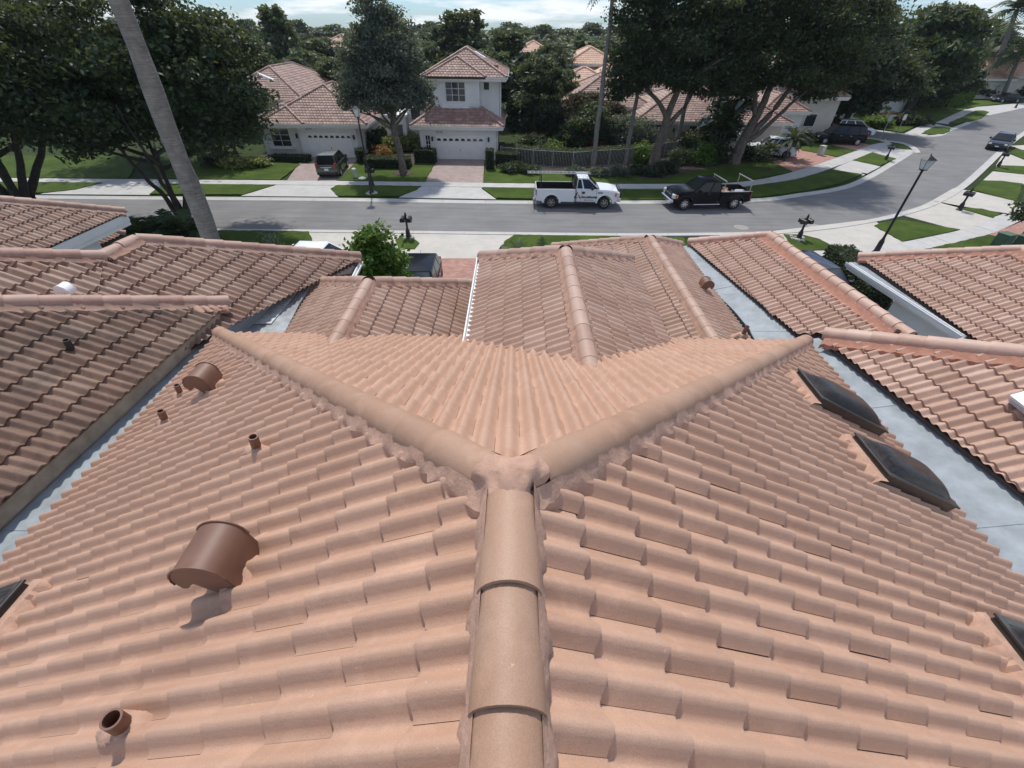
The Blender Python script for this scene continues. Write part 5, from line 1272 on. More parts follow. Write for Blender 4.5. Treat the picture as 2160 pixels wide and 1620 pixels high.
box_thing('utility_box', 'pale utility box on the lawn beside the dark parked car', 'utility box', G(1729, 328), 0.5, 0.45, 0.8, 'pale_box', 0.4)
t = thing('cable_pedestal', 'round pale green cable pedestal on the lawn by the lamp post', 'pedestal', (*G(750, 376)[:2], 0.06))
MB().lathe([(0.16, 0), (0.16, 0.55), (0.19, 0.56), (0.19, 0.66), (0.1, 0.72)], 12).build('case', M['pale_box'], t, smooth=True)
t = thing('valve_cover', 'low round white lid in the grass left of the lamp post', 'lid', (*G(765, 379)[:2], 0.07)); MB().lathe([(0.3, 0), (0.3, 0.06), (0.22, 0.10)], 14).build('lid', M['plate'], t, smooth=True)
def manhole(label, loc):
    t = thing('manhole_cover', label, 'manhole', (*loc[:2], 0.006)); MB().lathe([(0.46, 0), (0.46, 0.008), (0.40, 0.008)], 24).build('ring', M['rack_grey'], t); MB().lathe([(0.39, 0.001), (0.39, 0.006), (0.2, 0.007)], 24).build('lid', M['sign_grey'], t)
manhole('round manhole cover in the road near the right hand mailbox', G(1719, 478))
manhole('small round cover in the road beyond the black pickup', G(1563, 480))
t = thing('storm_drain', 'dark storm drain inlet in the far curb at the bend', 'drain', (*G(1835, 366)[:2], 0.0), 0.75); MB().box(-0.7, 0.05, 0.01, 0.7, 0.28, 0.09).build('mouth', M['black'], t); MB().box(-0.8, 0.05, 0.091, 0.8, 0.5, 0.13).build('slab', M['curb'], t)
# ------------------------------------------------------------------ vehicles (x forward, y left, z up, ground at 0)
def tri_fix(me):
    bm = bmesh.new(); bm.from_mesh(me); bmesh.ops.recalc_face_normals(bm, faces=bm.faces[:]); bm.to_mesh(me); bm.free()
def outline_with_arches(top, zb, arches):
    """closed side outline: top profile from tail to nose, then back along the sill with wheel arches cut out"""
    P = list(top)
    for cx, r, cz in sorted(arches, key=lambda a: -a[0]):
        h = zb - cz; dx = math.sqrt(max(r * r - h * h, 0.01)); a0 = math.atan2(h, dx)
        P += [(cx + r * math.cos(t), cz + r * math.sin(t)) for t in np.linspace(a0, math.pi - a0, 11)]
    return P
def shell(P, hw, name, mat, parent, tuck=0.06, zmid=0.75, nose=0.10, tail=0.06, xl=None, bevel=0.045, bseg=3):
    """body extruded from its outline, sides bulged at the belt and narrowed to nose and tail"""
    xs = [p[0] for p in P]; x0, x1 = min(xs), max(xs); L_ = x1 - x0; ys = (-1.0, -0.62, 0.0, 0.62, 1.0)
    n = len(P); V = []
    for yk in ys:
        for x, z in P:
            k = hw * (1 - tuck * ((z - zmid) / 0.6) ** 2 * (0.6 if z < zmid else 1.0))
            e = max(0, (x - (x1 - 0.9)) / 0.9); f = max(0, ((x0 + 0.7) - x) / 0.7)
            y = yk * k * (1 - nose * e * e - tail * f * f)
            xx = x - (0.10 * e * abs(yk) ** 3) + (0.05 * f * abs(yk) ** 3)
            zz = z - 0.012 * yk * yk * (1 if z > zmid + 0.12 else 0)
            V.append((xx, y, zz))
    m = len(ys); F = [tuple(range(n)), tuple(range((m - 1) * n, m * n))[::-1]]
    for k in range(m - 1): F += [((i + 1) % n + k * n, i + k * n, i + (k + 1) * n, (i + 1) % n + (k + 1) * n) for i in range(n)]
    me = mesh_from(name, V, F); bm = bmesh.new(); bm.from_mesh(me); bmesh.ops.recalc_face_normals(bm, faces=bm.faces[:])
    es = [e for e in bm.edges if len(e.link_faces) == 2 and any(len(f.verts) > 8 for f in e.link_faces)]
    bmesh.ops.bevel(bm, geom=es, offset=bevel, segments=bseg, affect='EDGES', clamp_overlap=True)
    bmesh.ops.triangulate(bm, faces=[f for f in bm.faces if len(f.verts) > 4])
    bm.to_mesh(me); bm.free(); me.polygons.foreach_set('use_smooth', np.ones(len(me.polygons), bool)); me.set_sharp_from_angle(angle=R(32))
    return place(name, me, mat, parent, False)
def wheel(parent, x, y, r, w, rim_mat, spokes=7, side=1):
    e = bpy.data.objects.new('wheel', None); link(e); e.parent = parent; e.location = (x, y, r); e.rotation_euler = (R(90) * (-side), 0, 0)
    pr = [(r * 0.60, -w / 2), (r * 0.90, -w / 2), (r * 0.98, -w * 0.36), (r, -w * 0.2), (r, w * 0.2), (r * 0.98, w * 0.36), (r * 0.90, w / 2), (r * 0.64, w / 2), (r * 0.62, w * 0.3)]
    MB().lathe(pr, 24).build('tyre', M['rubber'], e, smooth=True)
    m = MB(); m.lathe([(r * 0.63, w * 0.28), (r * 0.66, w * 0.46), (r * 0.60, w * 0.47), (r * 0.56, w * 0.30), (r * 0.2, w * 0.24)], 24)
    for k in range(spokes):
        t = 2 * math.pi * k / spokes; c, s = math.cos(t), math.sin(t); a, b = r * 0.12, r * 0.60; ww = r * 0.075
        Q = [(a * c - ww * s, a * s + ww * c), (a * c + ww * s, a * s - ww * c), (b * c + ww * s * 1.1, b * s - ww * c * 1.1), (b * c - ww * s * 1.1, b * s + ww * c * 1.1)]
        m.add([(*q, w * 0.30) for q in Q] + [(Q[0][0], Q[0][1], w * 0.45), (Q[1][0], Q[1][1], w * 0.45), (Q[2][0], Q[2][1], w * 0.43), (Q[3][0], Q[3][1], w * 0.43)], [(4, 5, 6, 7), (0, 1, 5, 4), (1, 2, 6, 5), (2, 3, 7, 6), (3, 0, 4, 7)])
    m.lathe([(r * 0.16, w * 0.3), (r * 0.15, w * 0.5), (r * 0.05, w * 0.52)], 12); m.build('rim', rim_mat, e, smooth=True)
    MB().lathe([(r * 0.58, w * 0.1), (r * 0.58, w * 0.22), (0.02, w * 0.22)], 18).build('brake_disc', M['black'], e)
    return e
def quad(parent, name, P, mat, off, t=0.0):
    """thin pane through four corners, pushed outwards"""
    P = [Vector(p) for p in P]; n = (P[1] - P[0]).cross(P[2] - P[0]).normalized(); c = sum(P, Vector()) / len(P)
    if n.dot(c - Vector((0, 0, c.z * 0 + 0.8))) < 0: n = -n
    A = [p + n * off for p in P]; B_ = [p - n * 0.02 for p in P]; k = len(P)
    m = MB(); m.add(A + B_, [tuple(range(k)), tuple(range(k, 2 * k))[::-1]] + [(i, (i + 1) % k, (i + 1) % k + k, i + k) for i in range(k)])
    o = m.build(name, mat, parent); tri_fix(o.data); return o
def lerp3(a, b, t): return tuple(a[i] + (b[i] - a[i]) * t for i in range(3))
def inset_quad(P, m):
    """shrink corner list towards its centre by a margin in metres"""
    c = [sum(p[i] for p in P) / len(P) for i in range(3)]; out = []
    for p in P:
        d = math.dist(p, c); out.append(lerp3(p, c, m / d))
    return out
def cabin(parent, mat, b0, b1, r0, r1, zb, zr, hwb, hwr, glass, pillars=(0.5,), crown=0.05, name='cabin'):
    """greenhouse frustum: base from b0 (rear) to b1 (front), roof from r0 to r1, with panes as parts"""
    B = [(b0, -hwb, zb), (b1, -hwb, zb), (b1, hwb, zb), (b0, hwb, zb)]; T = [(r0, -hwr, zr), (r1, -hwr, zr), (r1, hwr, zr), (r0, hwr, zr)]
    n = 5; V = list(B) + list(T)
    # crowned roof
    RV = []
    for i in range(n + 1):
        for j in range(n + 1):
            u, v = i / n, j / n; x = r0 + (r1 - r0) * u; y = -hwr + 2 * hwr * v
            RV.append((x, y, zr + crown * (1 - (2 * u - 1) ** 4) * (1 - (2 * v - 1) ** 4)))
    m = MB(); m.add(V, [(0, 1, 5, 4), (1, 2, 6, 5), (2, 3, 7, 6), (3, 0, 4, 7)])
    m.add(RV, [(i * (n + 1) + j, (i + 1) * (n + 1) + j, (i + 1) * (n + 1) + j + 1, i * (n + 1) + j + 1) for i in range(n) for j in range(n)])
    me = mesh_from(name, m.V, m.F); bm = bmesh.new(); bm.from_mesh(me); bmesh.ops.remove_doubles(bm, verts=bm.verts[:], dist=0.001); bmesh.ops.recalc_face_normals(bm, faces=bm.faces[:])
    bm.to_mesh(me); bm.free(); me.polygons.foreach_set('use_smooth', np.ones(len(me.polygons), bool)); me.set_sharp_from_angle(angle=R(30))
    o = place(name, me, mat, parent, False)
    quad(parent, 'windshield', inset_quad([B[1], B[2], T[2], T[1]], 0.10), glass, 0.012)
    quad(parent, 'rear_window', inset_quad([B[3], B[0], T[0], T[3]], 0.12), glass, 0.012)
    for s, ids in ((-1, (0, 1, 5, 4)), (1, (3, 2, 6, 7))):
        q = [V[i] for i in ids]; cuts = [0.0] + list(pillars) + [1.0]
        for a, b in zip(cuts[:-1], cuts[1:]):
            bl, br = lerp3(q[0], q[1], a), lerp3(q[0], q[1], b); tl, tr = lerp3(q[3], q[2], a), lerp3(q[3], q[2], b)
            quad(parent, 'side_window', inset_quad([bl, br, tr, tl], 0.075), glass, 0.010)
    return o
def small(parent, name, mat, boxes, bevel=0.01):
    m = MB()
    for b in boxes: m.box(*b)
    return m.build(name, mat, parent, bevel=bevel, bseg=1)
def mirrors(parent, mat, x, y, z):
    for s in (-1, 1): small(parent, 'mirror', mat, [(x - 0.08, s * y - 0.10, z - 0.09, x + 0.08, s * y + 0.10, z + 0.10)], 0.03)
def heading(a, b): d = b - a; return math.atan2(d[1], d[0])
def suv(label, mat, loc, rz, glass='glass', L_=4.55, hw=0.91, H=1.68, rails=False, group=None, rim='alloy', name='parked_car', cat='car', roof=None):
    t = thing(name, label, cat, (*loc[:2], 0.005), rz, group); a = L_ / 2
    top = [(-a + 0.02, 0.42), (-a - 0.0, 0.62), (-a + 0.06, 1.00), (-a + 0.25, 1.04), (0.1, 1.03), (a - 1.35, 1.02), (a - 0.55, 0.95), (a - 0.18, 0.82), (a - 0.03, 0.64), (a, 0.42), (a - 0.12, 0.26)]
    P = outline_with_arches(top, 0.26, [(a - 0.90, 0.39, 0.34), (-a + 0.86, 0.39, 0.34)]) + [(-a + 0.1, 0.28)]
    shell(P, hw, 'body', M[mat], t)
    cabin(t, M[roof or mat], -a + 0.12, a - 1.15, -a + 0.48, a - 1.95, 1.01, H - 0.03, hw * 0.93, hw * 0.74, M[glass], (0.24, 0.62))
    for x in (a - 0.90, -a + 0.86):
        for s in (-1, 1): wheel(t, x, s * (hw - 0.12), 0.34, 0.22, M[rim], 7, s)
    for s in (-1, 1):
        small(t, 'tail_light', M['red_lens'], [(-a - 0.005, s * hw * 0.80 - 0.10, 0.80, -a + 0.20, s * hw * 0.80 + 0.10, 1.16)], 0.02)
        small(t, 'headlight', M['clear_lens'], [(a - 0.34, s * hw * 0.72 - 0.14, 0.66, a - 0.07, s * hw * 0.72 + 0.10, 0.82)], 0.03)
    small(t, 'rear_bumper', M['black'], [(-a - 0.05, -hw * 0.86, 0.30, -a + 0.2, hw * 0.86, 0.46)], 0.04)
    small(t, 'front_bumper', M['black'], [(a - 0.2, -hw * 0.7, 0.28, a + 0.0, hw * 0.7, 0.42)], 0.04); small(t, 'grille', M['black'], [(a - 0.12, -0.36, 0.56, a + 0.008, 0.36, 0.74)], 0.02)
    small(t, 'licence_plate', M['plate'], [(-a - 0.025, -0.16, 0.62, -a - 0.01, 0.16, 0.78)], 0.0)
    small(t, 'trim_strip', M['chrome'], [(-a - 0.012, -0.42, 0.83, -a + 0.02, 0.42, 0.865)], 0.005)
    mirrors(t, M[mat], a - 1.42, hw + 0.08, 1.08)
    MB().tube([(-a + 0.85, 0, H + 0.01), (-a + 0.70, 0, H + 0.20)], 0.008, 5).build('antenna', M['black'], t)
    for s in (-1, 1): small(t, 'door_handle', M['chrome'], [(x - 0.09, s * (hw - 0.005) - 0.018, 0.90, x + 0.09, s * (hw - 0.005) + 0.018, 0.935) for x in (0.25, -0.75)], 0.006)
    return t
def sedan(label, mat, loc, rz, glass='glass', L_=4.75, hw=0.91, H=1.45, group=None, name='parked_car'):
    t = thing(name, label, 'car', (*loc[:2], 0.005), rz, group); a = L_ / 2
    top = [(-a + 0.02, 0.40), (-a, 0.60), (-a + 0.08, 0.90), (-a + 0.45, 0.95), (0.0, 0.92), (a - 1.3, 0.90), (a - 0.5, 0.80), (a - 0.15, 0.70), (a - 0.02, 0.55), (a, 0.38), (a - 0.12, 0.22)]
    P = outline_with_arches(top, 0.22, [(a - 0.92, 0.37, 0.32), (-a + 0.95, 0.37, 0.32)]) + [(-a + 0.1, 0.25)]
    shell(P, hw, 'body', M[mat], t)
    cabin(t, M[mat], -a + 0.55, a - 1.15, -a + 1.25, a - 2.05, 0.90, H - 0.03, hw * 0.92, hw * 0.70, M[glass], (0.30, 0.62))
    for x in (a - 0.92, -a + 0.95):
        for s in (-1, 1): wheel(t, x, s * (hw - 0.12), 0.32, 0.21, M['alloy'], 9, s)
    for s in (-1, 1):
        small(t, 'tail_light', M['red_lens'], [(-a - 0.005, s * hw * 0.74 - 0.16, 0.68, -a + 0.20, s * hw * 0.74 + 0.12, 0.84)], 0.02)
        small(t, 'headlight', M['clear_lens'], [(a - 0.36, s * hw * 0.70 - 0.15, 0.56, a - 0.06, s * hw * 0.70 + 0.11, 0.70)], 0.03)
    small(t, 'grille', M['black'], [(a - 0.12, -0.45, 0.34, a + 0.005, 0.45, 0.60)], 0.02); small(t, 'licence_plate', M['plate'], [(-a - 0.02, -0.16, 0.6, -a - 0.005, 0.16, 0.75), (a + 0.006, -0.16, 0.40, a + 0.016, 0.16, 0.50)], 0.0)
    mirrors(t, M[mat], a - 1.45, hw + 0.06, 0.97)
    return t
def pickup(label, mat, loc, rz, wb, cab_rear, nose_x, tail_x, zhood, ztop, zbed, rim, spokes, chrome_front=True, glass='glass', crew=False, hw=0.98):
    """front axle at x = wb/2, rear axle at x = -wb/2"""
    t = thing('pickup_truck', label, 'pickup truck', (*loc[:2], 0.005), rz)
    r = 0.40; f, b = wb / 2, -wb / 2; zb = 0.46
    top = [(cab_rear, zb), (cab_rear, zbed + 0.02), (f - 0.62, zhood + 0.03), (f - 0.30, zhood + 0.03), (f + 0.45, zhood - 0.02), (nose_x - 0.10, zhood - 0.10), (nose_x, zhood - 0.24), (nose_x, 0.56), (nose_x - 0.05, zb)]
    P = outline_with_arches(top, zb, [(f, 0.52, r)])
    body = shell(P, hw, 'body', M[mat], t, tuck=0.035, zmid=0.95, nose=0.05, tail=0.0, bevel=0.05)
    cabin(t, M[mat], cab_rear + 0.02, f - 0.46, cab_rear + 0.10, f - 1.22, zbed - 0.02, ztop - 0.05, hw * 0.95, hw * 0.78, M[glass], (0.30,) if not crew else (0.42,), name='cab', crown=0.05)
    # cargo bed: two flanks with arches, front wall, floor, tailgate
    gap = 0.03; x1 = cab_rear - gap
    topb = [(tail_x, zb + 0.08), (tail_x, zbed), (x1, zbed), (x1, zb)]
    P2 = outline_with_arches(topb, zb, [(b, 0.52, r)])
    bed = bpy.data.objects.new('cargo_bed', None); link(bed); bed.parent = t
    for s in (-1, 1):
        m = MB(); m.prism(P2, s * hw - 0.05 * s - 0.05, s * hw - 0.05 * s + 0.05); o = m.build('flank', M[mat], bed, bevel=0.035, bseg=2, smooth=True); tri_fix(o.data)
        mm = MB(); n = 14; A = []    # flared lip round the wheel opening
        for k in range(n + 1):
            q = math.pi * k / n; A += [(b + 0.52 * math.cos(q), s * (hw + 0.0), r + 0.52 * math.sin(q)), (b + 0.54 * math.cos(q), s * (hw + 0.035), r + 0.54 * math.sin(q)), (b + 0.66 * math.cos(q), s * (hw + 0.002), r + 0.66 * math.sin(q))]
        mm.add(A, [(3 * k + j, 3 * k + j + 1, 3 * k + j + 4, 3 * k + j + 3) for k in range(n) for j in range(2)]); mm.build('flare', M[mat], bed, smooth=True)
        mm = MB(); A = []
        for k in range(n + 1):
            q = math.pi * k / n; A += [(f + 0.52 * math.cos(q), s * (hw - 0.03), r + 0.52 * math.sin(q)), (f + 0.54 * math.cos(q), s * (hw + 0.025), r + 0.54 * math.sin(q)), (f + 0.66 * math.cos(q), s * (hw - 0.02), r + 0.66 * math.sin(q))]
        mm.add(A, [(3 * k + j, 3 * k + j + 1, 3 * k + j + 4, 3 * k + j + 3) for k in range(n) for j in range(2)]); mm.build('fender_flare', M[mat], t, smooth=True)
    MB().box(tail_x + 0.08, -hw + 0.1, zb + 0.08, x1 - 0.08, hw - 0.1, zb + 0.16).build('floor', M['black'], bed)
    MB().box(x1 - 0.08, -hw + 0.1, zb + 0.1, x1 - 0.02, hw - 0.1, zbed).build('front_wall', M['black'], bed)
    MB().box(tail_x + 0.005, -hw + 0.104, zb + 0.17, tail_x + 0.07, hw - 0.104, zbed - 0.01).build('tailgate', M[mat], bed, bevel=0.015, bseg=1)
    for s in (-1, 1): MB().box(tail_x + 0.08, s * (hw - 0.12) - 0.012, zb + 0.2, x1 - 0.08, s * (hw - 0.12) + 0.012, zbed - 0.02).build('liner', M['black'], bed)
    for x in (f, b):
        for s in (-1, 1): wheel(t, x, s * (hw - 0.15), r, 0.27, M[rim], spokes, s)
    cm = M['chrome'] if chrome_front else M['black']
    small(t, 'front_bumper', cm, [(nose_x - 0.12, -hw * 0.93, 0.48, nose_x + 0.14, hw * 0.93, 0.74)], 0.06)
    small(t, 'rear_bumper', M['chrome'], [(tail_x - 0.18, -hw * 0.92, 0.50, tail_x - 0.01, hw * 0.92, 0.70)], 0.04)
    small(t, 'grille', M['black'], [(nose_x - 0.05, -hw * 0.58, 0.80, nose_x + 0.03, hw * 0.58, zhood - 0.22)], 0.03)
    small(t, 'grille_bar', M['chrome'] if chrome_front else M['black'], [(nose_x + 0.031, -hw * 0.56, 0.93, nose_x + 0.06, hw * 0.56, 1.00)], 0.01)
    for s in (-1, 1):
        small(t, 'headlight', M['clear_lens'], [(nose_x - 0.26, s * hw * 0.80 - 0.16, zhood - 0.44, nose_x + 0.01, s * hw * 0.80 + 0.15, zhood - 0.16)], 0.03)
        small(t, 'turn_signal', M['amber'], [(nose_x - 0.33, s * (hw - 0.03) - 0.03, zhood - 0.42, nose_x - 0.20, s * (hw - 0.03) + 0.035, zhood - 0.18)], 0.012)
        small(t, 'tail_light', M['red_lens'], [(tail_x - 0.012, s * (hw - 0.07) - 0.07, zbed - 0.42, tail_x + 0.10, s * (hw - 0.07) + 0.075, zbed - 0.06)], 0.015)
        small(t, 'door_handle', M['black'], [(f - 1.62, s * (hw + 0.012) - 0.02, 1.02, f - 1.44, s * (hw + 0.012) + 0.02, 1.16)], 0.01)
        small(t, 'step', M['black'] if not crew else M['chrome'], [(cab_rear - 0.1, s * (hw - 0.02) - 0.09, 0.38, f - 0.62, s * (hw - 0.02) + 0.07, 0.43)], 0.015)
        small(t, 'door_seam', M['black'], [(x_ - 0.006, s * (hw + 0.004) - 0.004, 0.52, x_ + 0.006, s * (hw + 0.004) + 0.006, zbed - 0.03) for x_ in (f - 0.64, f - 1.68)], 0.0)
    mirrors(t, M['black'], f - 0.98, hw + 0.17, zbed + 0.10)
    small(t, 'wiper_cowl', M['black'], [(f - 0.60, -hw * 0.8, zhood + 0.012, f - 0.42, hw * 0.8, zhood + 0.045)], 0.01)
    return t
# white company pickup
wr, wf = G(1161.5, 439), G(1272.5, 440.5); rz = heading(wr, wf); wbl = np.linalg.norm((wf - wr)[:2]); c = (wr + wf) / 2; nrm = np.array([-math.sin(rz), math.cos(rz), 0]); c = c + nrm * 0.86
tw_ = pickup('white company pickup with lettering on its door and a long ladder on the rack', 'white_paint', c, rz, wbl, -0.20, wbl / 2 + 0.98, -wbl / 2 - 1.10, 1.26, 2.0, 1.30, 'steel_rim', 6)
f = wbl / 2; hw = 0.98
# rack, grille guard, lettering
rk = MB()
for x in (-0.30, -wbl / 2 - 0.75):
    for s in (-1, 1): rk.tube([(x, s * 0.90, 1.30), (x, s * 0.88, 2.13)], 0.03, 6)
    rk.tube([(x, -0.92, 2.13), (x, 0.92, 2.13)], 0.03, 6)
rk.tube([(-0.30, -0.9, 1.4), (-0.30, 0.9, 1.4)], 0.025, 6)
for y in (-0.6, -0.2, 0.2, 0.6): rk.tube([(-0.30, y, 1.4), (-0.30, y, 2.1)], 0.015, 5)
rk.build('ladder_rack', M['black'], tw_)
gg = MB()
for s in (-1, 1): gg.tube([(f + 1.02, s * 0.80, 0.55), (f + 1.12, s * 0.82, 0.95), (f + 0.98, s * 0.74, 1.30)], 0.03, 6)
for z in (0.75, 1.0, 1.22): gg.tube([(f + 1.09, -0.80, z), (f + 1.09, 0.80, z)], 0.022, 6)
gg.build('grille_guard', M['black'], tw_)
ys_ = -hw - 0.008
text(tw_, 'R', (f - 1.64, ys_ + 0.002, 0.735), 0.20, M['decal_dark'], bold=0.010, shear=0.2, world=False); text(tw_, 'OOF', (f - 1.51, ys_ + 0.002, 0.735), 0.155, M['decal_dark'], bold=0.010, shear=0.1, sx=1.05, world=False)
text(tw_, 'M', (f - 1.18, ys_ + 0.002, 0.735), 0.20, M['decal_dark'], bold=0.010, shear=0.15, world=False); text(tw_, 'ASTERS', (f - 1.005, ys_ + 0.002, 0.735), 0.155, M['decal_dark'], bold=0.010, sx=0.88, world=False)
text(tw_, '(561) 767-8987', (f - 1.45, ys_ + 0.002, 0.575), 0.105, M['decal_grey'], bold=0.003, world=False)
text(tw_, 'roofing', (f - 2.17, ys_ + 0.002, 0.60), 0.075, M['decal_grey'], world=False); text(tw_, 'licensed insured', (f - 2.17, ys_ + 0.002, 0.51), 0.065, M['decal_grey'], world=False)
lg = MB(); A, B_, C = (f - 2.13, 0.73), (f - 1.70, 0.73), (f - 1.93, 1.12)
def seg(p, q, w0, w1):
    d = np.array(q) - np.array(p); d = d / np.linalg.norm(d); n = np.array([-d[1], d[0]]); p, q = np.array(p), np.array(q)
    return [(*(p + n * w0),), (*(q + n * w1),), (*(q - n * w1),), (*(p - n * w0),)]
def flat(Q): return [(x, ys_ - 0.002, z) for x, z in Q]
lg.poly(flat(seg(A, C, 0.055, 0.03))); lg.poly([(x, y - 0.001, z) for x, y, z in flat(seg((f - 2.13, 0.75), (f - 1.86, 0.75), 0.035, 0.012))]); lg.build('logo', M['decal_dark'], tw_)
lg = MB(); lg.poly(flat(seg((f - 1.88, 0.98), (f - 1.74, 0.74), 0.018, 0.05))); lg.poly([(x, y - 0.001, z) for x, y, z in flat(seg((f - 1.82, 0.745), (f - 1.68, 0.745), 0.025, 0.025))]); lg.build('logo', M['decal_red'], tw_)
small(tw_, 'fender_vent', M['black'], [(f - 0.55, -hw - 0.012, 1.05, f - 0.20, -hw + 0.01, 1.12)], 0.02)
# ladder resting on the rack
ld = thing('ladder', 'long pale aluminium ladder lying on the white pickup', 'ladder', (c[0], c[1], 2.17), rz)
m = MB(); x0, x1 = -f - 1.70, 0.72
for y in (-0.62, -0.20): m.box(x0, y - 0.018, 0.015, x1, y + 0.018, 0.075)
m.build('rail', M['aluminium'], ld)
n = 15
for i in range(n):
    x = x0 + 0.2 + (x1 - x0 - 0.4) * i / (n - 1); MB().tube([(x, -0.6, 0.045), (x, -0.22, 0.045)], 0.018, 6).build('rung', M['aluminium'], ld)
# black crew pickup, nose to the left
wf, wr = G(1439.5, 443.5), G(1543.5, 441.5); rz = heading(wr, wf); wbl = np.linalg.norm((wf - wr)[:2]); c = (wr + wf) / 2; nrm = np.array([math.sin(rz), -math.cos(rz), 0]); c = c + nrm * 0.86
tb = pickup('black pickup with chrome wheels and grey rack, nose towards the white pickup', 'black_paint', c, rz, wbl, -0.62, wbl / 2 + 0.92, -wbl / 2 - 1.05, 1.22, 1.88, 1.18, 'chrome', 8, glass='glass', crew=True)
f = wbl / 2
for x in (-0.78, -f - 0.85):
    rk = MB()
    for s in (-1, 1): rk.tube([(x, s * 0.90, 1.18), (x, s * 0.90, 1.86)], 0.035, 4)
    rk.tube([(x, -1.0, 1.88), (x, 1.0, 1.88)], 0.045, 4); rk.build('rack_bar', M['rack_grey'], tb)
for s in (-1, 1): MB().box(-f - 1.02, s * 0.93 - 0.04, 1.185, -0.68, s * 0.93 + 0.04, 1.215).build('bed_rail', M['rack_grey'], tb)
def rubble(parent_name, label, loc, n, seed, sz, area):
    t = thing(parent_name, label, 'load', loc, rz); rng = random.Random(seed)
    for i in range(n):
        x, y = rng.uniform(-area[0], area[0]), rng.uniform(-area[1], area[1]); s = rng.uniform(*sz)
        o = MB().box(-s, -s * 0.6, -s * 0.3, s, s * 0.6, s * 0.3).build('bundle', M[rng.choice(['clutter', 'rack_grey', 'black', 'mortar', 'plate'])], t, bevel=0.02)
        o.location = (x, y, rng.uniform(0.05, 0.45)); o.rotation_euler = (rng.uniform(-0.5, 0.5), rng.uniform(-0.5, 0.5), rng.uniform(0, 3))
p_ = c + np.array([math.cos(rz), math.sin(rz), 0]) * (-1.85); rubble('roofing_bundles', 'jumbled roofing bundles loaded in the black pickup', (p_[0], p_[1], 0.72), 16, 4, (0.12, 0.34), (0.7, 0.6))
# others
dA = heading(G(665, 381), G(707, 334)); p_ = G(697, 373); u_ = np.array([math.cos(dA), math.sin(dA), 0])
suv('grey green sport utility car backed by the brick drive of house 8554', 'green_paint', p_ + u_ * 1.62, dA, 'glass', roof=None)
suv('black hatchback with glossy roof half hidden by the lower roof edge', 'black_paint', G(884, 556, 1.5) + np.array([0, -0.6, 0]), R(-88), 'glass_blue', L_=4.4, H=1.55)
sedan('white car of which only roof shows over the left roof', 'white_paint', G(632, 523, 1.4) + np.array([0.0, 0.2, 0]), R(178), 'glass')
suv('dark blue car beside the orange ridge on the right drive', 'navy_paint', G(1716, 556, 1.5) + np.array([0.2, -0.4, 0]), R(-82), 'glass_blue', L_=4.5, H=1.6)
sedan('dark moving sedan coming down the road at the far right', 'navy_paint', G(2109, 316) + np.array([0.5, 0.9, 0]), heading(G(2150, 290), G(2090, 345)), 'glass', name='moving_car')
suv('dark sport utility car on the drive behind the leaning lamp', 'black_paint', G(1768, 306) + np.array([0.2, 0.8, 0]), R(172), 'glass', L_=5.1, H=1.85, hw=0.98)
suv('white sport utility car driving out of the side street', 'white_paint', G(1800, 288) + np.array([0, 0.6, 0]), R(-12), 'glass', name='moving_car')
suv('white sport utility car parked behind the small palm', 'white_paint', G(1642, 333) + np.array([-0.6, 0.9, 0]), R(160), 'glass')
sedan('small pale car parked by the hipped tower house', 'silver_paint', G(1700, 254), R(-160), 'glass')
sedan('dark car with pale top at the farthest drive on the right', 'navy_paint', G(2118, 216), R(185), 'glass')
# ------------------------------------------------------------------ vegetation
def leaf_cloud(rng, P, size, up_bias=0.3, elong=1.7, droop=0.0, tint_h=None):
    """one rhombic leaf per point"""
    n = len(P); N_ = rng.normal(0, 1, (n, 3)); N_[:, 2] = np.abs(N_[:, 2]) + up_bias; N_ /= np.linalg.norm(N_, axis=1)[:, None]
    A = rng.normal(0, 1, (n, 3)); A[:, 2] -= droop; A -= N_ * np.sum(A * N_, 1)[:, None]; A /= np.linalg.norm(A, axis=1)[:, None] + 1e-9
    B = np.cross(N_, A); s = size * rng.uniform(0.6, 1.35, n)[:, None]
    a, b = A * s * elong * 0.5, B * s * 0.5
    V = np.stack([P - a, P - b * 0.9 + N_ * s * 0.08, P + a, P + b * 0.9 + N_ * s * 0.08], 1).reshape(-1, 3)
    F = np.arange(n * 4).reshape(-1, 4)
    return V, F
def blob_points(rng, blobs, n, clump=0.16, shell_=0.55, clumps_per=26, flat=1.0):
    w = np.array([b[3] * b[4] * b[5] for b in blobs]) ** 0.75; w /= w.sum(); out = []
    for b, k in zip(blobs, (w * n).astype(int)):
        c, r = np.array(b[:3]), np.array(b[3:6]); m = max(6, int(clumps_per))
        d = rng.normal(0, 1, (m, 3)); d /= np.linalg.norm(d, axis=1)[:, None]; rad = rng.uniform(shell_ ** 3, 1.0, m) ** (1 / 3)
        C = d * rad[:, None]
        i = rng.integers(0, m, k); p = C[i] + rng.normal(0, clump, (k, 3)) * np.array([1.15, 1.15, 0.7])
        out.append(c + p * r)
    return np.concatenate(out)
def crown_mesh(name, blobs, n, size, mat, seed, clump=0.16, shell_=0.5, clumps_per=26, elong=1.7, droop=0.0, up=0.3):
    rng = np.random.default_rng(seed); P = blob_points(rng, blobs, n, clump, shell_, clumps_per)
    V, F = leaf_cloud(rng, P, size, up, elong, droop)
    t = np.clip(rng.normal(0.42, 0.22, len(P)), 0, 1); me = mesh_from(name, V, F, False, t); me.materials.append(M[mat]); return me
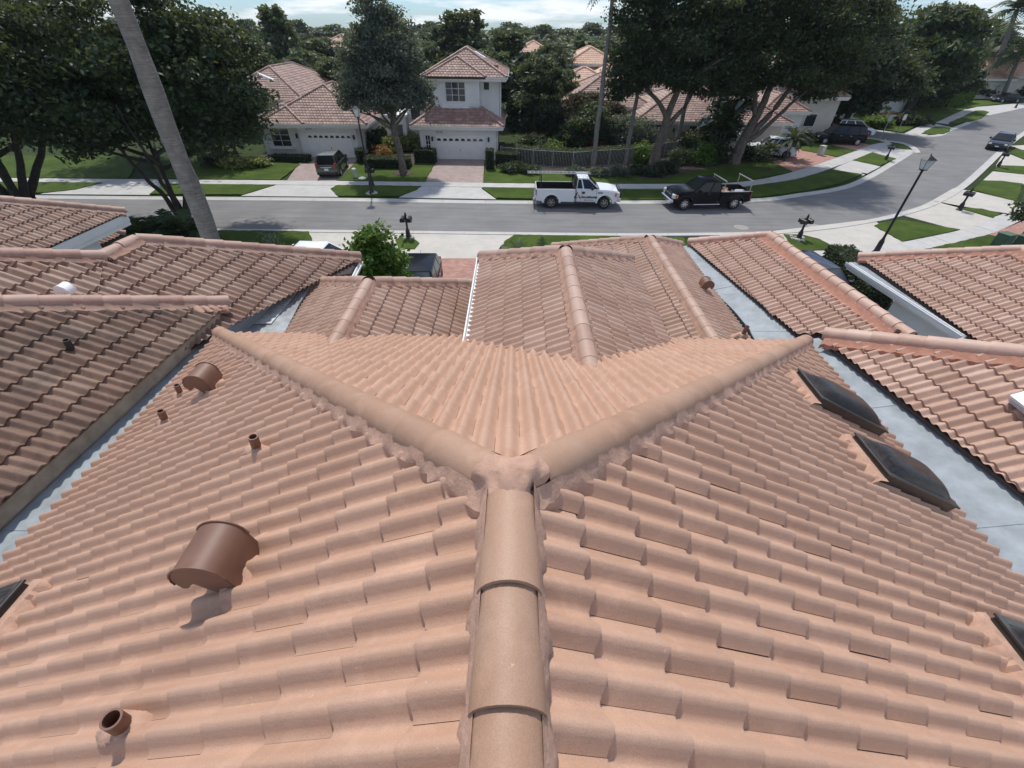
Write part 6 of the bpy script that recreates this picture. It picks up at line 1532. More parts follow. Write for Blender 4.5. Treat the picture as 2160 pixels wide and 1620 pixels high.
def tree(name, label, loc, paths, blobs, n, size, leaf, bark='bark', seed=1, group=None, cat='tree', **kw):
    """paths = list of (points, radii) for trunk and limbs; blobs = ellipsoids of foliage, all relative to the foot"""
    t = thing(name, label, cat, (*loc[:2], 0.0), 0, group)
    m = MB()
    for pts, rad in paths: m.tube(wobble(pts, seed), interp_r(rad, pts), 8)
    m.build('trunk', M[bark], t, smooth=True)
    place('crown', crown_mesh('crown', blobs, n, size, leaf, seed, **kw), None, t, False)
    return t
def wobble(pts, seed, n=4, amp=0.05):
    rng = random.Random(seed + int(abs(pts[-1][0]) * 10)); P = [np.array(p, float) for p in pts]; P = [2 * P[0] - P[1]] + P + [2 * P[-1] - P[-2]]; out = []
    for i in range(1, len(P) - 2):
        for k in range(n):
            t = k / n; a, b, c, d = P[i - 1:i + 3]; q = 0.5 * (2 * b + (c - a) * t + (2 * a - 5 * b + 4 * c - d) * t * t + (3 * b - 3 * c + d - a) * t ** 3)
            out.append(q + np.array([rng.uniform(-amp, amp), rng.uniform(-amp, amp), 0]) * (0 if (i == 1 and k == 0) else 1))
    out.append(P[-2]); return out
def interp_r(rad, pts, n=4):
    m = (len(pts) - 1) * n + 1; return list(np.interp(np.linspace(0, 1, m), np.linspace(0, 1, len(rad)), rad))
def limbs(h0, n, length, rise, r, seed, cx=0, cy=0, spread=1.0):
    rng = random.Random(seed); out = []
    for k in range(n):
        t = 2 * math.pi * (k + rng.uniform(-0.3, 0.3)) / n; L_ = length * rng.uniform(0.75, 1.15); z = h0 + rng.uniform(-0.4, 0.6)
        p0 = (cx, cy, z); p1 = (cx + math.cos(t) * L_ * 0.45 * spread, cy + math.sin(t) * L_ * 0.45 * spread, z + rise * 0.45); p2 = (cx + math.cos(t) * L_ * spread, cy + math.sin(t) * L_ * spread, z + rise * rng.uniform(0.8, 1.2))
        out.append(([p0, p1, p2], [r, r * 0.6, r * 0.2]))
        p3 = (p1[0] + math.cos(t + 0.9) * L_ * 0.5, p1[1] + math.sin(t + 0.9) * L_ * 0.5, p1[2] + rise * 0.6); out.append(([p1, ((p1[0] + p3[0]) / 2, (p1[1] + p3[1]) / 2, p1[2] + rise * 0.35), p3], [r * 0.5, r * 0.35, r * 0.12]))
    return out
# --- dark trees at the left, on the near verge
def multi_trunk(seed, n, h, spread, r):
    rng = random.Random(seed); out = []
    for k in range(n):
        t = 2 * math.pi * k / n + rng.uniform(-0.4, 0.4); s = spread * rng.uniform(0.6, 1.2)
        out.append(([(0.15 * math.cos(t), 0.15 * math.sin(t), 0), (s * 0.35 * math.cos(t), s * 0.35 * math.sin(t), h * 0.45), (s * math.cos(t), s * math.sin(t), h), (s * 1.7 * math.cos(t), s * 1.7 * math.sin(t), h * 1.7)], [r, r * 0.75, r * 0.5, r * 0.2]))
    return out
pL1 = G(72, 474)
tree('shade_tree', 'huge dark shade tree filling the upper left corner', pL1, multi_trunk(3, 6, 4.2, 2.8, 0.30) + limbs(4.0, 6, 5.5, 2.2, 0.16, 5),
     [(-1.5, 0, 8.4, 6.4, 5.6, 3.6), (3.5, 0.5, 7.8, 4.4, 4.6, 3.0), (-5.0, 1, 7.2, 4.6, 4.6, 3.0), (0.5, 1.5, 11.3, 5.4, 5.0, 2.8), (5.4, 2, 10.3, 3.6, 3.6, 2.4), (-6.5, 0, 11, 4.5, 4.5, 2.5), (1.5, -1.5, 6.4, 3.8, 3.6, 2.0)], 72000, 0.155, 'leaf_dark', 'bark_dark', 21, 'dark shade trees by the left curb', clump=0.13, clumps_per=46)
pL2 = G(398, 482)
tree('shade_tree', 'dark spreading shade tree behind the leaning palm trunk', pL2, multi_trunk(8, 5, 4.0, 1.7, 0.17) + limbs(3.6, 6, 4.6, 1.6, 0.12, 9),
     [(-0.5, 0, 7.4, 4.6, 4.2, 2.6), (2.9, 1.2, 7.4, 3.6, 3.8, 2.4), (-3.6, 0, 7.8, 3.6, 3.8, 2.5), (3.3, 0.6, 5.6, 2.9, 3.0, 1.4), (0.6, 1, 10.0, 3.9, 3.9, 1.9), (4.4, 1.5, 8.9, 2.2, 2.4, 1.5), (-2.6, 0, 5.5, 2.8, 3.0, 1.4), (5.0, 0.8, 6.6, 1.8, 2.0, 1.1)], 60000, 0.15, 'leaf_dark', 'bark_dark', 22, 'dark shade trees by the left curb', clump=0.13, clumps_per=46)
tree('shade_tree', 'dark tree across the road at the left, beyond the two nearer crowns', (-31, 43), limbs(2.5, 5, 4, 3, 0.2, 3) + [([(0, 0, 0), (0.2, 0, 1.5), (0, 0, 3.5)], [0.35, 0.28, 0.2])],
     [(0, 0, 6.2, 5.0, 4.5, 3.2), (4.5, 1, 5.2, 3.4, 3.4, 2.4), (-4, 1, 6.5, 4, 4, 3)], 15000, 0.26, 'leaf_dark', 'bark_dark', 23, clump=0.16)
tree('shade_tree', 'low dark tree beside the bay window of house 8554', (-25.6, 43.6), limbs(1.2, 5, 2, 1.6, 0.10, 4) + [([(0, 0, 0), (0.1, 0, 0.8), (0, 0, 1.8)], [0.16, 0.13, 0.1])],
     [(0, 0, 3.2, 2.3, 2.0, 1.6), (-1.6, 0.4, 3.6, 1.8, 1.8, 1.5)], 9000, 0.19, 'leaf_dark', 'bark_dark', 24)
# sprig overhanging the left roof
# --- street tree in front of the houses
pO = G(852, 367)
tree('street_tree', 'grey green street tree with a single trunk between the two white garages', pO, [([(0, 0, 0), (-0.1, 0, 1.6), (-0.32, 0, 3.6), (-0.1, 0, 5.2)], [0.36, 0.25, 0.22, 0.16])] + limbs(3.5, 7, 3.0, 2.3, 0.11, 12, -0.3, 0) + [([(-0.32, 0, 3.5), (-1.6, -0.2, 4.2), (-3.1, -0.3, 4.6)], [0.10, 0.07, 0.03])],
     [(-0.6, 0, 7.2, 2.3, 2.2, 2.0), (1.1, 0.2, 6.2, 1.8, 1.8, 1.4), (-2.3, 0.2, 6.2, 1.8, 1.8, 1.4), (-0.8, -0.4, 5.5, 2.2, 2.0, 1.1), (0.2, 0.2, 9.2, 1.9, 1.9, 1.5), (-1.8, 0, 8.3, 1.6, 1.6, 1.4), (-0.5, 0, 10.8, 1.3, 1.3, 1.2), (2.2, 0, 5.5, 1.1, 1.1, 0.8), (-3.2, 0, 5.3, 1.0, 1.0, 0.8), (1.2, 0, 7.9, 1.3, 1.3, 1.0)], 40000, 0.135, 'leaf_grey', 'bark', 31, clump=0.17, clumps_per=40)
# --- slim palm trunks in front of the fence
def palm_crown(seed, nf, L_, droop, leaf, w=0.5, nl=16, lean=0.0):
    rng = np.random.default_rng(seed); V, F, T = [], [], []; k = 0
    for i in range(nf):
        az = 2 * math.pi * i / nf + rng.uniform(-0.25, 0.25); el = rng.uniform(-0.15, 1.15); l = L_ * rng.uniform(0.8, 1.1)
        d = np.array([math.cos(az), math.sin(az), 0]); prev = None; tint = rng.uniform(0.15, 0.8)
        pts = []
        for j in range(nl + 1):
            s_ = j / nl; p = d * l * s_ * math.cos(el) * (1 - 0.1 * s_) + np.array([lean * s_ * l, 0, l * (math.sin(el) * s_ - droop * s_ * s_)]); pts.append(p)
        side = np.cross(d, [0, 0, 1.0])
        for j in range(1, nl):
            t_ = pts[j + 1] - pts[j - 1]; t_ /= np.linalg.norm(t_); wl_ = w * math.sin(math.pi * min(0.97, (j / nl) ** 0.7 * 0.95 + 0.05)) * 1.5
            for sg in (-1, 1):
                tip = pts[j] + side * sg * wl_ * rng.uniform(0.75, 1.1) + t_ * wl_ * 0.55 + np.array([0, 0, -0.35 * wl_ * rng.uniform(0.3, 1.3)])
                wd = t_ * l / nl * 0.36
                V += [pts[j] - wd, pts[j] + wd, tip + wd * 0.25, tip - wd * 0.25]; F.append((k, k + 1, k + 2, k + 3)); k += 4; T.append(np.clip(tint + rng.normal(0, 0.12), 0, 1))
        n0 = len(V); ww = 0.025 * l / 2.5
        for j in range(nl + 1): V += [pts[j] - side * ww, pts[j] + side * ww]
        for j in range(nl): F.append((n0 + 2 * j, n0 + 2 * j + 1, n0 + 2 * j + 3, n0 + 2 * j + 2)); T.append(0.9)
        k = len(V)
    me = mesh_from('crown', np.array(V), np.array(F), False, np.array(T)); me.materials.append(M[leaf]); return me
def palm(name, label, loc, top, r0, r1, crown, bark='bark_palm', group=None, bulge=0.0, cat='palm tree'):
    t = thing(name, label, cat, (*loc[:2], 0), 0, group); b = np.array([loc[0], loc[1], 0.0]); v = np.array(top) - b
    n = 14; pts = [tuple(v * k / n + np.array([0.03 * math.sin(k * 1.3), 0.02 * math.cos(k * 0.9), 0])) for k in range(n + 1)]
    rad = [r0 + (r1 - r0) * (k / n) + bulge * math.exp(-((k / n - 0.0) / 0.12) ** 2) + 0.012 * math.sin(k * 2.1) * (r0 / 0.2) for k in range(n + 1)]
    MB().tube(pts, rad, 14).build('trunk', M[bark], t, smooth=True)
    if crown is not None:
        o = place('crown', crown, None, t, False); o.location = tuple(v)
    return t
pc = palm_crown(3, 26, 2.6, 0.55, 'leaf_dark', 0.42)
b = G(1250, 357); palm('slim_palm', 'tallest slim palm trunk rising past the fence into the sky', b, GY(1297, -40, b[1]), 0.21, 0.13, pc, group='slim palms by the fence')
b = G(1318, 348); palm('slim_palm', 'middle slim palm trunk in front of the fence', b, GY(1350, 165, b[1]), 0.20, 0.14, palm_crown(4, 22, 2.0, 0.6, 'leaf_dark', 0.35), group='slim palms by the fence')
b = G(1420, 328); palm('slim_palm', 'slim palm trunk right of the forked tree', b, GY(1462, 160, b[1]), 0.22, 0.15, palm_crown(5, 22, 2.0, 0.6, 'leaf_dark', 0.35), group='slim palms by the fence')
# --- big grey palm trunk leaning across the left
b = np.array([*G(447, 560, 2.0)[:2], 0]); b = GY(447, 512, 13.9); b = np.array([b[0], b[1], 0]); bb = GY(447, 512, 13.9)
tp = GY(246, -10, 14.4); dv = (tp - bb) / (tp[2] - bb[2]); foot = bb - dv * bb[2]
palm('royal_palm', 'thick pale grey palm trunk slanting across the left of the picture', foot, tp + dv * 1.5, 0.31, 0.215, palm_crown(6, 12, 1.6, 0.2, 'leaf_dark', 0.3), bulge=0.05)
# --- big trees at the right of centre
pT1 = G(1376, 356)
tree('shade_tree', 'forked shade tree behind the black pickup with pale trunk', pT1, [([(0, 0, 0), (0.15, 0, 2.2), (0.5, 0, 4.6), (0.9, 0, 6.5)], [0.50, 0.36, 0.30, 0.2]), ([(0.4, 0, 3.8), (-0.6, 0, 5.1), (-1.8, 0, 6.0), (-2.6, 0, 7.5)], [0.22, 0.17, 0.13, 0.05]), ([(0.35, 0, 3.2), (1.5, 0, 4.6), (2.4, 0, 6.5)], [0.24, 0.18, 0.06])] + limbs(6.0, 6, 3.6, 2.2, 0.13, 14, 0.5, 0),
     [(0.5, 0, 8.6, 4.4, 4.0, 2.6), (-2.6, 0, 9.4, 2.8, 2.8, 2.2), (2.8, 0, 7.2, 2.8, 2.8, 1.7), (0.3, 0, 11.6, 3.9, 3.6, 2.2), (-3.2, 0, 7.0, 2.0, 2.0, 1.3), (-2.6, 0, 12, 2.2, 2.2, 1.8), (-4.2, 0, 5.8, 1.2, 1.2, 0.8)], 56000, 0.16, 'leaf_dark', 'bark', 41, 'large shade trees right of the middle', clump=0.15, clumps_per=42)
pT2 = G(1546, 346)
tree('shade_tree', 'massive dark tree with several pale trunks above the parked white car', pT2, [([(0, 0, 0), (0.3, 0, 2.2), (0.9, 0, 4.4), (1.3, 0, 7.0)], [0.62, 0.42, 0.34, 0.2]), ([(0.3, 0.1, 1.6), (1.6, 0, 3.6), (2.6, 0, 5.4), (3.4, 0, 7.2)], [0.34, 0.26, 0.2, 0.08]), ([(0.2, 0, 1.8), (1.4, -0.3, 2.6), (2.8, -0.4, 4.4), (4.4, -0.3, 6.0)], [0.26, 0.2, 0.15, 0.06]), ([(0.7, 0, 3.6), (0.1, 0, 5.4), (-0.8, 0, 7.4)], [0.24, 0.18, 0.07])] + limbs(6.2, 7, 5.0, 2.6, 0.15, 16, 1.2, 0),
     [(1.4, 0, 9.3, 6.2, 5.4, 3.2), (-3.0, 0, 9.0, 3.8, 3.8, 2.8), (4.6, 0.4, 8.6, 3.5, 3.8, 2.8), (1.5, 0, 12.6, 5.8, 5.2, 2.4), (4.6, 0, 6.8, 3.2, 3.2, 1.6), (-1.5, 0, 6.6, 2.4, 2.4, 1.3), (4.8, 0, 11.4, 3.2, 3.2, 2.4), (-4.2, 0, 12, 3, 3, 2), (6.0, 0.6, 6.4, 2.4, 2.4, 1.4)], 70000, 0.17, 'leaf_dark', 'bark', 42, 'large shade trees right of the middle', clump=0.13, clumps_per=52)
pT3 = G(1768, 282)
tree('shade_tree', 'dark tree with slanting trunk behind the dark parked car', pT3, [([(0, 0, 0), (0.3, 0, 2.2), (1.2, 0, 4.4), (3.2, 0, 7.0)], [0.42, 0.30, 0.24, 0.1]), ([(0.6, 0, 3.2), (-1.6, 0, 5.2), (-3, 0, 7.2)], [0.2, 0.14, 0.06])] + limbs(4.6, 6, 4.6, 2.4, 0.14, 18, 1.0, 0),
     [(0.2, 0, 6.2, 4.8, 4.4, 2.6), (4.4, 0.8, 5.6, 3.8, 3.8, 2.3), (-3.4, 0.4, 6.6, 3.8, 3.8, 2.6), (-2.2, 0.5, 9.6, 4.2, 4.2, 2.4), (3.6, 0, 4.6, 3.2, 3.2, 1.3), (-5.8, 1.5, 10, 4.2, 4.2, 3.0), (-1.2, 0, 8.0, 2.8, 2.8, 1.8)], 36000, 0.25, 'leaf_dark', 'bark_dark', 43, 'large shade trees right of the middle', clump=0.14, clumps_per=44)
tree('shade_tree', 'tall rounded windswept tree against the blue sky at right', G(1908, 244), [([(0, 0, 0), (-0.2, 0, 2.4), (0.4, 0, 5), (1.2, 0, 8)], [0.5, 0.38, 0.3, 0.12])] + limbs(4.6, 6, 6, 3.6, 0.2, 22),
     [(-2, 0, 7.2, 5.4, 5, 3.0), (1.4, 1, 8.4, 4.4, 4.4, 2.8), (-5.4, 1, 6.6, 3.6, 3.6, 2.6), (-1, 0, 10.6, 4.2, 4, 2.0), (3.4, 1, 6.4, 3.0, 3.0, 2.2), (0, -1, 5.0, 4.0, 3.6, 1.8), (2.4, 1, 10.4, 2.4, 2.4, 1.5)], 26000, 0.34, 'leaf_mid', 'bark_dark', 44, clump=0.15, clumps_per=44, elong=2.4)
tree('shade_tree', 'dense dark tree above the clipped hedge at the side street', (63, 82), [([(0, 0, 0), (0.3, 0, 2), (0, 0, 4)], [0.4, 0.3, 0.2])] + limbs(3, 5, 4, 2, 0.15, 24), [(0, 0, 5.2, 5.0, 4.6, 3.0), (5, 0, 4.6, 3.6, 3.4, 2.4), (-5, 0, 5.6, 4.2, 4, 3)], 14000, 0.34, 'leaf_dark', 'bark_dark', 45, clump=0.15)
tree('garden_tree', 'dark tree screening the white wall behind the hipped tower house', (38.5, 60.5), [([(0, 0, 0), (0.1, 0, 1.6), (0, 0, 3.2)], [0.22, 0.18, 0.12])] + limbs(2.2, 5, 2.2, 1.6, 0.1, 46), [(0, 0, 4.4, 3.0, 2.6, 2.2), (2.6, 0.5, 3.6, 2.2, 2.2, 1.7), (-2.0, 0.4, 5.4, 2.2, 2.2, 1.8)], 9000, 0.26, 'leaf_dark', 'bark_dark', 46)
# --- leaning palms at the far right
for k, (px, py, tx, ty, rr, lab) in enumerate(((2058, 182, 2102, 72, 0.42, 'stout leaning palm nearest the pinkish roof at far right'), (2082, 186, 2128, 96, 0.25, 'thinner leaning palm second from the pinkish roof'), (2112, 196, 2150, 118, 0.25, 'dark leaning palm over the farthest parked car'), (2075, 190, 2146, 20, 0.32, 'tallest wind bent palm at the upper right corner'))):
    b = G(px, py + 14); palm('coconut_palm', lab, b, GY(tx, ty, b[1]), rr * 1.4, rr, palm_crown(50 + k, 24, 6.0 if k != 3 else 7.0, 0.55, 'leaf_mid', 1.0, 14, 0.25), group='wind bent palms at the right')
# --- trees behind the houses (own crowns near, shared shapes further off)
tree('feathery_tree', 'dark feathery tree just right of the two storey house', (2.3, 52.5), [([(0, 0, 0), (0.1, 0, 1.4), (0, 0, 3.4), (0.1, 0, 5)], [0.2, 0.16, 0.12, 0.05])] + limbs(1.8, 6, 1.9, 1.8, 0.07, 31),
     [(0, 0, 3.6, 2.7, 2.4, 2.2), (0.4, 0, 5.9, 2.1, 2.0, 1.6), (-0.8, -0.3, 2.2, 2.3, 2.0, 1.4), (1.2, 0, 2.0, 2.0, 1.8, 1.3)], 24000, 0.15, 'leaf_dark', 'bark_dark', 51, elong=3.0, droop=0.6, clump=0.15)
tree('garden_tree', 'bushy mid green tree behind the fence beside the purple leaved shrub', (7.2, 48.5), [([(0, 0, 0), (0.1, 0, 1.0), (0, 0, 2.2)], [0.12, 0.1, 0.07])] + limbs(1.2, 5, 1.6, 1.4, 0.06, 32),
     [(0, 0, 2.6, 2.0, 1.8, 1.5), (1.5, 0.3, 2.0, 1.6, 1.5, 1.2), (-1.2, 0, 1.7, 1.5, 1.4, 1.0)], 13000, 0.15, 'leaf_mid', 'bark_dark', 52)
tree('garden_tree', 'purple bronze leaved tree in front of the cream house roof', (6.6, 51.6), [([(0, 0, 0), (0.1, 0, 1.6), (0, 0, 3.0)], [0.12, 0.1, 0.06])] + limbs(2.0, 5, 1.8, 1.4, 0.06, 33),
     [(0, 0, 3.9, 2.2, 2.0, 0.9), (2.6, 0, 3.4, 1.8, 1.6, 0.8)], 8000, 0.17, 'leaf_bronze', 'bark_dark', 53)
tree('garden_tree', 'airy olive green shrub tree in front of the cream house wall', (11.2, 47.8), [([(0, 0, 0), (0.1, 0, 1.0), (0.2, 0, 2.2)], [0.09, 0.07, 0.05])] + limbs(0.9, 6, 1.7, 1.6, 0.05, 34),
     [(0, 0, 2.2, 1.9, 1.6, 1.3), (1.4, 0, 1.7, 1.3, 1.2, 1.0), (-1.2, 0.2, 1.4, 1.2, 1.0, 0.9)], 7000, 0.13, 'leaf_grey', 'bark', 54, clump=0.2)
protos = []
def far_proto(kind, seed, leaf, blobs, n, size, trunk_h=3.0, **kw):
    t = thing(kind, 'tree', 'tree', (0, 0, 0), 0); MB().tube([(0, 0, 0), (0.1, 0, trunk_h * 0.5), (0, 0, trunk_h)], [0.3, 0.24, 0.16], 6).build('trunk', M['bark_dark'], t, smooth=True)
    place('crown', crown_mesh('crown', blobs, n, size, leaf, seed, **kw), None, t, False); return t
FA = far_proto('broad_tree', 61, 'leaf_far', [(0, 0, 5.2, 4.2, 4.0, 2.6), (2.6, 0, 4.6, 2.8, 2.8, 2.0), (-2.4, 0.6, 4.4, 2.8, 2.8, 2.0), (0.4, 0, 7.2, 2.8, 2.6, 1.6)], 6500, 0.42, clump=0.17)
FB = far_proto('round_tree', 62, 'leaf_mid', [(0, 0, 4.2, 3.2, 3.2, 2.6), (0.6, 0, 6.2, 2.2, 2.2, 1.6), (-1.6, 0, 3.4, 2.2, 2.2, 1.6)], 5200, 0.38, clump=0.17)
FC = far_proto('tall_tree', 63, 'leaf_far', [(0, 0, 5.5, 2.8, 2.8, 2.4), (0.8, 0, 8.2, 2.4, 2.3, 1.9), (-1.2, 0, 7.2, 2.0, 2.0, 1.6), (1.6, 0, 10.2, 1.7, 1.6, 1.3), (-0.6, 0, 10.4, 1.4, 1.4, 1.2)], 6500, 0.36, trunk_h=5.0, clump=0.2)
FP = thing('fan_palm', 'palm', 'palm tree', (0, 0, 0)); MB().tube([(0, 0, 0), (0.1, 0, 4), (0, 0, 7.6)], [0.24, 0.18, 0.15], 7).build('trunk', M['bark_palm'], FP, smooth=True)
o = place('crown', palm_crown(64, 22, 2.6, 0.7, 'leaf_far', 0.5, 10), None, FP, False); o.location = (0, 0, 7.6)
used = set()
def far_tree(P, px, Y, H0, label, group='trees beyond the first row of houses', rz=None, sxy=None):
    """px = bearing in the photo, Y = distance, H0 = height wanted"""
    base = {'A': (FA, 8.6), 'B': (FB, 7.6), 'C': (FC, 11.6), 'P': (FP, 9.2)}[P]; p = GY(px, 100, Y)
    if P not in used: used.add(P); t = base[0]
    else: t = copy_tree(base[0])
    s = H0 / base[1]; t.location = (p[0], Y, 0); t.rotation_euler = (0, 0, rz if rz is not None else random.uniform(0, 6.28)); q = (sxy or random.uniform(0.95, 1.2)) * s; t.scale = (q, q, s)
    t['label'] = label; t['group'] = group; return t
spec = [('C', 590, 74, 11.4, 'tall airy tree standing highest left of the grey street tree'), ('B', 540, 68, 6.8, 'round tree at the edge of the left dark crown'), ('A', 640, 70, 7.0, 'broad tree right behind the low roof of house 8554'), ('B', 690, 66, 6.2, 'round tree touching the left of the grey street tree'),
        ('A', 470, 80, 7.4, 'broad tree seen past the right edge of the left dark crown'), ('C', 930, 76, 9.6, 'tall tree rising left of the two storey roof'), ('C', 985, 74, 11.2, 'tall airy tree directly above the two storey roof'), ('A', 880, 72, 7.8, 'broad tree filling the gap right of the grey street tree'),
        ('C', 1085, 68, 9.4, 'wispy tall tree right above the two storey roof corner'), ('A', 1040, 64, 7.4, 'broad tree close behind the right of the two storey house'), ('B', 1130, 66, 6.8, 'round tree above the feathery tree'), ('A', 1165, 84, 7.6, 'broad tree left of the distant peach house'),
        ('A', 820, 84, 8.0, 'broad tree hidden mostly by the grey street tree'), ('P', 1162, 110, 9.3, 'small palm silhouette left of the peach house'), ('P', 1225, 98, 9.6, 'spiky palm silhouette above the peach roof'), ('P', 1256, 112, 8.9, 'small palm silhouette just left of the slim trunk'), ('P', 1128, 118, 8.9, 'low palm silhouette above the wispy tree'),
        ('B', 1185, 62, 5.6, 'round tree between the feathery tree and the cream house roof'), ('B', 1290, 90, 6.6, 'round tree right of the distant grey roof'), ('A', 600, 100, 7.8, 'broad tree in the second row left of the grey street tree')]
for i, (k, px, Y, h, lab) in enumerate(spec): far_tree(k, px, Y, h, lab)
# the far wooded horizon
def horizon_trees():
    rng = random.Random(5); i = 0
    for px in range(-320, 2480, 40):
        for row, (Y, h) in enumerate(((104, 7.6), (135, 8.2), (190, 9.0))):
            if (px // 40 + row) % 2 == 0 and row < 2: continue
            if row == 0 and (470 < px < 1300) and rng.random() < 0.4: continue
            if row == 0 and px > 1500: continue
            yield px + rng.uniform(-16, 16), Y * rng.uniform(0.94, 1.08), h * rng.uniform(0.82, 1.12), rng.choice('AABB' if row else 'AAB')
HZ = list(horizon_trees())
def where(px):
    for x, w in ((300, 'behind the huge left shade tree'), (560, 'behind the dark crown by the leaning trunk'), (700, 'left of the grey street tree'), (930, 'behind the grey street tree'), (1080, 'over the two storey roof'), (1180, 'over the feathery tree'), (1290, 'over the peach house'), (1560, 'behind the forked shade tree'), (1860, 'behind the massive dark tree'), (2060, 'behind the windswept tree')):
        if px < x: return w
    return 'behind the wind bent palms'
for px, Y, h, k in HZ:
    t = far_tree(k, px, Y, h, 'distant ' + ('broad' if k == 'A' else 'round') + ' tree ' + where(px) + (', nearest row' if Y < 116 else ', middle row' if Y < 160 else ', farthest row'), 'trees of the wooded horizon', sxy=random.uniform(1.25, 1.7))
# --- shrubs and hedges
def shrub(label, loc, r, h, leaf, n=1500, size=0.12, seed=1, name='shrub', group=None, cat='shrub', elong=1.7, z0=0.0):
    t = thing(name, label, cat, (*loc[:2], z0), 0, group); rng = np.random.default_rng(seed)
    me = crown_mesh('foliage', [(0, 0, h * 0.5, r, r * 0.9, h * 0.52), (r * 0.4, 0.1 * r, h * 0.4, r * 0.6, r * 0.6, h * 0.4), (-r * 0.4, 0, h * 0.42, r * 0.6, r * 0.6, h * 0.42)], n, size, leaf, seed, clump=0.2, shell_=0.3, clumps_per=30, elong=elong)
    place('foliage', me, None, t, False)
    m = MB()
    for k in range(4): a = k * 1.6 + seed; m.tube([(0, 0, 0), (0.3 * r * math.cos(a), 0.3 * r * math.sin(a), h * 0.35), (0.6 * r * math.cos(a), 0.6 * r * math.sin(a), h * 0.7)], [0.03, 0.02, 0.01], 5)
    m.build('stem', M['bark_dark'], t); return t
def hedge(label, P, w, h, leaf, seed=1, dens=260, size=0.075, group=None, name='hedge'):
    """clipped hedge along the polyline P"""
    P = [np.array(p, float)[:2] for p in P]; t = thing(name, label, 'hedge', (*P[0], 0), 0, group); rng = np.random.default_rng(seed); pts = []; core = MB()
    for a, b in zip(P[:-1], P[1:]):
        L_ = np.hypot(*(b - a)); d = (b - a) / L_; nn = np.array([-d[1], d[0]]); n = int(dens * (L_ * w + 2 * h * (L_ + w)))
        f = rng.random(n); q = np.empty((n, 3)); face = rng.choice(3, n, p=np.array([L_ * w, 2 * L_ * h, 2 * w * h]) / (L_ * w + 2 * L_ * h + 2 * w * h))
        u, v, z = rng.random(n) * L_, (rng.random(n) - 0.5) * w, rng.random(n) * h
        z = np.where(face == 0, h, z); v = np.where(face == 1, np.sign(v) * w / 2, v); u = np.where(face == 2, np.where(rng.random(n) < 0.5, 0, L_), u)
        jit = rng.normal(0, 0.035, (n, 3)); XY = a + np.outer(u, d) + np.outer(v, nn); pts.append(np.column_stack([XY, z]) + jit)
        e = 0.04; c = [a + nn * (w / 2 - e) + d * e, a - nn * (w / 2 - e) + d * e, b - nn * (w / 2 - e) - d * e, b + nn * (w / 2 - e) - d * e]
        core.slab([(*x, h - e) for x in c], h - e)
    pts = np.concatenate(pts) - np.array([*P[0], 0]); V, F = leaf_cloud(rng, pts, size, 0.2, 1.5); me = mesh_from('foliage', V, F, False, np.clip(rng.normal(0.42, 0.2, len(F)), 0, 1)); me.materials.append(M[leaf])
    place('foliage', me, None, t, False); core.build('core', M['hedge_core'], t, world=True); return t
g = 'clipped hedges across the street'
hedge('dark clipped hedge block left of the garage door of house 8538', [G(878, 343), G(920, 344)], 1.1, 1.15, 'leaf_dark', 1, group=g)
hedge('narrow clipped shrub block right of the garage door of house 8538', [G(1026, 357), G(1041, 357)], 0.9, 1.6, 'leaf_dark', 2, group=g)
hedge('taller hedge between house 8538 and the picket fence', [G(1048, 350), G(1092, 352)], 1.3, 1.15, 'leaf_dark', 3, group=g)
hedge('low hedge at the left foot of house 8554', [G(580, 340), G(655, 342)], 0.9, 0.55, 'leaf_dark', 4, group=g)
hedge('dark clipped block right of the grey green car', [G(757, 345), G(772, 343)], 1.0, 1.15, 'leaf_dark', 5, group=g)
hedge('long dark hedge under the street tree', [G(775, 353), G(866, 354)], 1.4, 0.85, 'leaf_dark', 6, group=g)
hedge('long hedge behind the picket fence', [(-1.0, 44.9), (1.9, 43.6), (5.2, 43.0), (10.0, 44.7), (15.2, 48.2)], 1.1, 1.35, 'leaf_mid', 7, 120, 0.11, group=g)
hedge('tall bright clipped hedge at the side street corner', [G(1890, 226), G(1975, 226), G(2030, 215)], 2.6, 2.5, 'leaf_bright', 8, 40, 0.22, group=g)
hedge('dark hedge row behind the side street lawn', [G(1745, 228), G(1880, 226)], 1.8, 1.3, 'leaf_dark', 9, 50, 0.2, group=g)
rng_ = random.Random(12)
